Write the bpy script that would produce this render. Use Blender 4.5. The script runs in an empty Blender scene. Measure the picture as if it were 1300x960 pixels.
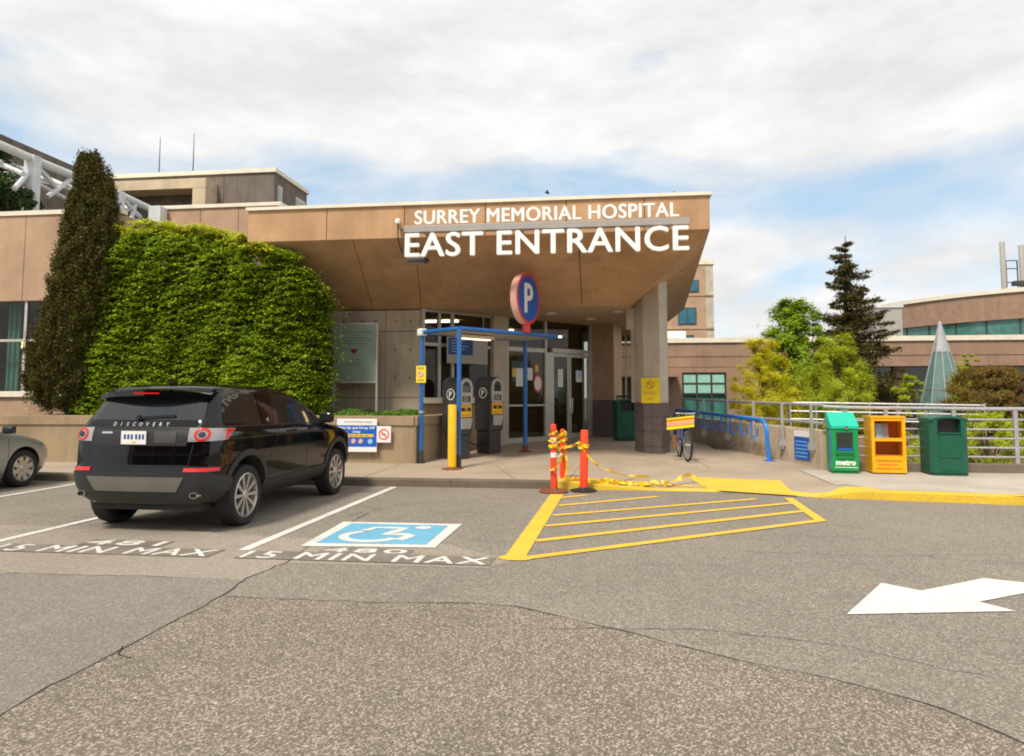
import bpy, bmesh, math, random
import numpy as np
from mathutils import Vector, Matrix
PI = math.pi
R = math.radians
random.seed(7)
rng = np.random.default_rng(11)
scene = bpy.context.scene
C = scene.collection

# ------------------------------------------------------------ camera numbers (used to survey real positions)
F = 900.; PX = 650.; PY = 435.; PITCH = R(4.32); YAW = R(7.2); HC = 1.56

def ray(px, py):
    x = (px-PX)/F; y = 1.0; z = -(py-PY)/F
    c, s = math.cos(PITCH), math.sin(PITCH)
    y, z = c*y-s*z, s*y+c*z
    c, s = math.cos(YAW), math.sin(YAW)
    return (c*x-s*y, s*x+c*y, z)

def onz(px, py, z=0.):
    d = ray(px, py); t = (z-HC)/d[2]
    return Vector((d[0]*t, d[1]*t, z))

def ony(px, py, Y):
    d = ray(px, py); t = Y/d[1]
    return Vector((d[0]*t, Y, HC+d[2]*t))

def fz(y):
    return .13 + max(0, y-14.)*.03

# ------------------------------------------------------------ tags and objects
def tag(o, label=None, cat=None, group=None, kind=None):
    if label: o['label'] = label
    if cat: o['category'] = cat
    if group: o['group'] = group
    if kind: o['kind'] = kind
    return o

def thing(name, label, cat, loc=(0, 0, 0), rz=0, group=None):
    o = bpy.data.objects.new(name, None); C.objects.link(o)
    o.empty_display_size = .3
    o.location = loc; o.rotation_euler = (0, 0, rz)
    return tag(o, label, cat, group)

def copy_tree(o, parent=None):
    c = o.copy(); C.objects.link(c); c.parent = parent
    for ch in list(o.children):
        copy_tree(ch, c)
    return c

def to_local(o, pts):
    """world points -> local of o (only loc + rotz up the chain)"""
    chain = []
    p = o
    while p:
        chain.append(p); p = p.parent
    for q in reversed(chain):
        a = -q.rotation_euler.z; c, s = math.cos(a), math.sin(a)
        L = q.location
        out = []
        for v in pts:
            x, y, z = v[0]-L[0], v[1]-L[1], v[2]-L[2]
            out.append((c*x-s*y, s*x+c*y, z))
        pts = out
    return pts

class MB:
    def __init__(self):
        self.v = []; self.f = []
    def add(self, vs, fs):
        n = len(self.v)
        self.v += [tuple(p) for p in vs]
        self.f += [tuple(i+n for i in f) for f in fs]
        return self
    def box(self, c, s, rz=0, taper=0, rx=0, ry=0):
        M = Matrix.Translation(c) @ Matrix.Rotation(rz, 4, 'Z') @ Matrix.Rotation(rx, 4, 'X') @ Matrix.Rotation(ry, 4, 'Y')
        vs = []
        for k in (-1, 1):
            t = 1-taper if k > 0 else 1
            for i, j in ((-1, -1), (1, -1), (1, 1), (-1, 1)):
                vs.append(M @ Vector((i*s[0]/2*t, j*s[1]/2*t, k*s[2]/2)))
        return self.add(vs, [(3, 2, 1, 0), (4, 5, 6, 7), (0, 1, 5, 4), (1, 2, 6, 5), (2, 3, 7, 6), (3, 0, 4, 7)])
    def b2(self, a, b):
        a = Vector(a); b = Vector(b)
        return self.box((a+b)/2, [abs(x) for x in (b-a)])
    def prism(self, poly, z0, z1):
        """poly xy list, z0/z1 number or function of (x,y)"""
        area = sum(poly[i][0]*poly[(i+1) % len(poly)][1]-poly[(i+1) % len(poly)][0]*poly[i][1] for i in range(len(poly)))
        if area < 0: poly = poly[::-1]
        g0 = z0 if callable(z0) else (lambda x, y: z0)
        g1 = z1 if callable(z1) else (lambda x, y: z1)
        n = len(poly)
        vs = [(x, y, g0(x, y)) for x, y in poly]+[(x, y, g1(x, y)) for x, y in poly]
        fs = [tuple(range(n-1, -1, -1)), tuple(range(n, 2*n))]
        fs += [(i, (i+1) % n, n+(i+1) % n, n+i) for i in range(n)]
        return self.add(vs, fs)
    def slab(self, quad, th, nrm=None):
        """polygon in 3D given thickness th backwards along its normal"""
        q = [Vector(p) for p in quad]
        n = (q[1]-q[0]).cross(q[2]-q[0]).normalized() if nrm is None else Vector(nrm)
        k = len(q)
        vs = q+[p-n*th for p in q]
        fs = [tuple(range(k)), tuple(range(2*k-1, k-1, -1))]
        fs += [(i, k+i, k+(i+1) % k, (i+1) % k) for i in range(k)]
        return self.add(vs, fs)
    def wall(self, a, b, z0, z1, th):
        """vertical wall from a to b (xy), thickness to the left of a->b"""
        d = Vector((b[0]-a[0], b[1]-a[1])); d.normalize(); n = Vector((-d.y, d.x))*th
        return self.prism([(a[0], a[1]), (b[0], b[1]), (b[0]+n.x, b[1]+n.y), (a[0]+n.x, a[1]+n.y)], z0, z1)
    def tube(self, pts, r, seg=10, closed=False, caps=True):
        P = [Vector(p) for p in pts]; n = len(P)
        rs = r if isinstance(r, (list, tuple)) else [r]*n
        up = None; vs = []
        for i in range(n):
            if closed: d = P[(i+1) % n]-P[i-1]
            else: d = P[min(i+1, n-1)]-P[max(i-1, 0)]
            d.normalize()
            if up is None:
                up = Vector((0, 0, 1)) if abs(d.z) < .9 else Vector((1, 0, 0))
            a = d.cross(up).normalized(); b = a.cross(d).normalized(); up = b
            for k in range(seg):
                t = 2*PI*k/seg
                vs.append(P[i]+(a*math.cos(t)+b*math.sin(t))*rs[i])
        fs = []
        m = n if closed else n-1
        for i in range(m):
            j = (i+1) % n
            for k in range(seg):
                l = (k+1) % seg
                fs.append((i*seg+k, i*seg+l, j*seg+l, j*seg+k))
        if caps and not closed:
            fs.append(tuple(range(seg-1, -1, -1))); fs.append(tuple(range((n-1)*seg, n*seg)))
        return self.add(vs, fs)
    def lathe(self, prof, seg=32, M=None, cap=True):
        """prof: (r, z) list revolved around z, then matrix M"""
        M = M or Matrix.Identity(4); vs = []; n = len(prof)
        for r, z in prof:
            for k in range(seg):
                t = 2*PI*k/seg
                vs.append(M @ Vector((r*math.cos(t), r*math.sin(t), z)))
        fs = []
        for i in range(n-1):
            for k in range(seg):
                l = (k+1) % seg
                fs.append((i*seg+k, i*seg+l, (i+1)*seg+l, (i+1)*seg+k))
        if cap:
            fs.append(tuple(range(seg-1, -1, -1))); fs.append(tuple(range((n-1)*seg, n*seg)))
        return self.add(vs, fs)
    def build(self, name, m, parent=None, bevel=0, smooth=False, world=True, label=None, seg=2):
        vs = self.v
        o = bpy.data.objects.new(name, bpy.data.meshes.new(name))
        if parent is not None:
            if world: vs = to_local(parent, vs)
            o.parent = parent
        else:
            a = np.array(vs); c = (a.min(0)+a.max(0))/2; c[2] = a[:, 2].min()
            o.location = c.tolist()
            vs = (a-c).tolist()
        me = o.data
        me.from_pydata([tuple(p) for p in vs], [], self.f)
        bm = bmesh.new(); bm.from_mesh(me)
        bmesh.ops.recalc_face_normals(bm, faces=bm.faces)
        if bevel:
            bmesh.ops.remove_doubles(bm, verts=bm.verts, dist=1e-5)
            es = [e for e in bm.edges if len(e.link_faces) == 2 and e.calc_face_angle(0) > .5]
            try: bmesh.ops.bevel(bm, geom=es, offset=bevel, segments=seg, affect='EDGES', profile=.5, clamp_overlap=True)
            except Exception: pass
        bm.to_mesh(me); bm.free()
        if smooth:
            me.polygons.foreach_set('use_smooth', [True]*len(me.polygons))
            try: me.set_sharp_from_angle(angle=R(35))
            except Exception: pass
        me.materials.append(m)
        if label: o['label'] = label
        C.objects.link(o)
        return o

def bar(p, q, w, h, mb=None):
    """square bar between two 3D points: w across, h vertical"""
    mb = mb or MB()
    p = Vector(p); q = Vector(q); d = (q-p).normalized()
    up = Vector((0, 0, 1)) if abs(d.z) < .95 else Vector((0, 1, 0))
    a = d.cross(up).normalized()*w/2; b = a.cross(d).normalized()*h/2
    vs = [p-a-b, p+a-b, p+a+b, p-a+b, q-a-b, q+a-b, q+a+b, q-a+b]
    mb.add(vs, [(3, 2, 1, 0), (4, 5, 6, 7), (0, 1, 5, 4), (1, 2, 6, 5), (2, 3, 7, 6), (3, 0, 4, 7)])
    return mb

# ------------------------------------------------------------ text as real extruded meshes
def text_mesh(s, bold=0., depth=.02, width=None, height=None, spacing=1., align=None, line=1.):
    cu = bpy.data.curves.new('t', 'FONT'); cu.body = s; cu.size = 1; cu.extrude = .5; cu.offset = bold
    cu.resolution_u = 4; cu.space_character = spacing; cu.space_line = line
    if align: cu.align_x = align
    o = bpy.data.objects.new('t', cu); C.objects.link(o)
    dg = bpy.context.evaluated_depsgraph_get()
    me = o.evaluated_get(dg).to_mesh()
    vs = np.array([v.co[:] for v in me.vertices]); fs = [tuple(p.vertices) for p in me.polygons]
    o.evaluated_get(dg).to_mesh_clear()
    bpy.data.objects.remove(o); bpy.data.curves.remove(cu)
    lo = vs.min(0); hi = vs.max(0)
    vs = (vs-lo)/(hi-lo)
    asp = (hi[0]-lo[0])/(hi[1]-lo[1])
    if height is None: height = width/asp
    if width is None: width = height*asp
    vs[:, 0] *= width; vs[:, 1] *= height; vs[:, 2] *= depth
    return vs, fs, width, height

def text_on(mb, s, o, xd, yd, centre=True, fat=0., **k):
    """put text with its lower-left (or centre) at o, along xd with up yd; grows out along xd x yd"""
    vs, fs, w, h = text_mesh(s, **k)
    xd = Vector(xd).normalized(); yd = Vector(yd).normalized(); nd = xd.cross(yd)
    o = Vector(o)
    if centre: o = o-xd*w/2-yd*h/2
    offs = [(0, 0)] if not fat else [(0, 0), (-1, 0), (1, 0), (0, -.6), (0, .6)]
    for i, (dx, dy) in enumerate(offs):
        q = o+xd*dx*fat+yd*dy*fat+nd*(-.0009*i)
        mb.add([q+xd*v[0]+yd*v[1]+nd*v[2] for v in vs], fs)
    return mb

# ------------------------------------------------------------ materials
class NT:
    def __init__(s, name):
        s.m = bpy.data.materials.new(name); s.m.use_nodes = True
        s.t = s.m.node_tree; s.n = s.t.nodes; s.l = s.t.links
        s.bsdf = s.n['Principled BSDF']; s.out = s.n['Material Output']
    def node(s, t, **k):
        x = s.n.new(t)
        for a, b in k.items():
            if a.startswith('i_'): x.inputs[a[2:].replace('_', ' ')].default_value = b
            else: setattr(x, a, b)
        return x
    def link(s, a, b): s.l.new(a, b)
    def coord(s, kind='Object', scale=(1, 1, 1)):
        tc = s.node('ShaderNodeTexCoord'); mp = s.node('ShaderNodeMapping'); mp.inputs['Scale'].default_value = scale
        s.link(tc.outputs[kind], mp.inputs[0]); return mp.outputs[0]
    def noise(s, scale, detail=4, rough=.55, vec=None, dist=0):
        n = s.node('ShaderNodeTexNoise'); n.inputs['Scale'].default_value = scale
        n.inputs['Detail'].default_value = detail; n.inputs['Roughness'].default_value = rough
        n.inputs['Distortion'].default_value = dist
        s.link(vec or s.coord(), n.inputs['Vector']); return n.outputs[0]
    def ramp(s, fac, stops):
        r = s.node('ShaderNodeValToRGB'); e = r.color_ramp.elements
        while len(e) < len(stops): e.new(.5)
        for q, (p, c) in zip(e, stops):
            q.position = p; q.color = (*c, 1) if len(c) == 3 else c
        s.link(fac, r.inputs[0]); return r.outputs[0]
    def mix(s, fac, a, b, mode='MIX'):
        x = s.node('ShaderNodeMix', data_type='RGBA', blend_type=mode)
        for i, v in ((0, fac), (6, a), (7, b)):
            if hasattr(v, 'is_linked') or hasattr(v, 'links'): s.link(v, x.inputs[i])
            else: x.inputs[i].default_value = (*v, 1) if isinstance(v, tuple) and len(v) == 3 else v
        return x.outputs[2]
    def bump(s, h, strength=.3, dist=.01):
        b = s.node('ShaderNodeBump'); b.inputs['Strength'].default_value = strength; b.inputs['Distance'].default_value = dist
        s.link(h, b.inputs['Height']); s.link(b.outputs[0], s.bsdf.inputs['Normal'])

def g3(v): return (v, v, v)

def mat(name, col, rough=.6, metal=0, var=.12, scale=3., bump=0, coat=0, spec=.5, fine=0):
    t = NT(name)
    t.bsdf.inputs['Roughness'].default_value = rough
    t.bsdf.inputs['Metallic'].default_value = metal
    t.bsdf.inputs['Coat Weight'].default_value = coat
    t.bsdf.inputs['Coat Roughness'].default_value = .03
    t.bsdf.inputs['Specular IOR Level'].default_value = spec
    n = t.noise(scale, 5)
    c = t.ramp(n, [(.3, tuple(x*(1-var) for x in col)), (.7, tuple(min(1, x*(1+var)) for x in col))])
    t.link(c, t.bsdf.inputs['Base Color'])
    if bump: t.bump(t.noise(fine or 60, 3), bump, .005)
    return t.m

def concrete(name, col, streak=.35, stain=(.05, .04, .03), speck=.15, bscale=90, grid=None):
    t = NT(name); b = t.bsdf; b.inputs['Roughness'].default_value = .88
    n1 = t.noise(1.3, 6, .6)
    c = t.ramp(n1, [(.3, tuple(x*.82 for x in col)), (.7, tuple(x*1.12 for x in col))])
    n2 = t.noise(1., 5, .65, t.coord(scale=(2.6, 2.6, .28)))
    f = t.ramp(n2, [(.46, g3(0)), (.75, g3(streak))])
    c = t.mix(f, c, stain)
    n4 = t.noise(7, 4, .7)
    f4 = t.ramp(n4, [(.55, g3(0)), (.72, g3(speck))])
    c = t.mix(f4, c, tuple(x*.35 for x in col))
    n3 = t.noise(bscale, 3)
    f3 = t.ramp(n3, [(.35, g3(.84)), (.65, g3(1.08))])
    c = t.mix(1.0, c, f3, 'MULTIPLY')
    t.link(c, b.inputs['Base Color'])
    t.bump(n3, .25, .006)
    return t.m

def leafmat(name, c1, c2, c3, trans=.35, clump=None, lo=.72):
    t = NT(name); t.n.remove(t.bsdf)
    g = t.node('ShaderNodeNewGeometry')
    c = t.ramp(g.outputs['Random Per Island'], [(.0, c1), (.55, c2), (1., c3)])
    n = t.noise(clump or 1.6, 3)
    k = t.ramp(n, [(.3, g3(lo)), (.7, g3(1.2))])
    c = t.mix(1., c, k, 'MULTIPLY')
    d = t.node('ShaderNodeBsdfDiffuse'); tr = t.node('ShaderNodeBsdfTranslucent')
    gl = t.node('ShaderNodeBsdfGlossy'); gl.inputs['Roughness'].default_value = .45
    gl.inputs['Color'].default_value = (.6, .65, .5, 1)
    t.link(c, d.inputs[0]); t.link(c, tr.inputs[0])
    m = t.node('ShaderNodeMixShader'); m.inputs[0].default_value = trans
    t.link(d.outputs[0], m.inputs[1]); t.link(tr.outputs[0], m.inputs[2])
    m2 = t.node('ShaderNodeMixShader'); m2.inputs[0].default_value = .025
    t.link(m.outputs[0], m2.inputs[1]); t.link(gl.outputs[0], m2.inputs[2])
    t.link(m2.outputs[0], t.out.inputs[0])
    return t.m

def glassmat(name, tint=(.5, .55, .52), trans=.75, rough=.02, ior=1.5):
    t = NT(name); t.n.remove(t.bsdf)
    tr = t.node('ShaderNodeBsdfTransparent'); tr.inputs[0].default_value = (*tint, 1)
    gl = t.node('ShaderNodeBsdfGlossy'); gl.inputs['Roughness'].default_value = rough
    fr = t.node('ShaderNodeFresnel'); fr.inputs[0].default_value = ior
    m = t.node('ShaderNodeMixShader')
    ge = t.node('ShaderNodeNewGeometry'); iv = t.node('ShaderNodeMath', operation='SUBTRACT'); iv.inputs[0].default_value = 1; t.link(ge.outputs['Backfacing'], iv.inputs[1])
    mu = t.node('ShaderNodeMath', operation='MULTIPLY'); t.link(fr.outputs[0], mu.inputs[0]); t.link(iv.outputs[0], mu.inputs[1])
    t.link(mu.outputs[0], m.inputs[0]); t.link(tr.outputs[0], m.inputs[1]); t.link(gl.outputs[0], m.inputs[2])
    t.link(m.outputs[0], t.out.inputs[0])
    return t.m

def glow(name, col, s):
    t = NT(name); t.bsdf.inputs['Base Color'].default_value = (*col, 1)
    t.bsdf.inputs['Emission Color'].default_value = (*col, 1); t.bsdf.inputs['Emission Strength'].default_value = s
    return t.m

def asphalt(name, col, chip, fscale, contrast, patchy=.12):
    t = NT(name); b = t.bsdf; b.inputs['Roughness'].default_value = .9
    v = t.coord()
    vo = t.node('ShaderNodeTexVoronoi', feature='F1'); vo.inputs['Scale'].default_value = fscale; t.link(v, vo.inputs['Vector'])
    r = t.ramp(vo.outputs['Color'], [(.1, tuple(x*(1-contrast) for x in col)), (.6, col), (.92, chip)])
    big = t.ramp(t.noise(.35, 6, .6), [(.3, g3(1-patchy)), (.7, g3(1+patchy))])
    c = t.mix(1., r, big, 'MULTIPLY')
    st = t.ramp(t.noise(1.2, 5, .7, dist=.6), [(.56, g3(0)), (.74, g3(.28))])
    c = t.mix(st, c, tuple(x*.45 for x in col))
    sp = t.ramp(t.noise(.9, 3, .5, t.coord(scale=(1, 1.9, 1)), 1.2), [(.60, g3(0)), (.70, g3(.30))])
    c = t.mix(sp, c, tuple(x*.55 for x in col))
    pl_ = t.ramp(t.noise(5., 5, .7), [(.52, g3(0)), (.75, g3(.25))])
    c = t.mix(pl_, c, tuple(min(1, x*1.5) for x in col))
    sm = t.ramp(t.noise(fscale*2.2, 2), [(.3, g3(.8)), (.7, g3(1.15))])
    c = t.mix(1., c, sm, 'MULTIPLY')
    t.link(c, b.inputs['Base Color'])
    t.bump(vo.outputs['Distance'], .5, .006)
    return t.m

def paint(name, col, wear=.5, under=(.24, .205, .165), thr=.5):
    t = NT(name); t.bsdf.inputs['Roughness'].default_value = .75
    n = t.noise(34, 5, .75); n2 = t.noise(2.5, 4)
    a = t.ramp(n, [(thr, g3(0)), (thr+.14, g3(wear))])
    k = t.ramp(n2, [(.35, g3(.25)), (.7, g3(1))])
    f = t.mix(1., a, k, 'MULTIPLY')
    c = t.ramp(t.noise(1.2, 4), [(.3, tuple(x*.86 for x in col)), (.7, col)])
    c = t.mix(f, c, under)
    t.link(c, t.bsdf.inputs['Base Color']); t.bump(n, .3, .003)
    return t.m

M = {}
M['precast'] = concrete('precast_tan', (.55, .335, .18), .34, (.17, .10, .055), .10)
M['precast_l'] = concrete('precast_pinkish', (.50, .335, .22), .16, (.2, .13, .09), .06)
M['precast_r'] = concrete('precast_reddish', (.37, .235, .165), .3, (.15, .1, .07), .12)
M['ceiling'] = mat('soffit_stucco', (.50, .36, .24), .9, var=.06)
M['concrete'] = concrete('old_concrete', (.52, .43, .32), .42, (.07, .055, .04), .28)
M['concrete_p'] = concrete('planter_concrete', (.38, .285, .175), .5, (.08, .06, .04), .22)
M['concrete_d'] = concrete('dark_concrete', (.2, .165, .13), .5, (.05, .04, .03), .25)
M['pillar'] = concrete('pillar_concrete', (.56, .50, .40), .12, (.15, .12, .1), .06)
M['sidewalk'] = concrete('sidewalk_concrete', (.42, .335, .25), .2, (.16, .13, .1), .2, 60)
M['sidewalk_n'] = concrete('newer_sidewalk_concrete', (.48, .43, .36), .12, (.2, .17, .13), .12, 60)
M['kerb'] = concrete('kerb_concrete', (.17, .135, .10), .4, (.05, .04, .03), .4)
M['asphalt'] = asphalt('asphalt', (.23, .198, .16), (.42, .38, .33), 95, .35)
M['asphalt_c'] = asphalt('coarse_asphalt', (.20, .168, .13), (.52, .46, .37), 105, .46)
M['asphalt_g'] = asphalt('grey_asphalt', (.225, .196, .168), (.38, .34, .30), 110, .3)
M['asphalt_p'] = asphalt('pale_asphalt', (.30, .258, .208), (.46, .41, .35), 110, .25)
M['tar'] = mat('crack', (.035, .03, .026), .95)
M['white_paint'] = paint('white_road_paint', (.78, .75, .70), .85, thr=.48)
M['arrow_paint'] = paint('fresh_white_paint', (.76, .73, .68), .45)
M['blue_paint'] = paint('blue_road_paint', (.13, .45, .66), .8, thr=.47)
M['yellow_paint'] = paint('yellow_road_paint', (.84, .52, .035), .7)
M['black_paint'] = paint('blackout_paint', (.15, .13, .107), 1., (.26, .225, .18), .38)
M['yellow_kerb'] = paint('yellow_kerb_paint', (.82, .55, .03), .9, (.3, .25, .18))
M['ground'] = mat('soil', (.09, .08, .05), .95, scale=1.)
M['white'] = mat('white_sheet', (.78, .78, .77), .5, var=.04)
M['offwhite'] = mat('offwhite_coping', (.80, .74, .60), .6, var=.1)
M['lettering'] = mat('white_lettering', (.92, .92, .90), .45, var=.02)
M['greymetal'] = mat('grey_painted_metal', (.36, .34, .32), .45, var=.06)
M['frame'] = mat('window_frame_metal', (.55, .54, .50), .4, .3, var=.05)
M['steelwhite'] = mat('white_painted_steel', (.62, .65, .66), .45, var=.1)
M['galv'] = mat('galvanised_rail', (.46, .46, .47), .42, .45, var=.12, scale=9)
M['blue'] = mat('blue_painted_steel', (.012, .13, .42), .35, var=.12, coat=.4)
M['blue_r'] = mat('bright_blue_steel', (.008, .20, .72), .32, var=.12, coat=.4)
M['navy'] = mat('dark_blue_sheet', (.02, .07, .26), .45, var=.05)
M['signblue'] = mat('sign_blue', (.006, .115, .52), .4, var=.04)
M['red'] = mat('sign_red', (.75, .05, .035), .4, var=.06)
M['pinkred'] = mat('faded_red_rim', (.86, .50, .40), .5, var=.1)
M['orange'] = mat('orange_plastic', (.90, .065, .018), .45, var=.1)
M['reflect'] = mat('white_reflective_band', (.82, .82, .80), .3, var=.02)
M['yellow'] = mat('yellow_enamel', (.88, .50, .008), .4, var=.08)
M['yellow_s'] = mat('yellow_sign', (.90, .70, .015), .45, var=.04)
M['tape'] = mat('caution_tape_yellow', (.90, .60, .02), .35, var=.2, scale=14)
M['black'] = mat('black_plastic', (.018, .018, .02), .4, var=.1)
M['rubber'] = mat('tyre_rubber', (.018, .017, .017), .8, var=.15, bump=.2)
M['blackpaint'] = mat('gloss_black_car_paint', (.0025, .0025, .003), .05, var=.05, spec=.5)
M['cladding'] = mat('grey_plastic_cladding', (.022, .023, .025), .5, var=.1)
M['skid'] = mat('silver_bumper_plate', (.19, .18, .165), .45, .4, var=.08)
M['rim'] = mat('silver_alloy', (.58, .56, .53), .3, .75, var=.05)
M['chrome'] = mat('chrome', (.75, .74, .72), .15, 1., var=.02)
M['silver'] = mat('silver_car_paint', (.36, .38, .37), .32, .5, var=.03, coat=.8)
M['autoglass'] = mat('tinted_car_glass', (.012, .014, .015), .04, var=.02, spec=.9)
M['lampred'] = mat('red_lamp_plastic', (.60, .01, .01), .2, var=.08, coat=.3)
M['lampclear'] = mat('clear_lamp_plastic', (.34, .31, .31), .12, .2, var=.1, coat=1.)
M['charcoal'] = mat('charcoal_painted_metal', (.048, .046, .046), .5, var=.1, bump=.1)
M['lightgrey'] = mat('light_grey_plastic', (.42, .40, .37), .45, var=.05)
M['bingreen'] = mat('dark_green_plastic', (.006, .095, .055), .42, var=.12, bump=.05)
M['bindark'] = mat('darker_green_plastic', (.004, .05, .03), .5, var=.12)
M['metrogreen'] = mat('bright_green_enamel', (.005, .28, .07), .4, var=.08)
M['teal'] = mat('teal_enamel', (.01, .50, .34), .35, var=.08)
M['boxyellow'] = mat('amber_box_enamel', (.90, .42, .004), .4, var=.08)
M['boxorange'] = mat('orange_wire_shelf', (.62, .20, .01), .5, var=.15)
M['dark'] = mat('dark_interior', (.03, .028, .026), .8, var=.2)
M['tile'] = mat('grey_brown_tile', (.15, .118, .112), .35, var=.14, scale=6, spec=.6)
M['grout'] = mat('pale_grout', (.24, .21, .2), .8)
M['lobbywall'] = mat('lobby_wall', (.26, .21, .16), .8, var=.2)
M['lobbyfloor'] = mat('lobby_floor', (.10, .11, .09), .35, var=.1)
M['counter'] = mat('wood_counter', (.26, .13, .06), .4, var=.2)
M['glass'] = glassmat('entrance_glass', (.66, .69, .66))
M['glassgreen'] = glassmat('donor_glass', (.86, .93, .90), ior=1.35)
M['windark'] = mat('dark_window_glass', (.02, .035, .032), .05, var=.3, scale=1.2, spec=.8)
M['wingreen'] = mat('green_tinted_glass', (.055, .19, .16), .12, var=.3, scale=1.5, spec=.8)
M['winblue'] = mat('blue_tinted_glass', (.012, .13, .20), .12, var=.3, scale=.6, spec=.8)
M['cream'] = concrete('cream_panel', (.66, .54, .37), .2, (.25, .18, .11), .08)
M['blind'] = mat('window_blind', (.32, .60, .50), .7, var=.1)
M['bark'] = mat('bark', (.10, .07, .05), .9, bump=.4)
M['rust'] = mat('rusty_plate', (.20, .06, .025), .8, var=.3, scale=20)
M['hivis'] = mat('lime_vest_cloth', (.35, .85, .03), .8, var=.1)
M['skin'] = mat('skin', (.45, .27, .19), .6)
M['navycloth'] = mat('navy_cloth', (.01, .015, .05), .85)
M['hair'] = mat('dark_hair', (.02, .014, .01), .7)
M['lamp'] = glow('lit_tube', (1., .72, .42), 2.2)
M['conegl'] = mat('cone_glass', (.11, .20, .18), .3, var=.25, scale=1.5, spec=.8)
M['lobbyfill'] = glow('lobby_fill_glow', (1., .82, .6), 4.)
M['bulb'] = glow('lit_bulb', (1., .6, .25), 4.)
M['heart'] = mat('red_heart', (.45, .02, .02), .5)
M['board'] = mat('donor_board', (.50, .46, .43), .4, var=.06)
M['print'] = mat('small_print', (.16, .12, .12), .6)
M['orangewarm'] = mat('orange_panel', (.55, .2, .06), .6)
M['pinktape'] = mat('pinkish_print', (.85, .36, .22), .5)
M['bluewhite'] = mat('pale_blue_print', (.3, .55, .8), .5)
# ================================================================ GROUND
def sheet(name, pts, z, m, parent, label=None, grid=0, thick=0):
    """a flat painted or paved sheet, vertices in xy"""
    mb = MB()
    n = len(pts)
    mb.add([(p[0], p[1], z) for p in pts], [tuple(range(n))])
    return mb.build(name, m, parent, label=label)

def P2(px, py, z=0):
    p = onz(px, py, z); return (p.x, p.y)

terr = MB(); terr.b2((-400, -200, -1.6), (400, 900, -1.0))
tag(terr.build('ground', M['ground']), kind='structure')

road = thing('asphalt_road', None, None, (0, 0, 0)); tag(road, kind='structure')
KY = 12.08
rb = MB()
rb.prism([(-60, -40), (60, -40), (60, 10.9), (30, 10.9), (6, 11.12), (3.3, 11.55), (2.9, 12.5), (-60, 12.5)], -1., 0.)
rb.build('asphalt', M['asphalt'], road)
# paler strip of parking asphalt, grey left patch, coarse chip patch
sheet('pale_patch', [P2(-900, 676), P2(-900, 726), P2(0, 728), P2(150, 731), P2(310, 736.5), P2(362, 715), P2(620, 722), P2(650, 712), P2(560, 690), (-3.5, 7.6), (-5, 7.9), (-20, 8.)], .002, M['asphalt_p'], road, 'paler strip of parking asphalt')
left_edge = [P2(310, 736.5), P2(281, 758), P2(200, 800), P2(140, 832), P2(83, 861), P2(10, 903), P2(-130, 990)]
sheet('grey_patch', [P2(-900, 726), P2(0, 728), P2(150, 731)]+left_edge+[(-30, 2)], .004, M['asphalt_g'], road, 'grey smooth asphalt patch, bottom left')
top_edge = [(281, 758), (380, 762), (500, 766), (600, 767), (650, 770), (700, 781), (760, 795), (820, 809), (870, 823), (960, 844), (1080, 868), (1200, 900), (1400, 985)]
te = [P2(*p) for p in top_edge]
sheet('coarse_patch', te[::-1]+left_edge[1:]+[(-3, -20), (8, -20)], .003, M['asphalt_c'], road, 'coarse stony asphalt patch in the foreground')

def ribbon(pts, w, z, wob=0):
    """list of xy points -> quad strip, widths w (number or list)"""
    n = len(pts); mb = MB(); vs = []
    for i in range(n):
        a = Vector(pts[max(i-1, 0)]); b = Vector(pts[min(i+1, n-1)])
        d = (b-a).normalized(); nn = Vector((-d.y, d.x))
        ww = (w[i] if isinstance(w, list) else w)/2
        p = Vector(pts[i])
        vs += [(*(p+nn*ww), z), (*(p-nn*ww), z)]
    mb.add(vs, [(2*i, 2*i+1, 2*i+3, 2*i+2) for i in range(n-1)])
    return mb

def crack(pts, w=.018, seed=0, wob=.02, step=.12):
    r = random.Random(seed); out = []; ws = []
    for a, b in zip(pts[:-1], pts[1:]):
        a = Vector(a); b = Vector(b); L = (b-a).length; k = max(1, int(L/step))
        for i in range(k):
            p = a.lerp(b, i/k)+Vector((r.uniform(-wob, wob), r.uniform(-wob, wob)))
            out.append(p); ws.append(w*r.uniform(.35, 1.3))
    return ribbon(out, ws, .0055)

cr = [left_edge, [P2(310, 736.5), P2(340, 724), P2(362, 715), P2(400, 690), P2(470, 650)], te,
      [P2(-400, 727), P2(0, 728), P2(150, 731), P2(310, 736.5)],
      [P2(700, 798), P2(900, 800), P2(1000, 812), P2(1080, 822), P2(1200, 850), P2(1300, 868)],
      [P2(440, 655), P2(520, 640), P2(600, 632)], [P2(150, 822), P2(165, 838), P2(170, 845)],
      [P2(200, 668), P2(320, 682)], [P2(0, 646), P2(60, 640), P2(100, 636)], [P2(940, 700), P2(1100, 706), P2(1300, 704)]]
for i, c in enumerate(cr):
    crack(c, [.013, .013, .011, .008, .007, .008, .012, .006, .006, .006][i], i, .02 if i != 6 else .03).build('crack', M['tar'], road)

# ---- parking lines
def pline(a, b, w, name='parking_line', m='white_paint', label=None, z=.0065, ends=None):
    a = Vector(a); b = Vector(b); k = 12
    return ribbon([a.lerp(b, i/k) for i in range(k+1)], w, z).build(name, M[m], road, label=label)
pline((-3.62, 6.92), (-3.55, 11.98), .11, label='white bay line right of the black SUV')
pline((-6.46, 6.6), (-6.36, 11.98), .11, label='white bay line under the left side of the black SUV')
pline((-9.22, 6.6), (-9.30, 11.98), .11, label='white bay line beside the silver car')
pline((-12.1, 6.6), (-12.2, 11.98), .11)

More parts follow.
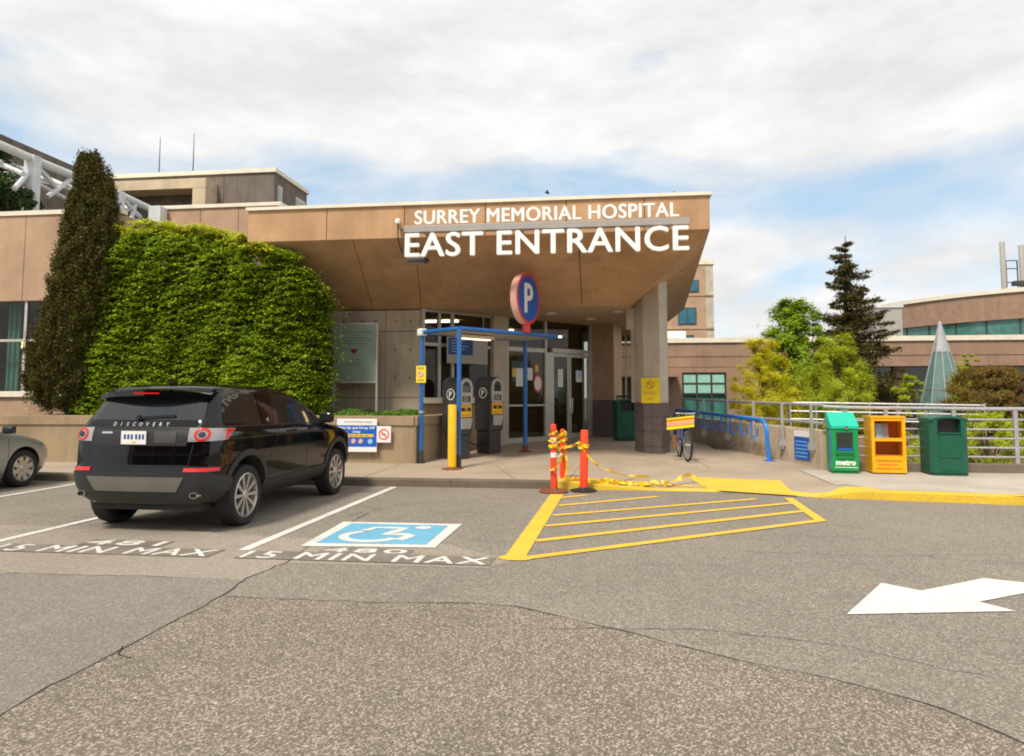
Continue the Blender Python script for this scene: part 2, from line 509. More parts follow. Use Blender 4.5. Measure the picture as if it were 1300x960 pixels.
# ---- accessible bay symbol
bx0, bx1, by0, by1 = -3.17, -1.72, 7.27, 8.62
mk = MB(); mk.add([(bx0+.05, by0-.1, .008), (bx1-.0, by0, .008), (bx1+.02, by1, .008), (bx0-.02, by1-.02, .008)], [(0, 1, 2, 3)])
sym = mk.build('accessible_bay_symbol', M['white_paint'], road, label='white bordered blue wheelchair symbol painted in the bay')
mb = MB(); e = .12
mb.add([(bx0+e+.03, by0+e-.06, .010), (bx1-e, by0+e, .010), (bx1-e, by1-e, .010), (bx0+e, by1-e, .010)], [(0, 1, 2, 3)])
mb.build('blue_square', M['blue_paint'], sym)
# dynamic wheelchair figure, drawn in unit square
_fk = [0]
def fig(mb, pts, w, z=.012):
    _fk[0] += 1; z += .0006*_fk[0]
    q = [Vector((bx0+.16+u*(bx1-bx0-.32), by0+.14+v*(by1-by0-.3))) for u, v in pts]
    rb = ribbon(q, w, z); mb.add(rb.v, rb.f)
w = MB()
arc = [(.40+.27*math.cos(t), .33+.27*math.sin(t)) for t in [R(a) for a in range(125, 345, 12)]]
fig(w, arc, .11)
fig(w, [(.42, .80), (.62, .80), (.56, .56), (.50, .45), (.72, .45), (.78, .40), (.72, .16)], .12)
fig(w, [(.30, .70), (.22, .62)], .09)
fig(w, [(.45, .80), (.30, .78), (.27, .63)], .09)
hd = Vector((bx0+.16+.80*(bx1-bx0-.32), by0+.14+.86*(by1-by0-.3)))
w.add([(hd.x+.095*math.cos(t*PI/8), hd.y+.085*math.sin(t*PI/8), .0122) for t in range(16)], [tuple(range(16))])
w.build('wheelchair_figure', M['white_paint'], sym)

# ---- stencils
def stencil(rows, name, label, mats='white_paint'):
    """rows: (text, x0, x1, y0, y1)"""
    root = None
    for ri, (s, x0, x1, y0, y1) in enumerate(rows):
        zi = .0012*ri
        b = MB(); b.add([(x0-.04, y0-.03, .007+zi), (x1+.04, y0-.03, .007+zi), (x1+.05, y1+.03, .007+zi), (x0-.02, y1+.03, .007+zi)], [(0, 1, 2, 3)])
        if root is None:
            root = b.build(name, M['black_paint'], road, label=label)
        else:
            b.build('blackout_strip', M['black_paint'], root)
        t = MB(); text_on(t, s, ((x0+x1)/2, (y0+y1)/2, .0095), (1, 0, 0), (0, 1, 0), bold=.0, fat=.005, depth=.0015, width=x1-x0, height=y1-y0, spacing=1.15)
        t.build('stencil_letters', M[mats], root)
stencil([('480', -2.80, -1.95, 6.95, 7.12), ('15 MIN MAX', -3.50, -1.08, 6.60, 6.88)], 'bay_stencil', 'white stencil reading 480 and 15 MIN MAX below the blue symbol')
a = P2(75, 690); 
stencil([('481', -5.45, -4.60, 6.98, 7.20), ('15 MIN MAX', -6.20, -3.85, 6.60, 6.88)], 'bay_stencil', 'white stencil reading 15 MIN MAX behind the black SUV')

# ---- hatched crossing
def L(a, b, w, **k): pline(P2(*a), P2(*b), w, **k)
hz = dict(name='hatch_line', m='yellow_paint')
hl = thing('hatched_walkway', None, None, (0, 0, 0)); hl.parent = road; hl['label'] = 'yellow hatched walkway painted in front of the entrance'
_hk = [0]
def HL(a, b, w):
    _hk[0] += 1
    a = Vector(P2(*a)); b = Vector(P2(*b)); k = 10
    ribbon([a.lerp(b, i/k) for i in range(k+1)], w, .0065+.0003*_hk[0]).build('hatch_line', M['yellow_paint'], hl)
HL((651, 712), (707, 628), .20)
HL((711, 632.5), (746, 629), .10)
HL((709, 642.5), (835, 631), .11)
HL((702, 655), (960, 634), .11)
HL((692, 668.5), (1008, 639), .11)
HL((680, 687.5), (1020, 649.5), .12)
HL((655, 711), (1046, 661), .12)
HL((1001, 633), (1041, 661), .13)
mb = MB(); c = Vector(P2(655, 709)); mb.add([(c.x+.17*math.cos(t*PI/8), c.y+.12*math.sin(t*PI/8), .0085) for t in range(16)], [tuple(range(16))])
mb.build('hatch_end', M['yellow_paint'], hl)

# ---- arrow
ar = [P2(1075, 781), P2(1290, 777), P2(1243, 765), P2(1306, 753), P2(1420, 752), P2(1420, 735), P2(1330, 750), P2(1249, 735), P2(1170, 751), P2(1119, 741)]
ar = [P2(1075, 781), P2(1290, 777), P2(1243, 765), P2(1345, 745.5), P2(1249, 735), P2(1170, 751), P2(1119, 741)]
sheet('arrow_marking', ar, .007, M['arrow_paint'], road, 'large white arrow painted on the road, lower right')

# ================================================================ PAVEMENT with kerb ramp
def plaza_z(x, y):
    z = fz(y)
    # dropped kerb ramp between x=1.4..3.2 with flares from x=-.7 and to 3.5
    yk = KY if x < 2.9 else KY-.5*min(1, (x-2.9)/.6)
    t = min(1, max(0, (y-yk)/2.3))          # 0 at kerb, 1 behind the ramp
    if x < 1.5: s = max(0, min(1, (x+.9)/2.2))
    elif x < 3.1: s = 1
    else: s = max(0, 1-(x-3.1)/.9)
    s = s*s*(3-2*s)
    return z-(.115*s)*(1-t)
xs = sorted(set([-60, -30, -15, -8, -4, -2]+[-1+.15*i for i in range(36)]+[4.6, 5.2, 6, 8, 12, 20, 60]))
def kerb_y(x):
    if x < 2.6: return KY
    if x < 3.3: return KY-(x-2.6)/.7*.5
    if x < 6: return 11.58-(x-3.3)/2.7*.45
    return 11.13-(x-6)*.01
pv = MB(); rows = [0, .15, .3, .6, 1., 1.5, 2.2, 3., 4., 6., 9., 14., 17.]
idx = {}
for i, x in enumerate(xs):
    for j, r in enumerate(rows):
        yk = kerb_y(x); y = yk+r
        if r >= 2.2: y = 12.1+r
        idx[i, j] = len(pv.v); pv.v.append((x, y, plaza_z(x, y)))
pvn = MB()
for i in range(len(xs)-1):
    for j in range(len(rows)-1):
        q = (idx[i, j], idx[i+1, j], idx[i+1, j+1], idx[i, j+1])
        xm = (xs[i]+xs[i+1])/2
        if rows[j+1] > 2.4 and xm > 4.3: continue
        if rows[j+1] > 3.1 and xm > 4.16-(12.1+rows[j+1]-14.5)*.283+.5: continue
        pv.f.append(q)
# front face of the slab
sw = pv.build('sidewalk', M['sidewalk'], smooth=False); tag(sw, kind='structure')
# kerb
kb = MB(); kxs = [x for x in xs]
def kerb_strip(x0, x1, name, m, parent=None, step=.25, w=.16, up=.004):
    b = MB(); n = max(1, int((x1-x0)/step)); rows_ = []
    for i in range(n+1):
        x = x0+(x1-x0)*i/n; y = kerb_y(x); z = max(.02, plaza_z(x, y))+up
        rows_.append([(x, y-.012, -.02), (x, y-.012, z-.02), (x, y+.01, z), (x, y+w, z+.001), (x, y+w, z-.03)])
    vs = [p for r in rows_ for p in r]
    fs = [(i*5+k, (i+1)*5+k, (i+1)*5+k+1, i*5+k+1) for i in range(n) for k in range(4)]
    b.add(vs, fs)
    return b.build(name, m, parent)
kroot = thing('kerb', None, None, (0, 12, 0)); tag(kroot, kind='structure')
kerb_strip(-60, -.75, 'kerb_stone', M['kerb'], kroot, 1.)
kerb_strip(-.75, 1.9, 'painted_kerb', M['yellow_kerb'], kroot, .15, .34)
kerb_strip(1.9, 2.95, 'painted_kerb', M['yellow_kerb'], kroot, .1, .10, .001)
kerb_strip(2.95, 4.25, 'painted_kerb', M['yellow_kerb'], kroot, .1, .45)
kerb_strip(4.25, 40, 'painted_kerb', M['yellow_kerb'], kroot, .5, .15)
# gutter joints in the pavement
jt = MB()
for a, b in [((-.6, 12.25), (-.3, 17.2)), ((2.1, 14.6), (1.9, 16.5)), ((-4.2, 12.3), (-4.2, 14.6)), ((-1.5, 12.3), (-2.2, 14.6)),
             ((-8.2, 12.3), (-8.2, 14.3)), ((-12.2, 12.3), (-12.2, 14.2)), ((-3.3, 15.), (-1.2, 17.)), ((5.4, 11.5), (5.6, 14.2)), ((7.6, 11.4), (7.8, 14.2))]:
    a = Vector(a); b = Vector(b); vs = []; n = 14
    d = (b-a).normalized(); nn = Vector((-d.y, d.x))*.006
    for i in range(n+1):
        p = a.lerp(b, i/n)
        for q in (p+nn, p-nn): vs.append((q.x, q.y, plaza_z(q.x, q.y)+.004))
    jt.add(vs, [(2*i, 2*i+1, 2*i+3, 2*i+2) for i in range(n)])
jt.build('pavement_joints', M['kerb'], sw)
# tactile / painted yellow ramp plate
yp = MB(); n = 10; q = [P2(872, 603, .12), P2(990, 607, .12), (3.0, 11.60), (1.75, 12.12)]
A_, B_, C_, D_ = [Vector(p) for p in (q[3], q[2], q[1], q[0])]
for i in range(n+1):
    for j in range(n+1):
        p = A_.lerp(B_, i/n).lerp(D_.lerp(C_, i/n), j/n)
        yp.v.append((p.x, p.y, max(.006, plaza_z(p.x, p.y))+.006))
yp.f = [(i*(n+1)+j, (i+1)*(n+1)+j, (i+1)*(n+1)+j+1, i*(n+1)+j+1) for i in range(n) for j in range(n)]
yp.build('painted_ramp', M['yellow_paint'], sw, label='worn yellow painted kerb ramp')
# newer paler pavement at right
ns = MB(); n = 24
pts0 = [(3.62, 12.05), (12, 11.35)]; vs = []
for i in range(n+1):
    x = 3.75+(30-3.75)*(i/n)**1.6
    for yy in (max(kerb_y(x)+.17, 12.2 if x < 4. else 0), 14.30):
        if x < 4.2 and yy > 14: yy = 14.45
        vs.append((x, yy, plaza_z(x, yy)+.006))
ns.add(vs, [(2*i, 2*i+2, 2*i+3, 2*i+1) for i in range(n)])
ns.build('newer_slab', M['sidewalk_n'], sw, label='paler concrete pavement at the newspaper boxes')
# entrance mat / building floor inside comes with the building
# ================================================================ HOSPITAL BUILDING
YF = 14.5; YW = 16.9; ZT = 5.62; ZB = 4.92; ZS = 3.70
XL = -7.69; XR = 2.2; XI = .63
bld = thing('hospital_building', 'low tan concrete hospital building with a flared entrance canopy on a tiled column', 'building', (-4, 17, .13))
def part(name, mb, m, bevel=0, parent=None, label=None, smooth=False):
    return mb.build(name, M[m], parent or bld, bevel=bevel, label=label, smooth=smooth)

# fascia panels with open joints
mb = MB(); js = [XL, -5.88, -4.15, -2.4, -.7, .9, XR]
for a, b in zip(js[:-1], js[1:]):
    mb.b2((a+.006, YF, ZB), (b-.006, YF+.18, ZT))
part('canopy_fascia', mb, 'precast', .012)
# side fascia (flares out to the rear)
XE = 3.2; YE = 28.
mb = MB()
mb.slab([(XR, YF+.02, ZB), (XE, YE, ZB), (XE, YE, ZT), (XR, YF+.02, ZT)], .18, (1, 0, 0)); part('canopy_fascia', mb, 'precast', label='side fascia of the canopy')
# coping
mb = MB(); mb.b2((XL-.03, YF-.05, ZT+.002), (XR+.05, YF+.3, ZT+.07)); mb.prism([(XR-.2, YF+.3), (XR+.05, YF+.3), (XE+.05, YE), (XE-.2, YE)], ZT+.002, ZT+.07)
part('coping', mb, 'offwhite')
# sloping soffit panels
mb = MB()
def slope(xa, xb, xa2=None, xb2=None):
    xa2 = xa if xa2 is None else xa2; xb2 = xb if xb2 is None else xb2
    mb.slab([(xa+.008, YF+.03, ZB-.0), (xb-.008, YF+.03, ZB), (xb2-.008, YW, ZS), (xa2+.008, YW, ZS)][::-1], .12, (0, -.46, -.89))
slope(XL, -5.3, XL, -5.6); slope(-5.3, -3.93, -5.6, -4.38); slope(-3.93, -.45, -4.38, -.45); slope(-.45, XR, -.45, XI)
mb.slab([(XR, YF+.03, ZB), (XE, YE, ZB), (XE-1.57, YE, ZS), (XI, YW, ZS)][::-1], .12, (.6, 0, -.8))
part('sloped_soffit', mb, 'precast')
bk = MB(); bk.slab([(XL+.02, YF+.16, ZB+.06), (XR-.1, YF+.16, ZB+.06), (XI, YW+.1, ZS+.12), (XL+.02, YW+.1, ZS+.12)], .02, (0, .4, .9)); part('soffit_backing', bk, 'dark')
# ceiling + roof
mb = MB(); mb.prism([(-4.4, YW), (XI, YW), (XE-1.57, YE), (XE-1.57, YE+.1), (-4.4, YE+.1)], ZS+.001, ZS+.15)
part('ceiling', mb, 'ceiling')
dl = MB()
for px, py, YY in ((700, 397, 18.2), (750, 401, 19.6), (785, 397, 18.)):
    dl = MB(); p = ony(px, py, YY); dl.lathe([(.11, ZS-.03), (.13, ZS-.03), (.13, ZS+.002), (.11, ZS+.002)], 20, Matrix.Translation((p.x, p.y, 0)))
    part('downlight', dl, 'offwhite')
mb = MB(); mb.prism([(XL+.1, YF+.2), (XR-.18, YF+.2), (XE-.2, YE+10), (XL+.1, YE+10)], ZT-.12, ZT-.02); part('roof', mb, 'greymetal')
# concrete wall with form joints
mb = MB()
zj = [-.2, 1.52, 3.15, ZS-.02]; xj = [-7.9, -6.1, -5.28, -4.40]
for i in range(3):
    for k in range(3):
        mb.b2((xj[i]+.006, YW, zj[k]+.006), (xj[i+1]-.006, YW+.3, zj[k+1]-.006))
part('concrete_wall', mb, 'concrete', .008)
th = MB()
for i in range(3):
    for z in (.85, 2.0, 2.7, 3.4):
        for xx in (xj[i]+.25, xj[i+1]-.25):
            th = MB(); th.lathe([(.022, 0), (.022, .004)], 10, Matrix.Translation((xx, YW-.002, z)) @ Matrix.Rotation(PI/2, 4, 'X')); part('tie_hole', th, 'tar')
mb = MB(); mb.b2((-7.9, YW+.31, -.2), (-4.42, YW+.36, ZS)); part('wall_backing', mb, 'dark')

# ---- diagonal entrance wall
G0 = Vector((-4.40, YW)); GD = Vector((.650, .760)); GN = Vector((.760, -.650))     # GN points outside
def tl(px):
    d = ray(px, 480); m = d[0]/d[1]
    return (m*G0.y-G0.x)/(GD.x-m*GD.y)
def gp(t, off=0, z=0): return Vector((G0.x+GD.x*t+GN.x*off, G0.y+GD.y*t+GN.y*off, z))
def gz(py, px):
    """height on the diagonal wall seen at a survey point"""
    t = tl(px); p = gp(t); d = ray(px, py); k = p.y/d[1]; return HC+d[2]*k
def gbox(t0, t1, z0, z1, o0=-.05, o1=.05, mb=None):
    mb = mb or MB()
    q = [gp(t0, o0), gp(t1, o0), gp(t1, o1), gp(t0, o1)]
    return mb.prism([(p.x, p.y) for p in q], z0, z1)
gb = bld
tA, tB = tl(537), tl(622); tC = tl(641); tD = tl(693); tE = tl(700); tF = tl(747)
zs_ = gz(506, 560); FL = .26
fr = MB()
def mull(px, w, z0, z1): t = tl(px); gbox(t-w/2, t+w/2, z0, z1, -.05, .06, fr)
mull(556.5, .07, zs_, ZS); mull(573.5, .07, zs_, ZS); gbox(.02, .1, zs_, ZS, -.05, .06, fr)
gbox(.1, tB, gz(438, 550)-.03, gz(438, 550)+.05, -.04, .05, fr)
gbox(.1, tB, ZS-.06, ZS-.002, -.04, .05, fr)
part('window_frame', fr, 'frame', .005, gb)
sl = MB(); gbox(.04, tB, zs_-.12, zs_+.02, -.1, .12, sl); part('window_sill', sl, 'offwhite', .006, gb)
wl = MB(); gbox(.02, tB, -.1, zs_-.122, -.2, .0, wl); part('wall_under_window', wl, 'precast_l', 0, gb)
gl = MB(); gbox(.1, tB, zs_+.02, ZS-.06, -.006, .006, gl); part('glass_pane', gl, 'glass', 0, gb)
pl = MB(); gbox(tB+.01, tC-.01, -.1, ZS-.003, -.2, .14, pl); part('white_pillar', pl, 'pillar', .015, gb)
# sliding door bay
zh = gz(449, 720)
fr = MB()
gbox(tC, tC+.09, .1, ZS-.002, -.05, .06, fr); gbox(tD-.08, tD, .1, ZS-.002, -.05, .06, fr)
gbox(tC+.09, tD-.08, .1, FL+.16, -.03, .05, fr); gbox(tC+.09, tD-.08, zh-.02, zh+.1, -.04, .05, fr)
gbox(tC+.09, tD-.08, 1.28, 1.33, -.03, .03, fr)
gbox(tD+.003, tE, .1, zh, -.05, .05, fr)
gbox(tE+.003, tF+.12, zh, zh+.13, -.04, .06, fr); gbox(tF+.03, tF+.12, .1, zh-.002, -.05, .06, fr)
gbox(tF+.03, tF+.12, zh+.132, ZS-.002, -.05, .06, fr)
part('door_frame', fr, 'frame', .005, gb)
gl = MB(); gbox(tC+.09, tD-.08, FL+.17, ZS, -.006, .006, gl); gbox(tD, tF+.03, zh+.14, ZS-.002, -.006, .006, gl); part('glass_pane', gl, 'glass', 0, gb)
tm = tl(722)
for a, b, side in ((tE+.01, tm-.008, 1), (tm+.008, tF+.02, 0)):
    d = MB()
    gbox(a, a+.075, FL+.02, zh-.01, -.025, .025, d); gbox(b-.075, b, FL+.02, zh-.01, -.025, .025, d)
    gbox(a+.075, b-.075, FL+.02, FL+.22, -.025, .025, d); gbox(a+.075, b-.075, zh-.11, zh-.01, -.025, .025, d)
    dr = part('door', d, 'frame', .004, gb)
    g = MB(); gbox(a+.075, b-.075, FL+.22, zh-.11, -.005, .005, g); part('glass_pane', g, 'glass', 0, dr)
    h = MB(); th_ = b-.04 if side else a+.04
    h.tube([gp(th_, .03, 1.05), gp(th_, .10, 1.05), gp(th_, .10, 1.5), gp(th_, .03, 1.5)], .014, 8)
    part('door_handle', h, 'chrome', 0, dr, smooth=True)
# posters taped inside
for px, py, w, h, m in ((659, 479, .26, .5, 'white'), (672, 475, .22, .34, 'white'), (711, 480, .22, .52, 'white'), (734.5, 478, .26, .34, 'white'), (735, 476, .12, .16, 'bluewhite'), (652, 473, .13, .24, 'yellow'), (681, 468, .12, .2, 'yellow')):
    t = tl(px); z = gz(py, px); p = MB(); gbox(t-w/2, t+w/2, z-h/2, z+h/2, .012 if m != 'bluewhite' else .02, .016 if m != 'bluewhite' else .024, p); part('door_notice', p, m, 0, gb)
t = tl(682); z = gz(487, 682); p = MB(); c = gp(t, .02, z)
Mx = Matrix.Translation(c) @ Matrix(((GD.x, 0, GN.x, 0), (GD.y, 0, GN.y, 0), (0, 1, 0, 0), (0, 0, 0, 1)))
p.lathe([(.001, 0), (.17, 0), (.17, .006), (.001, .006)], 24, Mx @ Matrix.Scale(1.5, 4, (0, 1, 0))); rd = part('round_notice', p, 'red', 0, gb)
p = MB(); p.lathe([(.001, 0), (.13, 0), (.13, .004), (.001, .004)], 24, Mx @ Matrix.Translation((0, 0, .007)) @ Matrix.Scale(1.5, 4, (0, 1, 0))); part('notice_face', p, 'white', 0, rd)
# ---- right pier and rear glazing
pe = gp(tF+.12); q1 = (pe.x, pe.y); q2 = (.36, 21.05)
mb = MB(); mb.prism([q1, q2, (.62, 22.2), (.5, 24.), (q1[0], 24.)], 1.45, ZS-.002); part('brown_pier', mb, 'precast_l')
def tiled(poly, z0, z1, name, tw=.30, thh=.30, depth=.02):
    """vertical tile facing as real tiles on a grout core"""
    core = MB(); core.prism(poly, z0, z1); c = core.build(name, M['grout'], bld)
    t = MB()
    area = sum(poly[i][0]*poly[(i+1) % len(poly)][1]-poly[(i+1) % len(poly)][0]*poly[i][1] for i in range(len(poly)))
    if area < 0: poly = poly[::-1]
    for i in range(len(poly)):
        a = Vector(poly[i]); b = Vector(poly[(i+1) % len(poly)]); Lw = (b-a).length; d = (b-a).normalized(); n = Vector((d.y, -d.x))
        k = max(1, round(Lw/tw)); rws = max(1, round((z1-z0)/thh))
        for j in range(k):
            for r in range(rws):
                s0 = a+d*(Lw*j/k+.006); s1 = a+d*(Lw*(j+1)/k-.006)
                t.prism([(s0.x, s0.y), (s1.x, s1.y), (s1.x+n.x*depth, s1.y+n.y*depth), (s0.x+n.x*depth, s0.y+n.y*depth)], z0+(z1-z0)*r/rws+.006, z0+(z1-z0)*(r+1)/rws-.006)
    t.build('tiles', M['tile'], c)
    return c
tiled([q1, q2, (.62, 22.2), (.5, 24.), (q1[0], 24.)], .0, 1.45, 'tiled_pier_base')
# rear glazed link
mb = MB(); YR = 25.2
for x in (.55, .85, 1.15, 1.45): mb.b2((x-.03, YR-.04, .2), (x+.03, YR+.04, ZS))
mb.b2((.3, YR-.03, 2.25), (1.5, YR+.03, 2.33)); mb.b2((.3, YR-.03, .2), (1.5, YR+.03, .5))
rg = part('rear_glazing', mb, 'frame')
g = MB(); g.b2((.3, YR-.005, .5), (1.5, YR+.005, ZS)); part('glass_pane', g, 'glass', 0, rg)
# ---- the column
col = [(.79, 17.65), (.98, 17.15), (1.36, 16.87), (1.60, 17.36), (1.45, 17.95)]
def cz(x, y):
    return min(ZB-.05, ZS+max(0, (x-XI))*.80+.06)
cc = Vector((1.24, 17.4)); shrink = [tuple(cc+(Vector(p)-cc)*.96) for p in col]
mb = MB(); mb.prism(shrink, 1.40, cz); part('column', mb, 'pillar', .01)
br = MB(); br.prism([(.62, 17.7), (.80, 17.55), (.95, 17.75), (.8, 17.95)], 3.2, ZS+.02); br.prism([(.72, 17.66), (.80, 17.55), (.92, 17.7), (.8, 17.85)], 1.4, 3.25); part('column_bracket', br, 'pillar')
tiled(shrink, .05, 1.40, 'column_tile_base')
gv = MB()
# ---- lobby behind the glass
lb = MB()
inn = [gp(.1, -.4), gp(tF, -.4)]
lb.prism([(-4.2, 17.6), (-.7, 21.8), (-.7, 27.), (-9., 27.), (-9., 17.6)], .18, FL+.005); part('lobby_floor', lb, 'lobbyfloor')
lb = MB(); lb.wall((-.9, 27.), (-9., 27.), .2, ZS, -.1); lb.wall((-9., 27.), (-9., 17.3), .2, ZS, -.1); lb.wall((-.65, 21.9), (-.65, 27), .2, ZS, .1)
part('lobby_wall', lb, 'lobbywall')
lb = MB(); lb.b2((-9, YW+.4, ZS+.0), (-4.4, 27, ZS+.1)); part('lobby_ceiling', lb, 'lobbywall')
lb = MB(); lb.b2((-5., 23.2, .26), (-1.2, 23.8, 1.25)); lb.b2((-5.05, 23.1, 1.252), (-1.1, 23.9, 1.32)); part('reception_counter', lb, 'counter')
lb = MB(); lb.b2((-3.2, 24.6, 3.0), (-1.0, 24.7, 3.35)); part('lobby_banner', lb, 'orangewarm')
lb = MB(); lb.b2((-2.9, 23., 2.0), (-2.5, 23.1, 2.7)); part('lobby_panel', lb, 'bluewhite'); lb = MB(); lb.b2((-1.9, 25.9, 1.3), (-1.3, 26, 2.2)); part('lobby_panel', lb, 'bluewhite')
for x, y in ((-3.4, 22.5), (-2, 25.2), (-4.6, 19.5), (-6.5, 21)):
    lt = MB(); lt.b2((x-.6, y-.12, ZS-.06), (x+.6, y+.12, ZS-.01)); part('lobby_fill_panel', lt, 'lobbyfill')  # glowing panels added to brighten the lobby
# ---- left wing wall, window
YL = 15.7; zb_ = ony(40, 382, YL).z; zt_ = ony(40, 273.5, YL).z; XLE = -11.7
mb = MB(); xj = [-40, -34, -30, -26, -22, -18.9, -16.6, ony(32, 300, YL).x, XLE]
for a, b in zip(xj[:-1], xj[1:]): mb.b2((a+.006, YL, zb_), (b-.006, YL+.2, zt_))
part('upper_wall', mb, 'precast_l', .01)
mb = MB(); mb.b2((-40, YL-.04, zt_+.002), (XLE+.05, YL+.3, zt_+.11)); part('coping', mb, 'offwhite')
zsil = ony(20, 497, YL).z
mb = MB(); mb.b2((-40, YL, -.2), (XLE, YL+.2, zsil-.14)); mb.b2((XLE-1.0, YL+.002, zsil-.13), (XLE, YL+.2, zb_-.01)); part('lower_wall', mb, 'precast_l')
mb = MB(); mb.b2((-40, YL-.07, zsil-.138), (XLE-1.01, YL+.2, zsil)); ws = part('window_sill', mb, 'offwhite', .01)
mb = MB(); xm = ony(28.5, 440, YL).x; zm = ony(20, 432, YL).z
for i in range(-1, 12):
    x = xm-i*1.95
    if x < XLE-1.0: mb.b2((x-.035, YL+.05, zsil), (x+.035, YL+.14, zb_))
mb.b2((-40, YL+.06, zm-.03), (XLE-1.0, YL+.13, zm+.03))
wf = part('window_frame', mb, 'frame')
g = MB(); g.b2((-40, YL+.09, zsil), (XLE-1.0, YL+.10, zb_)); part('glass_pane', g, 'glass', 0, wf)
mb = MB(); mb.b2((-40, 19.5, 0), (XLE, 19.6, zt_)); mb.b2((-40, YL+.2, .9), (XLE, 19.5, 1.)); mb.b2((-40, YL+.2, zb_), (XLE, 19.5, zb_+.1)); part('room_wall', mb, 'lobbywall')
for x in (-14.9, -15.6, -17.6): 
    cu = MB()
    for k in range(5): cu.tube([(x+k*.07, YL+.5+(k % 2)*.04, 1.2), (x+k*.07, YL+.5+(k % 2)*.04, zb_)], .04, 8)
    part('curtain', cu, 'blind', smooth=True)
p = ony(26, 437, YL+1.2); lt = MB(); lt.lathe([(.01, -.12), (.1, -.08), (.12, 0), (.07, .1), (.01, .12)], 16, Matrix.Translation(p)); part('hanging_lamp', lt, 'bulb', smooth=True)
# return wall + step-back upper parapet between wing and canopy
mb = MB(); mb.b2((XLE-.2, YL+.2, -.2), (XLE, 19., zt_)); part('return_wall', mb, 'precast_l')
a = ony(205, 262, 19.); b = ony(356, 261, 19.); zc = a.z
mb = MB(); xs_ = [a.x, ony(255, 262, 19).x, ony(303, 262, 19).x, b.x]
for i in range(3): mb.b2((xs_[i]+.008, 19., 0), (xs_[i+1]-.008, 19.3, zc-.12))
part('parapet_wall', mb, 'precast_l')
mb = MB(); mb.b2((a.x-.1, 18.95, zc-.11), (b.x+.02, 22, zc)); part('coping', mb, 'offwhite', .01)
mb = MB(); mb.b2((b.x-.1, 18.97, zc-.5), (b.x+.05, 19.4, zc-.005)); part('parapet_end', mb, 'offwhite', .01)
mb = MB(); w0 = ony(194, 268, 18.8); w1 = ony(209, 268, 18.8); mb.b2((w0.x, 18.6, 4.2), (w1.x, 18.93, w0.z+.1)); part('white_pier', mb, 'steelwhite', .01)
mb = MB(); mb.b2((XLE, 17., 0), (XL+.1, 17.2, 5.3)); part('recessed_wall', mb, 'precast_l')
# lightning rod
p = ony(855, 250, 15.); rod = thing('lightning_rod', 'thin dark lightning rod on the canopy roof near its right end', 'rod', (p.x, 14.85, ZT+.07))
b = MB(); b.tube([(0, 0, 0), (0, 0, .14)], .012, 6); b.build('rod', M['black'], rod, world=False)
b = MB(); b.box((0, 0, .01), (.08, .08, .02)); b.build('base_plate', M['black'], rod, world=False)

# ================================================================ SIGN ABOVE THE ENTRANCE
sg = thing('entrance_sign', 'white raised letters SURREY MEMORIAL HOSPITAL over EAST ENTRANCE on a grey beam', 'sign', (-1, 14.3, 4.7))
YS = 14.12
b0 = ony(514, 290, YS); b1 = ony(875, 284, YS); zbm = (b0.z+b1.z)/2
mb = MB(); mb.b2((b0.x, YS-.09, zbm-.065), (b1.x, YS+.09, zbm+.065)); mb.build('support_beam', M['greymetal'], sg, bevel=.008)
mb = MB()
for i in range(6):
    x = b0.x+.4+(b1.x-b0.x-.8)*i/5; mb.b2((x-.04, YS+.09, zbm-.04), (x+.04, YF+.01, zbm+.04))
mb.build('bracket', M['greymetal'], sg)
t0 = ony(528, 280, YS); t1 = ony(861, 270, YS); ph = .285
mb = MB(); text_on(mb, 'SURREY MEMORIAL HOSPITAL', (t0.x, YS-.03, zbm+.095), (1, 0, 0), (0, 0, 1), centre=False, bold=.0, fat=.009, depth=.05, width=t1.x-t0.x, height=ph, spacing=1.06)
mb.build('upper_lettering', M['lettering'], sg)
t0 = ony(517, 310, YS); t1 = ony(873, 305, YS); h = .485
mb = MB(); text_on(mb, 'EAST ENTRANCE', (t0.x, YS-.06, zbm-.105-h), (1, 0, 0), (0, 0, 1), centre=False, bold=.0, fat=.014, depth=.08, width=t1.x-t0.x, height=h, spacing=1.06)
mb.build('lower_lettering', M['lettering'], sg)
mb = MB()
for i in range(22):
    x = t0.x+.12+i*.245; mb.b2((x-.006, YS-.012, zbm+.06), (x+.006, YS, zbm+.1))
mb.build('letter_pins', M['greymetal'], sg)
# floodlight under EAST
p = ony(530, 331, 14.75)
fl = thing('floodlight', 'small dark box floodlight under the E of EAST', 'light', (p.x, p.y, p.z))
b = MB(); b.box((0, 0, 0), (.38, .26, .10)); b.build('housing', M['charcoal'], fl, world=False, bevel=.02)
b = MB(); b.box((0, .01, -.056), (.32, .2, .012)); b.build('lens', M['lightgrey'], fl, world=False)
b = MB(); b.box((.16, .16, .05), (.05, .3, .05)); b.build('bracket', M['charcoal'], fl, world=False)
# camera on the fascia
p = ony(505, 281, 14.36)
cm = thing('security_camera', 'small round white security camera at the left end of the sign beam', 'camera', (p.x, p.y, p.z))
b = MB(); b.lathe([(.001, -.06), (.045, -.05), (.06, 0), (.045, .05), (.001, .06)], 20); b.build('dome', M['lettering'], cm, world=False, smooth=True)
b = MB(); b.tube([(0, .0, -.03), (0, .02, -.3), (-.01, .12, -.42), (.02, .3, -.62)], .012, 6); b.tube([(.0, 0, -.05), (.04, -.03, -.16), (.12, -.08, -.22)], .012, 6); b.tube([(0, .0, 0), (0, .14, 0)], .02, 8); b.build('cable', M['black'], cm, world=False, smooth=True)

# ================================================================ OTHER BUILDINGS
def bgroup(name, label, loc): return thing(name, label, 'building', loc)
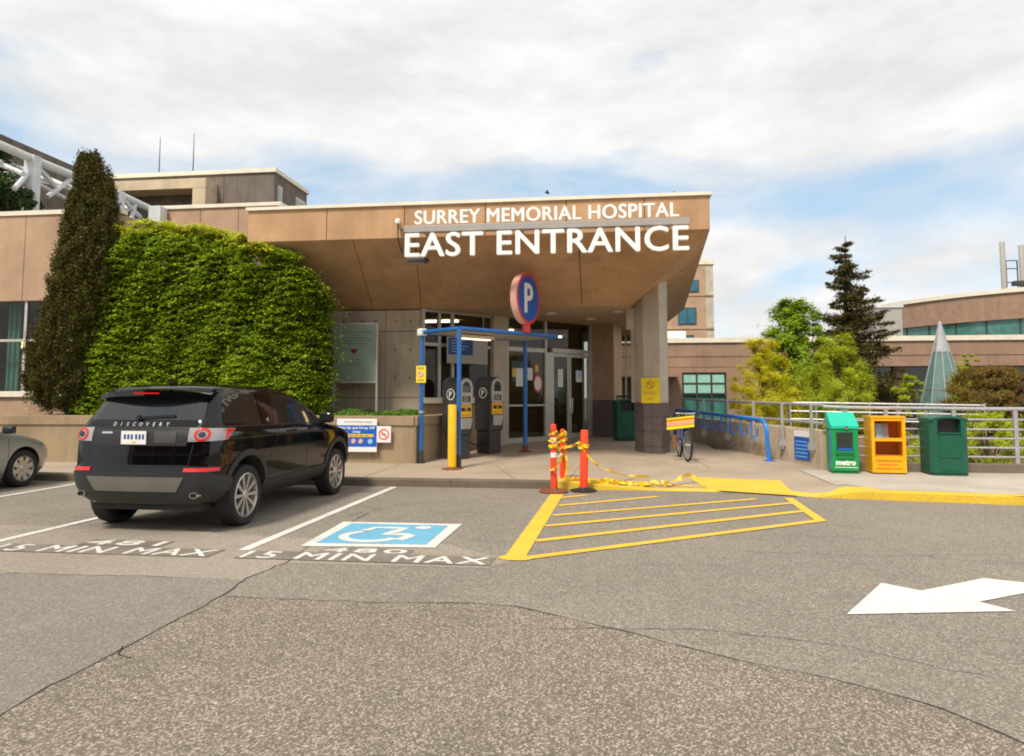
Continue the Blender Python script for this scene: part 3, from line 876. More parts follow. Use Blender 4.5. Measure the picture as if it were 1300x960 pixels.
# penthouse block behind
Yp = 30.; a = ony(60, 220, Yp); b = ony(349, 213.5, Yp)
pent = bgroup('concrete_block', 'weathered grey-brown concrete rooftop block above the hedge', (-16, 31, 5))
zt = b.z
mb = MB(); xs_ = [a.x, ony(203, 215, Yp).x, ony(285, 215, Yp).x, b.x]
for i in range(3): mb.b2((xs_[i]+.01, Yp, 0), (xs_[i+1]-.01, Yp+.4, zt-.2))
# far x,y of side end
k = 0
d = ray(390, 240); k = b.x*d[1]/d[0]
yend = k or Yp+6
mb.b2((b.x-.4, Yp+.41, 0), (b.x-.01, yend, zt-.2)); mb.b2((a.x, yend-.4, 0), (b.x-.41, yend, zt-.2))
mb.build('wall', M['concrete_d'], pent)
mb = MB(); mb.b2((a.x, Yp-.08, zt-.19), (b.x+.08, yend+.1, zt)); mb.build('roof', M['offwhite'], pent)
ym = Yp+(yend-Yp)*.42; yq = Yp+(yend-Yp)*.62
for y0, y1, z0, z1 in ((Yp+.3, Yp+(yend-Yp)*.2, zt-2.6, zt-.7), (yq, yend-.3, zt-2.4, zt-.7)):
    w = MB(); w.b2((b.x-.02, y0, z0), (b.x+.05, y1, z1)); wn = w.build('window', M['frame'], pent)
    w = MB(); w.b2((b.x+.04, y0+.1, z0+.1), (b.x+.07, y1-.1, z1-.1)); w.build('pane', M['lightgrey'], wn)
mb = MB(); c0 = ony(248, 228, Yp-.8); c1 = ony(264, 240, Yp-.8)
mb.b2((a.x, Yp-1., c1.z), (c1.x, Yp-.02, c0.z)); mb.b2((c0.x, Yp-1., 5), (c1.x, Yp-.02, c1.z-.003)); mb.build('cream_surround', M['cream'], pent, bevel=.02)
mb = MB(); mb.b2((a.x, Yp-.03, 4.5), (c0.x-.02, Yp-.005, c1.z-.25)); mb.build('recess', M['concrete_d'], pent)
# antennas
for px, pt, lab in ((202, 174, 'left one of two thin antenna masts on the rooftop block'), (245, 169, 'right, slightly taller one of two thin antenna masts on the rooftop block')):
    p = ony(px, 217, Yp+1); q = ony(px, pt, Yp+1)
    an = thing('antenna_mast', lab, 'antenna', (p.x, p.y, zt), group='antennas on the rooftop block')
    b_ = MB(); b_.tube([(0, 0, 0), (0, 0, (q.z-zt)*.5), (0, 0, q.z-zt)], [.03, .022, .012], 6); b_.build('mast', M['charcoal'], an, world=False)
    b_ = MB(); b_.box((0, 0, .03), (.2, .2, .06)); b_.build('base_plate', M['charcoal'], an, world=False)
# long brown building side on the left
xb = -22.; d = ray(3, 173); yb0 = xb*d[1]/d[0]; zb0 = HC+d[2]*yb0/d[1]
bb = bgroup('brown_building', 'long brown building side running back behind the white lattice, top left', (xb-3, yb0+10, 0))
mb = MB(); mb.b2((xb-6, yb0-6, 0), (xb, yb0+36, zb0-.35)); mb.build('wall', M['concrete_d'], bb)
mb = MB(); mb.b2((xb-6, yb0-6.1, zb0-.345), (xb+.12, yb0+36, zb0)); mb.build('roof', M['concrete_d'], bb)
p = Vector((xb+.3, 0, 0)); d = ray(53, 195); yy = xb*d[1]/d[0]
# white lattice canopy skeleton on the roof
xt = -15.2
def tx(px, py, x=xt):
    d = ray(px, py); k = x/d[0]; return Vector((x, d[1]*k, HC+d[2]*k))
lat = thing('steel_lattice', 'white tubular steel lattice frame rising above the left parapet', 'lattice', (xt-1, 18, 5.2))
chord = [tx(-60, 158), tx(2, 185), tx(48, 205), tx(95, 224), tx(150, 246), tx(192, 266)]
mb = MB(); mb.tube(chord, .11, 10); mb.build('top_chord', M['steelwhite'], lat, smooth=True)
for px, py in ((42, 203), (150, 247)):
    p = tx(px, py); mb = MB(); mb.b2((p.x-.14, p.y-.14, 5.), (p.x+.14, p.y+.14, p.z+.1)); mb.build('post', M['steelwhite'], lat)
for i, (px, py) in enumerate(((2, 200), (30, 214), (60, 222), (88, 232), (112, 242), (140, 252), (165, 260))):
    p = tx(px, py); mb = MB()
    mb.tube([p+Vector((-4.5*t, 0, -.15+1.1*math.sin(t*PI*.55)-.0*t)) for t in np.linspace(0, 1, 10)], .075, 8); mb.build('cross_rib', M['steelwhite'], lat, smooth=True)
for a_, b_ in (((18, 240), (45, 210)), ((60, 250), (90, 228)), ((70, 236), (45, 210)), ((92, 262), (120, 240)), ((150, 247), (178, 276)), ((165, 285), (172, 258)), ((136, 270), (178, 282))):
    mb = MB(); mb.tube([tx(*a_), tx(*b_)], .07, 8); mb.build('diagonal_brace', M['steelwhite'], lat, smooth=True)
for z0 in (6.9, 7.6):
    mb = MB(); mb.tube([(xt-1.2, chord[0].y, z0+.6), (xt-1.2, chord[-1].y, z0-.2)], .06, 8); mb.build('purlin', M['steelwhite'], lat, smooth=True)

# ---- brick wing at right
Yb = 42.
def box_building(px0, px1, ptop, Y, depth, root, m, cop=.35, name='wall'):
    a = ony(px0, ptop, Y); b = ony(px1, ptop, Y); z = (a.z+b.z)/2
    mb = MB(); mb.b2((a.x, Y, -1.), (b.x, Y+depth, z-cop)); w = mb.build(name, M[m], root)
    mb = MB(); mb.b2((a.x-.1, Y-.12, z-cop+.003), (b.x+.1, Y+depth, z)); mb.build('coping', M['offwhite'], root)
    return a.x, b.x, z
wing = bgroup('brown_wing', 'low reddish-brown hospital wing with pale coping behind the trees', (22, 44, -1))
zw = ony(1000, 428, Yb).z; x0 = ony(780, 430, Yb).x; x1 = ony(1700, 430, Yb).x
zu = ony(900, 466, Yb).z; zg = ony(900, 453, Yb).z
mb = MB(); mb.b2((x0, Yb, zg+.02), (x1, Yb+8, zw-.28)); mb.b2((x0, Yb+.03, zu), (x1, Yb+8, zg)); mb.build('wall', M['precast_r'], wing)
mb = MB(); mb.b2((x0, Yb-.1, zw-.277), (x1, Yb+8, zw)); mb.build('coping', M['offwhite'], wing)
def wq(px, py, Y=Yb): return ony(px, py, Y)
wa = wq(866, 473); wb = wq(923, 512)
mb = MB(); mb.b2((x0, Yb+.05, -1), (wa.x, Yb+8, zu-.003)); mb.b2((wb.x, Yb+.05, -1), (wq(1000, 480).x, Yb+8, zu-.003)); mb.b2((wa.x, Yb+.05, wa.z), (wb.x, Yb+1, zu-.003))
mb.build('lower_wall', M['precast_r'], wing)
mb = MB(); mb.b2((wq(1000, 480).x, Yb+.9, -1), (x1, Yb+1.2, zu)); mb.build('recessed_glazing', M['windark'], wing)
mb = MB(); 
for i in range(14): x = wq(1000, 480).x+i*3.; mb.b2((x, Yb+.6, -1), (x+.3, Yb+.9, zu-.003))
mb.build('pier', M['precast_r'], wing)
fr = MB(); W_ = wb.x-wa.x
for i in range(4): x = wa.x+W_*i/3; fr.b2((x-.05, Yb+.1, -1), (x+.05, Yb+.25, wa.z))
for z in (wa.z-.06, wq(890, 487).z, wq(890, 500).z, -.8): fr.b2((wa.x, Yb+.11, z-.05), (wb.x, Yb+.24, z+.05))
wn = fr.build('window', M['charcoal'], wing)
g = MB(); g.b2((wa.x, Yb+.26, -1), (wb.x, Yb+.30, wa.z)); g.build('pane', M['wingreen'], wn)
g = MB(); g.b2((wa.x+.1, Yb+.13, wq(890, 499).z), (wb.x-.1, Yb+.14, wa.z-.1)); g.build('blind', M['blind'], wn)
fo = MB(); fo.b2((x0, Yb-1.6, zu-.6), (wa.x-.3, Yb, zu-.45)); fo.build('canopy_ledge', M['precast_r'], wing)
# ---- rotunda
Yr = 90.
RR = 24.
cL = ony(1126, 395, 100.); cx = cL.x+RR-3.4; cy = 100.
rot = bgroup('rotunda', 'round brown upper storey with a green glass ribbon window, far right', (cx, cy, 4))
zrt = ony(1300, 375, Yr-4).z; zrb = ony(1300, 410, Yr-4).z; zgb = ony(1300, 432, Yr-4).z
TM = Matrix.Translation((cx, cy, 0))
mb = MB(); mb.lathe([(RR, zrb), (RR, zrt-.3), (RR-.5, zrt-.3), (RR-.5, zrb)], 96, TM, cap=False); mb.v = mb.v; mb.f += [(i+96*3, (i+1) % 96+96*3, (i+1) % 96, i) for i in range(96)]
mb.build('upper_band', M['precast_r'], rot, smooth=True)
mb = MB(); mb.lathe([(RR+.22, zrt-.297), (RR+.22, zrt+.15)], 96, TM); mb.build('roof_edge', M['offwhite'], rot, smooth=True)
mb = MB(); mb.lathe([(RR-.35, zgb), (RR-.35, zrb)], 96, TM); rg = mb.build('ribbon_window', M['wingreen'], rot, smooth=True)
mb = MB()
for i in range(48):
    t = 2*PI*i/48; mb.box((cx+(RR-.33)*math.cos(t), cy+(RR-.33)*math.sin(t), (zgb+zrb)/2), (.14, .14, zrb-zgb), t)
mb.build('mullion', M['charcoal'], rg)
mb = MB(); mb.lathe([(RR-.6, -1), (RR-.6, zgb)], 64, TM); mb.build('wall', M['precast_r'], rot)
# grey plant room left of rotunda
pr = bgroup('grey_plant_room', 'small grey metal roof box peeping out left of the rotunda', (30, 62, 5))
a = ony(1110, 388, 62); b = ony(1130, 425, 62); mb = MB(); mb.b2((a.x, 62, 3), (b.x+1, 66, a.z-.2)); mb.build('wall', M['lightgrey'], pr); mb = MB(); mb.b2((a.x-.1, 61.9, a.z-.197), (b.x+1.1, 66.1, a.z)); mb.build('roof', M['steelwhite'], pr)
# upper roof + stacks
Yk = 130.
a = ony(1262, 373, Yk); b = ony(1340, 357, Yk); ur = bgroup('upper_roof_block', 'dark edged roof block above the rotunda at the right border', (b.x, Yk+2, 8))
mb = MB(); mb.slab([(a.x, Yk, a.z-.1), (b.x+8, Yk, b.z-.1+1.2), (b.x+8, Yk, b.z-4), (a.x, Yk, a.z-3)], 6, (0, -1, 0)); mb.build('wall', M['precast_r'], ur)
mb = MB(); bar((a.x-.2, Yk-.3, a.z), (b.x+8, Yk-.3, b.z+1.6), .5, .4, mb); mb.build('roof_edge', M['charcoal'], ur)
def stack(px, ptop, lab):
    p = ony(px, 366, Yk+.5); q = ony(px, ptop, Yk+.5)
    s = thing('exhaust_stack', lab, 'chimney', (p.x, p.y, p.z-.6), group='exhaust stacks on the far roof')
    H = q.z-p.z+.6
    b_ = MB(); b_.lathe([(.42, 0), (.42, H*.98), (.34, H)], 16); b_.build('flue', M['greymetal'], s, world=False, smooth=True)
    b_ = MB(); b_.lathe([(.55, 0), (.55, .3)], 16); b_.build('flue_base', M['charcoal'], s, world=False)
stack(1275, 307, 'tall grey exhaust stack with a ladder frame beside it')
stack(1299, 311, 'pinkish exhaust stack cut by the right border')
p = ony(1283, 331, Yk+.5); q = ony(1287, 360, Yk+.5)
ld = thing('access_frame', 'dark rectangular access frame beside the tall exhaust stack', 'frame', (p.x, p.y, q.z))
b_ = MB(); H = p.z-q.z; b_.tube([(-.8, 0, -.6), (-.8, 0, H)], .11, 6); b_.tube([(1., 0, -.6), (1., 0, H)], .11, 6)
for z in (H, H*.65, .2): b_.tube([(-.8, 0, z), (1., 0, z)], .09, 6)
b_.build('frame_tubes', M['charcoal'], ld, world=False); b_ = MB(); b_.box((1.2, 0, 0), (2., 1.2, .8)); b_.build('fan_box', M['charcoal'], ld, world=False, bevel=.05)
# ---- tan tower
Yt = 75.; tw = bgroup('tan_tower', 'tan tower block with blue windows behind the canopy corner', (20, 80, -1))
a = ony(800, 332, Yt); b = ony(905, 332, Yt); cbx = ony(895, 340, Yt).x
mb = MB(); mb.b2((a.x, Yt, -1), (cbx, Yt+12, a.z-.5)); mb.build('wall', M['precast_l'], tw)
mb = MB(); mb.b2((cbx+.003, Yt+.05, -1), (b.x, Yt+12, a.z-.5)); mb.build('grey_corner', M['pillar'], tw)
mb = MB(); mb.b2((a.x, Yt-.1, a.z-.497), (b.x+.1, Yt+12, a.z)); mb.build('roof', M['offwhite'], tw)
for x0_, y0_, x1_, y1_ in ((873, 357, 886, 370), (862, 392, 883, 411), (850, 427, 880, 450)):
    p = ony(x0_, y0_, Yt); q = ony(x1_, y1_, Yt)
    f = MB(); f.b2((p.x-.1, Yt-.06, q.z-.1), (q.x+.1, Yt+.1, p.z+.1)); w = f.build('window', M['charcoal'], tw)
    g = MB(); g.b2((p.x, Yt-.09, q.z), ((p.x+q.x)/2-.04 if q.x-p.x > 1.4 else q.x, Yt-.05, p.z))
    if q.x-p.x > 1.4: g.b2(((p.x+q.x)/2+.04, Yt-.09, q.z), (q.x, Yt-.05, p.z))
    g.build('pane', M['winblue'], w)
lg = MB(); 
for py in (375, 417): z = ony(880, py, Yt).z; lg.b2((a.x, Yt-.08, z-.08), (b.x, Yt+.06, z+.08))
lg.build('ledge', M['precast_l'], tw)
# ---- small white rooftop unit next to the canopy
p = ony(857, 424, 44); u = tag(MB().b2((p.x-.6, 43.6, zw), (p.x+.6, 44.6, zw+.55)).build('rooftop_unit', M['white'], bevel=.03), 'small white unit on the wing roof beside the canopy corner', 'roof unit')
# ---- glass cone skylight
Yc = 30.; ct = ony(1193, 408, Yc); cb = ony(1193, 520, Yc); rbse = (ony(1214, 512, Yc).x-ony(1165, 512, Yc).x)/2*1.22
cn = thing('glass_cone', 'pointed glass and steel cone skylight rising behind the railings', 'skylight', (ct.x, Yc, -1.))
H = ct.z+1; n = 10
def cr_(z): return rbse*(1-z/H)/(1-(cb.z+1)/H)
zc_ = ony(1193, 447, Yc).z+1
mb = MB(); mb.lathe([(cr_(0), 0), (cr_(zc_), zc_)], n, cap=False); mb.build('glazing', M['conegl'], cn, world=False)
mb = MB(); mb.lathe([(cr_(zc_)+.01, zc_), (.01, H)], n, cap=False); mb.build('metal_tip', M['galv'], cn, world=False)
mb = MB()
for i in range(n):
    t = 2*PI*i/n; mb.tube([(cr_(0)*math.cos(t), cr_(0)*math.sin(t), 0), (.02*math.cos(t), .02*math.sin(t), H)], .016, 6)
for z in (zc_, zc_*.66, zc_*.33): mb.lathe([(cr_(z)+.02, z-.02), (cr_(z)+.02, z+.02)], n, cap=False)
mb.build('steel_ribs', M['galv'], cn, world=False)
# ================================================================ PLANTERS
pw = thing('planter_wall', 'long stained concrete planter wall below the hedge with a capped top', 'planter', (-9, 14.7, .13))
PT = 1.14
outer = [(-40, 13.75), (-12.6, 14.05), (-5.9, 14.66), (-3.89, 14.61), (-3.16, 17.83), (-3.45, 17.9)]
mb = MB()
def thick_line(pts, th, z0, z1, off=0):
    n = len(pts); L_ = []; R_ = []
    for i in range(n):
        a = Vector(pts[max(i-1, 0)]); b = Vector(pts[min(i+1, n-1)]); d = (b-a).normalized(); nn = Vector((-d.y, d.x))
        p = Vector(pts[i]); L_.append(p-nn*off); R_.append(p+nn*th)
    mb = MB()
    for i in range(n-1):
        mb.prism([tuple(L_[i]), tuple(L_[i+1]), tuple(R_[i+1]), tuple(R_[i])], z0, z1)
    return mb
front = [(-40, 13.6), (-30, 13.75), (-20, 13.95), (-12.6, 14.1), (-9.5, 14.35), (-7.2, 14.52), (-5.9, 14.66), (-3.92, 14.63)]
thick_line(front, .22, 0, PT-.2).build('wall', M['concrete_p'], pw)
thick_line(front, .30, PT-.20, PT, .035).build('wall_cap', M['concrete_p'], pw, bevel=.012)
side = [(-3.89, 14.63), (-3.24, 17.5)]
thick_line([side[0], side[1]], .22, 0, PT-.2).build('wall', M['concrete_p'], pw)
thick_line([side[0], side[1]], .30, PT-.20, PT-.001, .035).build('wall_cap', M['concrete_p'], pw, bevel=.012)
so = MB(); so.prism([(-40, 13.8), (-12.6, 14.3), (-4.1, 14.85), (-3.55, 17.3), (-4.2, 17.1), (-4.4, 16.9), (-11.6, 16.9), (-11.7, 15.7), (-40, 15.7)], .4, PT-.08)
so.build('soil', M['ground'], pw)
jt = MB()
for x in (-15.2, -12.7, -10.2, -7.7, -5.4):
    y = np.interp(x, [p[0] for p in front], [p[1] for p in front]); jt.box((x, y-.0, .55), (.012, .012, .8))
jt.build('joint', M['tar'], pw)

# ================================================================ VEGETATION
def leaf_quads(cen, nrm, size, asp=.55, cup=0):
    """numpy arrays -> one leaf (4-vertex) per centre, oriented around nrm with random roll"""
    n = len(cen); nrm = nrm/np.linalg.norm(nrm, axis=1, keepdims=True)
    r = rng.normal(size=(n, 3)); a = np.cross(nrm, r); a /= np.linalg.norm(a, axis=1, keepdims=True)
    b = np.cross(nrm, a)
    s = size*rng.uniform(.65, 1.3, (n, 1))
    v = np.stack([cen-a*s*.5, cen+b*s*asp*.5, cen+a*s*.5, cen-b*s*asp*.5], 1).reshape(-1, 3)
    return v
def quads_obj(name, v, m, parent=None, world=True):
    n = len(v)//4
    me = bpy.data.meshes.new(name)
    loc = None
    if parent is not None and world:
        L_ = np.array(parent.location[:]); v = v-L_
    elif parent is None:
        loc = (v.min(0)+v.max(0))/2; loc[2] = v[:, 2].min(); v = v-loc
    me.vertices.add(4*n); me.vertices.foreach_set('co', v.astype(np.float32).ravel())
    me.loops.add(4*n); me.loops.foreach_set('vertex_index', np.arange(4*n, dtype=np.int32))
    me.polygons.add(n); me.polygons.foreach_set('loop_start', np.arange(0, 4*n, 4, dtype=np.int32))
    me.update(calc_edges=True); me.validate()
    me.materials.append(m)
    o = bpy.data.objects.new(name, me); C.objects.link(o)
    if parent is not None: o.parent = parent
    if loc is not None: o.location = loc.tolist()
    return o

M['hedge'] = leafmat('hedge_leaves', (.06, .13, .006), (.21, .33, .010), (.50, .58, .02), .4, 2.2)
M['hedgetop'] = leafmat('yellow_hedge_leaves', (.28, .36, .02), (.48, .52, .025), (.66, .62, .04), .35, 3)
M['cypress'] = leafmat('cypress_foliage', (.04, .055, .010), (.075, .072, .013), (.14, .085, .018), .2, 3.6)
M['spruce'] = leafmat('spruce_needles', (.04, .05, .012), (.09, .085, .02), (.20, .12, .04), .15, 1.2)
M['green_tree'] = leafmat('fresh_green_leaves', (.13, .26, .012), (.30, .46, .02), (.50, .60, .03), .5, 1.2)
M['yellow_tree'] = leafmat('yellow_green_leaves', (.42, .42, .015), (.70, .66, .03), (.90, .78, .05), .6, 1.2, .92)
M['olive_tree'] = leafmat('willow_green_leaves', (.26, .34, .02), (.50, .58, .03), (.72, .72, .05), .6, 1.2, .9)
M['maple'] = leafmat('bronze_maple_leaves', (.12, .065, .015), (.20, .115, .02), (.26, .21, .03), .4, 1.5)
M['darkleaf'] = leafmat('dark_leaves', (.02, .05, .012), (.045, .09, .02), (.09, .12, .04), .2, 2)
M['cover'] = leafmat('ground_cover', (.04, .13, .01), (.10, .26, .02), (.30, .45, .10), .35, 4)

# ---- the big layered hedge
hx0 = ony(104, 400, 15.4).x; hx1 = ony(421, 400, 15.4).x
hroot = thing('layered_hedge', 'huge bright green hedge with horizontal leafy layers standing in the planter', 'hedge', ((hx0+hx1)/2, 15.5, PT-.08))
def hedge_top(px): return np.interp(px, [100, 125, 150, 180, 215, 262, 300, 340, 380, 410, 424], [345, 318, 292, 284, 285, 291, 296, 305, 324, 358, 400])
fx = np.array([ony(a, 400, 15.3).x for a in np.linspace(100, 430, 34)])
topz = np.array([ony(a, float(hedge_top(a)), 15.3 if a < 300 else 14.85).z for a in np.linspace(100, 430, 34)])
topz = topz+.05*np.sin(fx*5.3)+.04*np.sin(fx*11.7)
def body_top(X): return np.where(X > XL-.1, np.minimum(np.interp(X, fx, topz), 4.90), np.interp(X, fx, topz))
NS = 5200
SX = rng.uniform(hx0, hx1, NS); hh_ = rng.random(NS)
# loosely tiered heights so the shoots read as many thin irregular layers
TZ = body_top(SX); SZ = PT-.1+(TZ-PT+.05)*hh_
sp_ = .165; wave = .09*np.sin(SX*1.9)+.06*np.sin(SX*4.7+1)+.05*np.sin(SX*9.1+2)
SZ = np.round((SZ-wave)/sp_)*sp_+wave+rng.normal(0, .030, NS)
SZ = np.clip(SZ, PT-.1, TZ)
top_s = rng.random(NS) < .16
def bulge(X, Z):
    T = body_top(X); h = np.clip((Z-PT)/(T-PT+1e-6), 0, 1); ex = np.clip((X-hx0)/(hx1-hx0), 0, 1); edge = np.minimum(ex, 1-ex)
    tp = np.where(X > XL-.4, .12, .6); return .10*np.sin(h*PI)+.75*np.clip(1-edge/.10, 0, 1)**2+tp*np.clip((h-.80)/.2, 0, 1)**2-np.where(X > XL-.4, .16, 0)
SY = 14.80+bulge(SX, SZ)+.07*np.sin(SX*2.2+SZ*1.6)+.06*np.sin(SX*5.1-SZ*3)+rng.normal(0, .05, NS)
SY = np.where(top_s & (SX < XL-.2), rng.uniform(15.0, 16.7, NS), SY); SZ = np.where(top_s, TZ-rng.random(NS)*.10-.02, SZ)
per = 30
u = rng.normal(0, 1, (NS, per)); v = rng.random((NS, per)); w_ = rng.normal(0, 1, (NS, per))
ln = rng.uniform(.07, .17, NS)[:, None]
CX = SX[:, None]+u*ln; CY = SY[:, None]-.02-v*.13+.10*(np.abs(u)/2)**2; CZ = SZ[:, None]+.020*w_-.045*v-.02*u*u*.5
tilt_ = rng.normal(0, .22, NS)[:, None]; CZ = CZ+u*ln*tilt_
cen = np.stack([CX, CY, CZ], 2).reshape(-1, 3)
lim = np.where(cen[:, 0] > XL-.15, ZB-.03-(cen[:, 1]-YF)*(ZB-ZS)/(YW-YF), 9)
sid = np.repeat(np.arange(NS), per); keep = (cen[:, 2] < lim)
cen = cen[keep]; sid = sid[keep]
nr = np.stack([rng.normal(0, .35, len(cen)), -.45+rng.normal(0, .3, len(cen)), .85+rng.normal(0, .25, len(cen))], 1)
TT = body_top(cen[:, 0])
up = (cen[:, 2] > TT-.30+rng.normal(0, .10, NS)[sid]) & (cen[:, 0] > hx0+.7) & (cen[:, 0] < XL+.6)
quads_obj('foliage', leaf_quads(cen[~up], nr[~up], .062, .6), M['hedge'], hroot)
quads_obj('top_leaves', leaf_quads(cen[up]+np.array([0, 0, .04]), nr[up], .07, .5), M['hedgetop'], hroot)  # yellower leaves along the top of the hedge
# inner leaves, the shade between the layers put into a darker leaf colour
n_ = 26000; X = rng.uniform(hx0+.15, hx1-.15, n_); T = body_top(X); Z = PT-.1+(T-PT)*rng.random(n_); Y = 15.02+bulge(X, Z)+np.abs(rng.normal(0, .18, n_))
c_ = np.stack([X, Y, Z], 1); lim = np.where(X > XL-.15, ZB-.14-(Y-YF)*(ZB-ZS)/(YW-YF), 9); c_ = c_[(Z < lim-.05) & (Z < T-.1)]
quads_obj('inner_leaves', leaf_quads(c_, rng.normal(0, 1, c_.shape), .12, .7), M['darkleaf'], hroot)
mb = MB()
for i in range(9):
    x = hx0+.5+(hx1-hx0-1)*i/8
    p = [(x, 15.7, PT-.1), (x+random.uniform(-.2, .2), 15.6, 2.4), (x+random.uniform(-.4, .4), 15.6, 3.9)]
    mb.tube(p, [.09, .06, .02], 7)
mb.build('stems', M['bark'], hroot)

def crown(name, root, cloud, size, m, asp=.5):
    """cloud: array of centres; leaves face outward-ish and up"""
    c = cloud.mean(0); n = cloud-c; n = n/(np.linalg.norm(n, axis=1, keepdims=True)+1e-6)+rng.normal(0, .45, cloud.shape)+np.array([-.3, -.3, .9])
    return quads_obj(name, leaf_quads(cloud, n, size, asp), m, root)
def blob_cloud(clumps, per):
    out = []
    for (x, y, z, r) in clumps:
        d = rng.normal(size=(per, 3)); d /= np.linalg.norm(d, axis=1, keepdims=True)
        out.append(np.array([x, y, z])+d*(r*np.abs(rng.normal(.7, .38, (per, 1))))*np.array([1, 1, .8]))
    return np.concatenate(out)

# ---- cypress, twin topped
cy = thing('cypress', 'tall narrow brown-tinged cypress with a forked tip left of the hedge', 'tree', (ony(92, 500, 14.95).x, 15.0, PT-.08))
def cyl_cloud(profile, Y, n, jit=.0):
    """profile: list of (py, pxl, pxr) survey widths -> real lumpy round crown"""
    py = np.array([p[0] for p in profile], float)
    zs = np.array([ony(90, a, Y).z for a in py]); xl = np.array([ony(p[1], p[0], Y).x for p in profile]); xr = np.array([ony(p[2], p[0], Y).x for p in profile])
    t = rng.random(n)
    o = np.argsort(zs); zs, xl, xr = zs[o], xl[o], xr[o]
    z = zs[0]+(zs[-1]-zs[0])*t
    c = np.interp(z, zs, (xl+xr)/2); r = np.interp(z, zs, (xr-xl)/2)
    a = rng.random(n)*2*PI
    lump = 1+.15*np.sin(a*4+z*3.1)*np.sin(z*4+a*2)+.09*np.sin(a*7-z*9)+.05*np.sin(a*11+z*17)
    rr = r*lump*rng.uniform(.72, 1.03, n)
    return np.stack([c+rr*np.cos(a), Y+rr*np.sin(a)*.85, z], 1)
main = cyl_cloud([(203, 110, 114), (212, 104, 122), (235, 98, 127), (260, 92, 135), (300, 82, 147), (350, 74, 150), (400, 62, 142), (440, 50, 134), (480, 44, 128), (505, 52, 120), (518, 68, 112)], 15.0, 90000)
tip2 = cyl_cloud([(200, 118, 121), (212, 112, 130), (222, 112, 138), (240, 110, 143), (280, 112, 148), (330, 108, 150), (380, 100, 146)], 15.15, 26000)
tip3 = cyl_cloud([(201, 102, 105), (212, 98, 112), (240, 95, 118)], 14.9, 4000)
def tufts(c, per): return (c[:, None, :]+rng.normal(0, 1, (len(c), per, 3))*np.array([.034, .034, .085])).reshape(-1, 3)
allc = np.concatenate([tufts(main[:2300], 44), tufts(tip2[:600], 44), tufts(tip3[:90], 42), main[:26000]*1.])
nr = np.stack([rng.normal(0, 1, len(allc)), rng.normal(-.4, .8, len(allc)), rng.normal(.2, .5, len(allc))], 1)
quads_obj('crown', leaf_quads(allc, nr, .055, .5), M['cypress'], cy)
mb = MB(); mb.tube([(cy.location.x, 15., PT-.1), (cy.location.x+.1, 15., 3), (cy.location.x+.25, 15.05, 5.)], [.16, .1, .03], 8); mb.build('trunk', M['bark'], cy)
for (px_, py_, r_) in ((92, 420, .62), (100, 340, .5), (112, 270, .32)):
    pass

# ---- roof garden shrub top left
sr = thing('rooftop_tree', 'dark leafy tree top behind the left parapet at the left border', 'tree', (ony(15, 270, 17.).x, 17., 5.5))
cl = []
for (px_, py_, r_) in ((-5, 190, .35), (5, 225, .45), (-12, 250, .5), (20, 240, .35), (28, 258, .3), (2, 262, .4), (47, 262, .14), (45, 250, .13), (-4, 208, .35)):
    p = ony(px_, py_, 17.); cl.append((p.x, 17.+random.uniform(-.4, .4), p.z, r_))
crown('crown', sr, blob_cloud(cl, 900), .10, M['darkleaf'])
mb = MB(); b0_ = sr.location
for c in cl: mb.tube([(b0_.x, 17, 5.), ((b0_.x+c[0])/2, 17, 5.9), c[:3]], [.07, .04, .015], 6)
mb.build('branches', M['bark'], sr)

# ---- ground cover in the planter
def cover(name, x0, x1, y0, y1, z, n, hgt, lab, m, s=.06):
    x = rng.uniform(x0, x1, n); y = rng.uniform(y0, y1, n)
    hh = hgt*(.35+.65*np.abs(np.sin(x*3.1)*np.sin(x*1.3+y*2)))
    z_ = z+rng.random(n)*hh
    nr = np.stack([rng.normal(0, .6, n), rng.normal(-.2, .6, n), np.ones(n)], 1)
    o = quads_obj(name, leaf_quads(np.stack([x, y, z_], 1), nr, s, .35), m)
    tag(o, lab, 'plants', kind='stuff')
cover('ground_cover', -6.6, -4.05, 14.85, 16.6, PT-.08, 16000, .22, 'low green ground cover in the planter under the donor board', M['cover'])
cover('ground_cover', -16.5, -12.2, 14.4, 15.5, PT-.1, 6000, .10, 'sparse ground cover in the planter left of the cypress', M['darkleaf'])

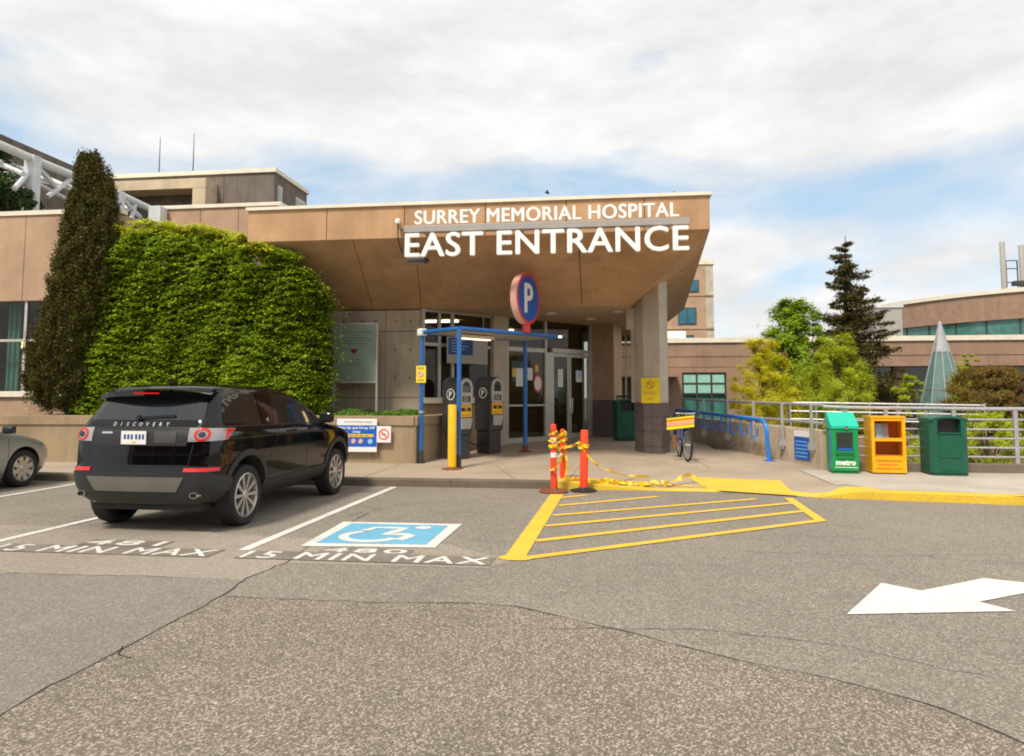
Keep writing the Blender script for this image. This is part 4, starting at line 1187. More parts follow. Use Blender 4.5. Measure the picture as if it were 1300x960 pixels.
# ---- trees beyond the fence
def broadleaf(name, label, px0, px1, ptop, pbot, Y, m, n, leaf, seed, group=None, columns=0, dens=26, zbase=-1., asp=.5, clr=.20):
    r = random.Random(seed)
    a = ony(px0, ptop, Y); b = ony(px1, ptop, Y); top = a.z; bot = ony((px0+px1)/2, pbot, Y).z
    cx_ = (a.x+b.x)/2; w = (b.x-a.x)/2; H = top-zbase
    t = thing(name, label, 'tree' if 'tree' in name or 'willow' in name else 'shrub', (cx_, Y, zbase), group=group)
    cl = []; dens = int(dens*3.2); clr = clr*.58
    for i in range(dens):
        u = r.random()**1.1; z = bot+(top-bot)*u
        prof = math.sin(min(1, (1-u)*1.25+.12)*PI/2)**.7
        rad = w*prof*r.random()**.5*.92
        an = r.random()*2*PI
        cr__ = w*clr*r.uniform(.7, 1.25)
        z = min(z, top-cr__*.7)
        cl.append((cx_+rad*math.cos(an), Y+rad*math.sin(an)*.8, z, cr__))
    cl += [(c[0]*1., c[1], c[2], c[3]*2.2) for c in r.sample(cl, len(cl)//8)]
    n = int(n*1.5); leaf = leaf*.85; dens = len(cl)
    per = n//dens
    cloud = blob_cloud(cl, per)
    if columns:
        # upright whips
        ex = []
        for i in range(columns):
            an = r.random()*2*PI; rad = w*.95*r.random()**.5; x = cx_+rad*math.cos(an); y = Y+rad*math.sin(an)*.7
            zt_ = bot+(top-bot)*(1-.65*(rad/w)**2)*r.uniform(.75, 1.06); k = n//columns//3
            tt = rng.random(k); ex.append(np.stack([x+(x-cx_)*.25*tt+rng.normal(0, .07, k), y+rng.normal(0, .07, k), bot+(zt_-bot)*tt], 1))
        cloud = np.concatenate([cloud]+ex)
    crown('crown', t, cloud, leaf, m, asp)
    mb = MB()
    mb.tube([(cx_, Y, zbase), (cx_+.05, Y, zbase+H*.3), (cx_, Y, zbase+H*.6), (cx_, Y, zbase+H*.85)], [H*.02, H*.016, H*.01, H*.004], 8)
    for c in cl[::5]:
        z0 = zbase+(c[2]-zbase)*.5
        mb.tube([(cx_, Y, z0), ((cx_+c[0])/2, (Y+c[1])/2, z0+(c[2]-z0)*.65), c[:3]], [H*.009, H*.005, H*.002], 5)
    mb.build('trunk', M['bark'], t)
    return t
broadleaf('broadleaf_tree', 'fresh green rounded tree standing left of the spruce', 958, 1056, 380, 500, 27., M['green_tree'], 26000, .13, 3, dens=46, clr=.26)
broadleaf('yellow_willow', 'yellow-green feathery shrub tree behind the bike rack', 920, 1016, 432, 545, 19.5, M['yellow_tree'], 24000, .085, 5, columns=46, dens=36, asp=.22)
broadleaf('green_willow', 'light green feathery shrub tree in front of the spruce', 1010, 1108, 424, 545, 19.8, M['olive_tree'], 24000, .085, 8, columns=46, dens=36, asp=.22)
broadleaf('small_shrub', 'small green shrub left of the glass cone', 1128, 1178, 470, 528, 26., M['olive_tree'], 4200, .10, 9, dens=12)
broadleaf('slender_shrub', 'slender pale green shrub right of the glass cone', 1208, 1252, 450, 520, 22., M['olive_tree'], 5000, .08, 12, columns=8, dens=14)
broadleaf('bronze_maple', 'wide bronze-leaved shrub behind the railing at the right border', 1180, 1330, 466, 545, 20., M['maple'], 30000, .075, 15, dens=60, asp=.35)
broadleaf('low_shrub', 'low yellow-green shrub between the ramp wall and the fence', 1028, 1075, 530, 592, 15.6, M['yellow_tree'], 5000, .07, 16, dens=14)
broadleaf('low_shrub', 'low flowering shrub below the fence near the right border', 1185, 1320, 524, 590, 16.6, M['olive_tree'], 9000, .06, 17, dens=30)
broadleaf('low_shrub', 'low green shrub behind the fence between yellow box and bin', 1090, 1180, 545, 600, 17., M['olive_tree'], 6000, .06, 18, dens=22)

# ---- spruce
Ys = 31.; st = ony(1073, 300, Ys); sb = ony(1080, 520, Ys)
spr = thing('spruce', 'tall dark brownish spruce with drooping layered branches', 'tree', (ony(1076, 500, Ys).x, Ys, -1.))
sx = spr.location.x
mb = MB(); mb.tube([(sx, Ys, -1), (sx, Ys, 3), (st.x, Ys, st.z)], [.22, .14, .015], 8)
cl = []; r = random.Random(4); z = .4
levels = np.linspace(.2, st.z-.3, 34)
wid = lambda z: np.interp(z, [.0, 1.2, 3.2, 5.2, 6.8, 8.], [2.9, 2.7, 1.75, 1.3, .85, .12])
zs = []
for z in levels:
    k = 7 if z < 5 else 5
    for i in range(k):
        an = r.random()*2*PI; Lb = float(np.interp(z, [0., .25*st.z, .55*st.z, .8*st.z, st.z], [2.6, 2.3, 1.55, .95, .10]))*r.uniform(.35, 1.2)
        tx_ = sx+(st.x-sx)*(z/st.z)
        p0 = Vector((tx_, Ys, z)); p1 = p0+Vector((math.cos(an)*Lb, math.sin(an)*Lb, -.05*Lb+r.uniform(-.2, .3)*Lb))
        pm = (p0+p1)/2+Vector((0, 0, -.10*Lb))
        mb.tube([p0, pm, p1], [.035, .022, .008], 5)
        m_ = int(360*Lb/1.5)+30
        t = rng.random(m_)**.75; A0 = np.array(p0); A1 = np.array(pm); A2 = np.array(p1)
        c = A0*((1-t)**2)[:, None]+2*A1*(t*(1-t))[:, None]+A2*(t*t)[:, None]
        sw_ = .05+.20*Lb*np.sin(np.clip(t*1.1, 0, 1)*PI)[:, None]*.55
        c = c+rng.normal(0, 1, (m_, 3))*sw_*np.array([1, 1, .42])-np.array([0, 0, .05])
        cl.append(c)
mb.build('trunk', M['bark'], spr)
cl = np.concatenate(cl); nr = rng.normal(0, 1, cl.shape)+np.array([0, 0, .6])
quads_obj('crown', leaf_quads(cl, nr, .13, .3), M['spruce'], spr)

# ================================================================ RAILINGS, RAMP WALL
wN = Vector((4.22, 14.5)); wF = Vector((2.30, 21.2)); wd = (wF-wN).normalized(); wn = Vector((-wd.y, wd.x)) # wn points left (towards plaza)
rw = thing('ramp_wall', 'low stained concrete ramp wall behind the blue bike rack', 'wall', (3.3, 17.8, .2))
mb = MB(); mb.prism([(wN.x, wN.y), (wF.x, wF.y), (wF.x+.25, wF.y+.07), (wN.x+.27, wN.y+.05)], -.9, lambda x, y: .89+(y-14.5)*.012)
mb.build('wall', M['concrete'], rw, bevel=.01)
hr = thing('ramp_handrail', 'two-bar galvanised handrail bolted to the ramp wall', 'railing', (3.3, 17.8, .2))
mb = MB()
for hh in (1.40, 1.05):
    mb.tube([(wN.x+.02, wN.y-.12, hh-.02), (*(wN-wn*-.0+wd*1.0), hh+.0), (*(wN+wd*4), hh+.03), (*(wF), hh+.08)], .028, 8)
mb.build('rail', M['galv'], hr, smooth=True)
pos = [onz(a, 560, .7) for a in (1019, 981, 946, 916, 893)]
for s_ in (.25, 1.35, 2.6, 3.9, 5.3):
    q = wN+wd*s_+wn*.045
    b_ = MB(); b_.b2((q.x-.025, q.y-.02, .45), (q.x+.025, q.y+.02, 1.42+s_*.012)); ps = b_.build('post', M['galv'], hr)
    b_ = MB(); b_.b2((q.x-.08, q.y-.035, .50), (q.x+.08, q.y+.04, .64)); b_.build('bracket', M['galv'], ps)
# kerb wall + fence right
fw = thing('fence_kerb', 'low brown concrete kerb under the grey railing', 'wall', (8, 14.3, .13))
MB().b2((4.55, 14.22, -.9), (30, 14.42, .31)).build('wall', M['concrete_d'], fw, bevel=.012)
fc = thing('pipe_railing', 'grey galvanised pipe railing with six bars behind the newspaper boxes', 'railing', (8, 14.32, .31))
mb = MB(); mb.tube([(4.24, 14.38, 1.36), (4.6, 14.32, 1.34), (7, 14.32, 1.32), (30, 14.32, 1.30)], .036, 10)
for z in (1.12, .94, .77, .60, .43): mb.tube([(4.62 if z < 1.1 else 4.24, 14.32 if z < 1.1 else 14.38, z), (30, 14.32, z-.01)], .019, 8)
mb.build('rail', M['galv'], fc, smooth=True)
for x in (4.62, 5.35, 6.55, 7.62, 8.8, 10., 11.2, 12.4):
    b_ = MB(); b_.b2((x-.035, 14.295, .30), (x+.035, 14.345, 1.30)); b_.build('post', M['galv'], fc)
# second railing further back
fb = thing('far_railing', 'farther grey handrail seen above the near railing, in front of the shrubs', 'railing', (8, 19, .1))
mb = MB(); fa = ony(1003, 511, 19.); fe = ony(1250, 515, 17.9)
for dz in (0, -.22, -.42): mb.tube([(fa.x, 19., fa.z+dz), (fe.x, 17.9, fe.z+dz)], .024, 8)
mb.build('rail', M['galv'], fb, smooth=True)
for k in range(8):
    t = k/7; x = fa.x+(fe.x-fa.x)*t; y = 19-1.1*t; b_ = MB(); b_.b2((x-.02, y-.02, -1.), (x+.02, y+.02, fa.z)); b_.build('post', M['galv'], fb)
mb = MB(); mb.b2((fa.x-2, 19.4, -1), (fe.x+8, 19.6, .55)); tag(mb.build('retaining_wall', M['precast_r'], bevel=.01), 'low reddish retaining wall behind the far railing', 'wall')

# ================================================================ BIKE RACK
rk = thing('bike_rack', 'bright blue tube bike rack with hanging loops beside the ramp wall', 'bike rack', (3.0, 17.5, .2))
A = Vector((3.52, 15.80)); B = Vector((2.05, 20.9)); d = (B-A).normalized(); sn = Vector((d.y, -d.x))
zr = lambda y: fz(y)+.86
def on(s, z, o=0): q = A+d*s+sn*o; return Vector((q.x, q.y, z))
Lr = (B-A).length
cv = [on(.0, fz(15.8)+.01)]+[on(.0+.02*i, fz(15.8)+.01+.5*i/3) for i in (1, 2, 3)]
za = zr(15.8)
for i in range(7):
    t = PI/2*i/6; cv.append(on(.06+.26*(1-math.cos(t)), za-.30+.30*math.sin(t)))
cv += [on(Lr*.5, zr(18.)), on(Lr-.3, zr(20.5))]
for i in range(1, 6):
    t = PI/2*i/5; cv.append(on(Lr-.3+.25*math.sin(t), zr(20.5)-.25*(1-math.cos(t))))
cv.append(on(Lr-.05, fz(20.9)+.01))
mb = MB(); mb.tube(cv, .042, 12); mb.build('top_tube', M['blue_r'], rk, smooth=True)
for i in range(9):
    s = .75+i*.50
    if s > Lr-.5: break
    y = (A+d*s).y; z1 = zr(y)
    pts = [on(s, z1), on(s, z1-.34)]+[on(s, z1-.34-.075*math.sin(t), .075*(1-math.cos(t))) for t in np.linspace(.3, PI, 6)]+[on(s, z1-.22, .15)]
    b_ = MB(); b_.tube(pts, .017, 7); b_.build('hanging_loop', M['blue_r'], rk, smooth=True)
b_ = MB(); q = A; b_.box((q.x, q.y, fz(q.y)+.012), (.2, .16, .014), .2); b_.box((B.x, B.y, fz(B.y)+.012), (.2, .16, .014), .2); b_.build('foot_plate', M['blue_r'], rk)
# blue notice on ramp wall
q = wN+wd*.45+wn*.012
nb = thing('wall_notice', 'narrow blue notice with a white header on the ramp wall end', 'sign', (q.x, q.y, .3))
def on_wall(mb, s0, s1, z0, z1, o, th):
    a = wN+wd*s0+wn*o; b = wN+wd*s1+wn*o; c = b+wn*th; e = a+wn*th
    return mb.prism([tuple(a), tuple(b), tuple(c), tuple(e)], z0, z1)
on_wall(MB(), .42, .95, .27, .73, .004, .012).build('board', M['signblue'], nb)
on_wall(MB(), .42, .95, .735, .86, .004, .013).build('header', M['white'], nb)
b_ = MB()
for k in range(5): on_wall(b_, .48, .90, .33+k*.075, .345+k*.075, .0165, .002)
b_.build('text_line', M['bluewhite'], nb)
# yellow tape / hi-vis bits done with the bicycle

# ================================================================ SIGNS ON THE PLANTER
def plane_sign(name, label, px0, py0, px1, py1, Y, m='white', th=.02):
    a = ony(px0, py0, Y); b = ony(px1, py1, Y)
    t = thing(name, label, 'sign', ((a.x+b.x)/2, Y, b.z))
    MB().b2((a.x, Y, b.z), (b.x, Y+th, a.z)).build('board', M[m], t)
    return t, a.x, b.x, b.z, a.z
ysn = 14.53
t, x0, x1, z0, z1 = plane_sign('pick_up_sign', 'white and blue board reading Pick Up and Drop Off Only on the planter wall', 428, 531.5, 478, 574, ysn)
H = z1-z0; W_ = x1-x0
MB().b2((x0+.004, ysn-.004, z0+H*.155), (x1-.004, ysn-.001, z1-H*.2)).build('blue_field', M['signblue'], t)
b_ = MB(); X1 = (1, 0, 0); Z1 = (0, 0, 1)
text_on(b_, 'Pick Up and Drop Off', ((x0+x1)/2, ysn-.006, z1-H*.285), X1, Z1, bold=.03, depth=.003, width=W_*.90, height=H*.095)
text_on(b_, 'Only', ((x0+x1)/2, ysn-.006, z1-H*.405), X1, Z1, bold=.03, depth=.003, width=W_*.2, height=H*.085)
b_.build('lettering', M['white'], t)
MB().b2((x0+W_*.1, ysn-.008, z1-H*.55), (x1-W_*.08, ysn-.005, z1-H*.465)).build('yellow_band', M['yellow'], t)
b_ = MB()
for k in range(5): b_.b2((x0+W_*(.2+.125*k), ysn-.010, z1-H*.52), (x0+W_*(.2+.125*k+.09), ysn-.0085, z1-H*.495))
b_.build('band_text', M['signblue'], t)
b_ = MB(); text_on(b_, 'Surrey Memorial Hospital', ((x0+x1)/2+.03, ysn-.003, z1-H*.1), X1, Z1, bold=.0, depth=.002, width=W_*.7, height=H*.055); b_.build('header_text', M['print'], t)
Rx = Matrix.Rotation(PI/2, 4, 'X')
def disc(px_, pz, r, y, m, parent, name, r0=0):
    b_ = MB(); prof = [(max(r0, .0005), 0), (r, 0), (r, .003), (max(r0, .0005), .003)]
    b_.lathe(prof, 28, Matrix.Translation((px_, y, pz)) @ Rx, cap=False if r0 else True)
    if r0: b_.f += [(i+28*3, (i+1) % 28+28*3, (i+1) % 28, i) for i in range(28)]
    return b_.build(name, M[m], parent)
def prohibit(cx_, cz_, r, y, parent):
    disc(cx_, cz_, r, y-.001, 'red', parent, 'prohibition_ring', r*.8)
    b_ = MB(); bar((cx_-r*.58, y-.004, cz_+r*.58), (cx_+r*.58, y-.004, cz_-r*.58), .003, r*.18, b_); b_.build('slash', M['red'], parent)
    b_ = MB(); b_.b2((cx_-r*.5, y-.0025, cz_-r*.1), (cx_+r*.45, y-.001, cz_+r*.06)); b_.build('cigarette_mark', M['print'], parent)
zc2 = z1-H*.68
for fx in (.42, .60): disc(x0+W_*fx, zc2, H*.075, ysn-.005, 'white', t, 'pictogram_disc'); prohibit(x0+W_*fx, zc2, H*.068, ysn-.009, t)
disc(x0+W_*.84, zc2, H*.075, ysn-.005, 'bluewhite', t, 'pictogram_disc')
t, x0, x1, z0, z1 = plane_sign('no_smoking_sign', 'small square white no smoking sign beside the pick up board', 478.5, 541, 496, 562, ysn)
prohibit((x0+x1)/2, (z0+z1)/2, (z1-z0)*.33, ysn-.001, t)

# donor board on two legs
Yd = 16.35
t, x0, x1, z0, z1 = plane_sign('donor_board', 'grey framed donor board with a red heart on two legs in the planter', 426, 412.5, 477, 484, Yd, 'board', .03)
fr = MB()
for a_, b_ in (((x0-.04, Yd-.01, z0-.04), (x0, Yd+.04, z1+.04)), ((x1, Yd-.01, z0-.04), (x1+.04, Yd+.04, z1+.04)), ((x0, Yd-.01, z1), (x1, Yd+.04, z1+.04)), ((x0, Yd-.01, z0-.04), (x1, Yd+.04, z0))): fr.b2(a_, b_)
fr.build('frame', M['frame'], t)
MB().b2((x0, Yd-.03, z0), (x1, Yd-.022, z1)).build('glass_cover', M['glassgreen'], t)
for x in (x0-.02, x1+.02): MB().b2((x-.022, Yd, PT-.1), (x+.022, Yd+.04, z0-.041)).build('leg', M['frame'], t)
H = z1-z0; W_ = x1-x0; hx = x0+W_*.46; hz = z1-H*.47; s = .085
hp = []
for k in range(24):
    u = 2*PI*k/24; hp.append((hx+s*16*math.sin(u)**3/17, Yd-.003, hz+s*(13*math.cos(u)-5*math.cos(2*u)-2*math.cos(3*u)-math.cos(4*u))/17))
b_ = MB(); b_.slab(hp, .004, (0, -1, 0)); b_.build('heart', M['heart'], t)
b_ = MB()
for k, wd_ in enumerate((.7, .2, .55, .8, .5)):
    zz_ = z1-H*(.14+.05*k); b_.b2((x0+W_*(.5-wd_/2), Yd-.004, zz_-.006), (x0+W_*(.5+wd_/2), Yd-.001, zz_+.006))
for k in range(3): zz_ = z1-H*(.62+.05*k); b_.b2((x0+W_*.3, Yd-.004, zz_-.004), (x0+W_*.62, Yd-.001, zz_+.004))
b_.build('text_line', M['print'], t)

# yellow sign on the column
q = Vector((1.17, 16.965)); d2 = (Vector(shrink[2])-Vector(shrink[1])).normalized(); n2 = Vector((d2.y, -d2.x))
a = ony(816, 479.5, 16.9); b = ony(843.5, 512, 16.9); zc3 = (a.z+b.z)/2; hh = (a.z-b.z); mid = (Vector(shrink[1])+Vector(shrink[2]))/2-d2*.02
t = thing('column_notice', 'yellow no smoking notice fixed to the entrance column', 'sign', (mid.x, mid.y, b.z))
def face_box(mb, c, d_, n_, w, h, z, o0, o1):
    p = [c-d_*w/2+n_*o0, c+d_*w/2+n_*o0, c+d_*w/2+n_*o1, c-d_*w/2+n_*o1]
    return mb.prism([tuple(x) for x in p], z-h/2, z+h/2)
face_box(MB(), mid, d2, n2, .50, hh, zc3, .028, .04).build('board', M['yellow_s'], t)
Mx = Matrix.Translation((mid.x+n2.x*.041, mid.y+n2.y*.041, zc3+.13)) @ Matrix(((d2.x, 0, n2.x, 0), (d2.y, 0, n2.y, 0), (0, 1, 0, 0), (0, 0, 0, 1)))
b_ = MB(); b_.lathe([(.075, 0), (.095, 0), (.095, .003), (.075, .003)], 24, Mx, cap=False); b_.add([Mx @ Vector(v) for v in ((-.07, .05, .002), (-.05, .07, .002), (.07, -.05, .002), (.05, -.07, .002))], [(0, 1, 2, 3)]); b_.build('prohibition_ring', M['orangewarm'], t)
b_ = MB()
for k, (w_, z_) in enumerate(((.36, -.04), (.30, -.085), (.2, -.20))): face_box(b_, mid, d2, n2, w_, .014, zc3+z_, .0405, .042)
b_.build('text_line', M['orangewarm'], t)
# ================================================================ PAY SHELTER
pA = Vector((-3.80, 14.74)); pC = Vector((-1.84, 17.13)); pB = Vector((-2.83, 13.95)); pD = pB+(pC-pA)*.93
sh = thing('pay_shelter', 'blue tube frame shelter with a thin flat roof over the pay stations', 'shelter', (-2.6, 15.6, .2))
ZSH = 2.92
def V3(p, z): return Vector((p.x, p.y, z))
def post(p, nm='post'):
    b_ = MB(); b_.tube([V3(p, fz(p.y)+.25), V3(p, ZSH)], .045, 14); o = b_.build(nm, M['blue'], sh, smooth=True)
    b_ = MB(); b_.tube([V3(p, fz(p.y)), V3(p, fz(p.y)+.26)], .055, 14); b_.lathe([(.10, 0), (.10, .012)], 16, Matrix.Translation(V3(p, fz(p.y)))); b_.build('post_base', M['charcoal'], o, smooth=True)
post(pA); post(pB)
b_ = MB(); b_.tube([V3(pC, fz(pC.y)+.05), V3(pC, 3.0)], .055, 14); o = b_.build('post', M['navy'] if 0 else M['blue'], sh, smooth=True)
b_ = MB(); b_.lathe([(.16, 0), (.16, .012), (.07, .02), (.07, .16)], 16, Matrix.Translation(V3(pC, fz(pC.y)))); b_.build('post_base', M['rust'], o, smooth=True)
for a, b in ((pA, pB), (pB, pD), (pA, pC), (pC, pD)):
    b_ = MB(); b_.tube([V3(a, ZSH), V3(b, ZSH)], .045, 12); b_.build('beam', M['blue'], sh, smooth=True)
b_ = MB(); e1 = (pC-pA).normalized()*.08; e2 = (pB-pA).normalized()*.02
b_.prism([tuple(pA+e1-e2), tuple(pB+e1+e2), tuple(pD-e1*.2+e2), tuple(pC-e1*.2-e2)], ZSH-.03, ZSH-.005); b_.build('roof_panel', M['lightgrey'], sh)
b_ = MB(); b_.box((*pA, ZSH), (.17, .17, .16), .85); b_.build('joint_cap', M['white'], sh, bevel=.03)
m0 = (pA+pB)/2+e1*6; m1 = (pA+pB)/2+e1*18
b_ = MB(); bar(V3(m0, ZSH-.09), V3(m1, ZSH-.09), .16, .07, b_); lt = b_.build('light_housing', M['offwhite'], sh)
b_ = MB(); bar(V3(m0+e1, ZSH-.135), V3(m1-e1, ZSH-.135), .10, .018, b_); b_.build('light_tube', M['lamp'], lt)
# hanging wayfinding board behind
c = (pA+pC)/2; hd_ = (pC-pA).normalized(); hn = Vector((hd_.y, -hd_.x))
q0 = gp(tl(561), .25); q1_ = gp(tl(611), .25)
wz0 = gz(462, 575); wz1 = gz(422, 575)
wb_ = thing('wayfinding_board', 'blue wayfinding board with white header and footer hung before the window', 'sign', ((q0.x+q1_.x)/2, (q0.y+q1_.y)/2, wz0))
def diag(mb, px0, px1, z0, z1, o0, o1): return gbox(tl(px0), tl(px1), z0, z1, o0, o1, mb)
diag(MB(), 560, 611, wz0, wz1, .22, .26).build('board', M['lightgrey'], wb_)
diag(MB(), 561, 592, wz0+(wz1-wz0)*.27, wz0+(wz1-wz0)*.80, .262, .268).build('blue_field', M['navy'], wb_)
b_ = MB()
for k in range(5): diag(b_, 564, 578+4*(k % 3), wz0+(wz1-wz0)*(.36+.085*k), wz0+(wz1-wz0)*(.385+.085*k), .2685, .271)
b_.build('text_line', M['bluewhite'], wb_)
b_ = MB(); 
for px_ in (565, 606): p = gp(tl(px_), .24); b_.tube([(p.x, p.y, wz1-.01), (p.x, p.y, ZS+.01)], .012, 6)
b_.build('hanger', M['galv'], wb_)

# yellow notice on post A
t = thing('post_notice', 'small yellow no smoking notice on the left blue post', 'sign', (pA.x, pA.y-.06, 1.6))
za = ony(535, 464.5, 14.7).z; zb = ony(535, 486, 14.7).z
MB().b2((pA.x-.10, pA.y-.075, zb), (pA.x+.11, pA.y-.06, za)).build('board', M['yellow_s'], t)
disc(pA.x, (za+zb)/2, .065, pA.y-.076, 'white', t, 'pictogram_disc'); prohibit(pA.x, (za+zb)/2, .06, pA.y-.079, t)
b_ = MB()
for zz_ in (zb+.04, zb+.065, za-.04, za-.065): b_.b2((pA.x-.07, pA.y-.078, zz_-.005), (pA.x+.07, pA.y-.0755, zz_+.005))
b_.build('text_line', M['print'], t)
b_ = MB(); b_.lathe([(.052, 1.20), (.052, 1.25)], 14, Matrix.Translation((pA.x, pA.y, 0)), cap=False); b_.build('clamp', M['lightgrey'], t)

# ================================================================ P SIGN
_d = ray(668, 420); _m = _d[0]/_d[1]; _t = (_m*pB.y-pB.x)/((pD.x-pB.x)-_m*(pD.y-pB.y)); pS = pB.lerp(pD, _t)
zc = ony(665.5, 379.5, pS.y).z; RP = (ony(665, 347, pS.y).z-ony(665, 412, pS.y).z)/2
yw = R(70)                                            # the disc faces right of the camera
sgn = thing('parking_disc_sign', 'round blue parking sign with white P and red rim on the blue post', 'sign', (pS.x, pS.y, 2.95))
nv = Vector((math.sin(yw), -math.cos(yw), 0)); dv = Vector((math.cos(yw), math.sin(yw), 0))
def DM(off): 
    o_ = Vector((pS.x-.06, pS.y, zc))+nv*off
    return Matrix(((dv.x, 0, nv.x, o_.x), (dv.y, 0, nv.y, o_.y), (0, 1, 0, o_.z), (0, 0, 0, 1)))
b_ = MB(); b_.lathe([(RP-.02, -.05), (RP, -.03), (RP, .10), (RP-.02, .12)], 56, DM(0)); b_.build('rim', M['pinkred'], sgn, smooth=True)
b_ = MB(); b_.lathe([(RP-.06, .122), (RP-.005, .122), (RP-.005, .130), (RP-.06, .130)], 56, DM(0), cap=False); b_.build('red_ring', M['red'], sgn)
b_ = MB(); b_.lathe([(.001, .121), (RP-.06, .121), (RP-.06, .127), (.001, .127)], 56, DM(0)); b_.build('blue_face', M['signblue'], sgn)
o_ = Vector((pS.x-.06, pS.y, zc))+nv*.128
b_ = MB(); text_on(b_, 'P', o_, dv, (0, 0, 1), fat=.018, depth=.012, height=RP*1.12, width=RP*.66); b_.build('letter', M['lettering'], sgn)
b_ = MB(); b_.tube([(pS.x, pS.y, 2.95), (pS.x, pS.y, zc-RP+.04)], [.10, .085], 12); b_.build('neck', M['red'], sgn, smooth=True)

# ================================================================ PAY STATIONS
def pay_station():
    t = thing('pay_station', '', 'pay machine', (0, 0, 0))
    W_, D_, H_ = .46, .50, 1.80
    b_ = MB(); b_.box((0, 0, .27), (W_*.86, D_*.86, .54)); b_.build('pedestal', M['charcoal'], t, world=False, bevel=.02)
    # body: arched top (profile in x-z extruded along y)
    pr = [(-W_/2, .54), (W_/2, .54), (W_/2, H_-.20)]+[(W_/2*math.cos(a), H_-.20+.20*math.sin(a)) for a in np.linspace(.2, PI-.2, 9)]+[(-W_/2, H_-.20)]
    b_ = MB(); b_.slab([(x, -D_/2, z) for x, z in pr], D_, (0, -1, 0)); b_.build('body', M['charcoal'], t, world=False, bevel=.012)
    # light fascia frame on the front (-y) with arched top
    w = W_/2-.03; yf = -D_/2
    out = [(-w, .74), (w, .74), (w, H_-.24)]+[(w*math.cos(a), H_-.24+.20*math.sin(a)) for a in np.linspace(.15, PI-.15, 11)]+[(-w, H_-.24)]
    wi = w-.065
    b_ = MB()
    b_.b2((-w, yf-.035, 1.22), (-wi, yf-.001, H_-.24)); b_.b2((wi, yf-.035, 1.22), (w, yf-.001, H_-.24))
    n = 14
    for i in range(n):
        a0 = PI*i/n; a1 = PI*(i+1)/n
        q = [(w*math.cos(a0), H_-.24+.21*math.sin(a0)), (w*math.cos(a1), H_-.24+.21*math.sin(a1)), (wi*math.cos(a1), H_-.24+.145*math.sin(a1)), (wi*math.cos(a0), H_-.24+.145*math.sin(a0))]
        b_.slab([(x, yf-.035, z) for x, z in q], .034, (0, -1, 0))
    b_.b2((-wi, yf-.033, 1.38), (wi, yf-.001, 1.46)); b_.b2((-wi, yf-.033, 1.20), (wi, yf-.001, 1.25))
    b_.build('front_frame', M['lightgrey'], t, world=False)
    b_ = MB(); b_.b2((-wi, yf-.012, 1.46), (wi, yf-.001, H_-.20)); b_.build('screen', M['windark'], t, world=False)
    b_ = MB(); b_.b2((-wi, yf-.012, 1.25), (wi, yf-.001, 1.38)); kp = b_.build('keypad', M['black'], t, world=False)
    b_ = MB()
    for i in range(3):
        for j in range(3): b_.box((-.06+.06*i, yf-.016, 1.28+.035*j), (.04, .012, .022))
    b_.build('keys', M['lightgrey'], kp, world=False)
    b_ = MB(); b_.b2((-w+.02, yf-.022, .92), (w-.02, yf-.001, 1.20)); ys_ = b_.build('yellow_panel', M['yellow'], t, world=False)
    b_ = MB(); b_.b2((-w+.05, yf-.028, 1.05), (w-.05, yf-.0225, 1.13)); b_.build('black_label', M['black'], ys_, world=False)
    b_ = MB(); b_.b2((-.05, yf-.031, 1.10), (.05, yf-.0285, 1.115)); b_.b2((-.035, yf-.031, 1.065), (.035, yf-.0285, 1.08)); b_.build('label_text', M['yellow'], ys_, world=False)
    b_ = MB()
    for zz_ in (.95, .975, 1.16, 1.18): b_.b2((-w+.06, yf-.024, zz_-.004), (w-.06, yf-.0222, zz_+.004))
    b_.build('print_line', M['print'], ys_, world=False)
    b_ = MB(); b_.slab([(-w+.03, yf-.06, .90), (-w+.06, yf-.03, .66), (w-.06, yf-.03, .66), (w-.03, yf-.06, .90)], .028, (0, -1, .1)); b_.build('ticket_tray', M['lightgrey'], t, world=False)
    # side emblem: white ring with P on the left (-x) side
    SM = Matrix(((0, 0, -1, -W_/2), (-1, 0, 0, -.02), (0, 1, 0, 1.42), (0, 0, 0, 1)))
    b_ = MB(); b_.lathe([(.001, .001), (.125, .001), (.125, .006), (.001, .006)], 32, SM); em = b_.build('emblem', M['white'], t, world=False)
    b_ = MB(); b_.lathe([(.001, .0065), (.102, .0065), (.102, .009), (.001, .009)], 32, SM); b_.build('emblem_field', M['black'], em, world=False)
    b_ = MB(); text_on(b_, 'P', (-W_/2-.0095, -.02, 1.42), (0, -1, 0), (0, 0, 1), bold=.03, depth=.003, height=.13); b_.build('letter', M['white'], em, world=False)
    return t
ps1 = pay_station(); ps1['label'] = 'grey pay machine with yellow panel, nearer one right behind the yellow bollard'; ps1['group'] = 'parking pay machines'
ps2 = copy_tree(ps1); ps2['label'] = 'grey pay machine with yellow panel, farther one beside the door'
ay = R(57)
ps1.location = (-3.20, 15.60, fz(15.6)); ps1.rotation_euler = (0, 0, ay)
ps2.location = (-2.68, 16.80, fz(16.86)); ps2.rotation_euler = (0, 0, ay); 
b_ = MB(); b_.tube([(-3.0, 15.95, .55), (-2.95, 16.2, .45), (-2.85, 16.5, .42), (-2.75, 16.75, .5)], .015, 6); tag(b_.build('power_cable', M['black'], smooth=True), 'black cable sagging between the two pay machines', 'cable')

# bollard
bo = thing('bollard', 'yellow steel bollard on a rusty plate in front of the shelter', 'bollard', (-2.93, 13.80, fz(13.8)))
b_ = MB(); b_.lathe([(.085, .02), (.085, 1.24), (.075, 1.262), (.0, 1.265)], 24, cap=False); b_.build('post', M['yellow'], bo, world=False, smooth=True)
b_ = MB(); b_.lathe([(.20, 0), (.21, .012), (.10, .03), (.09, .05)], 18); b_.build('base_plate', M['rust'], bo, world=False)

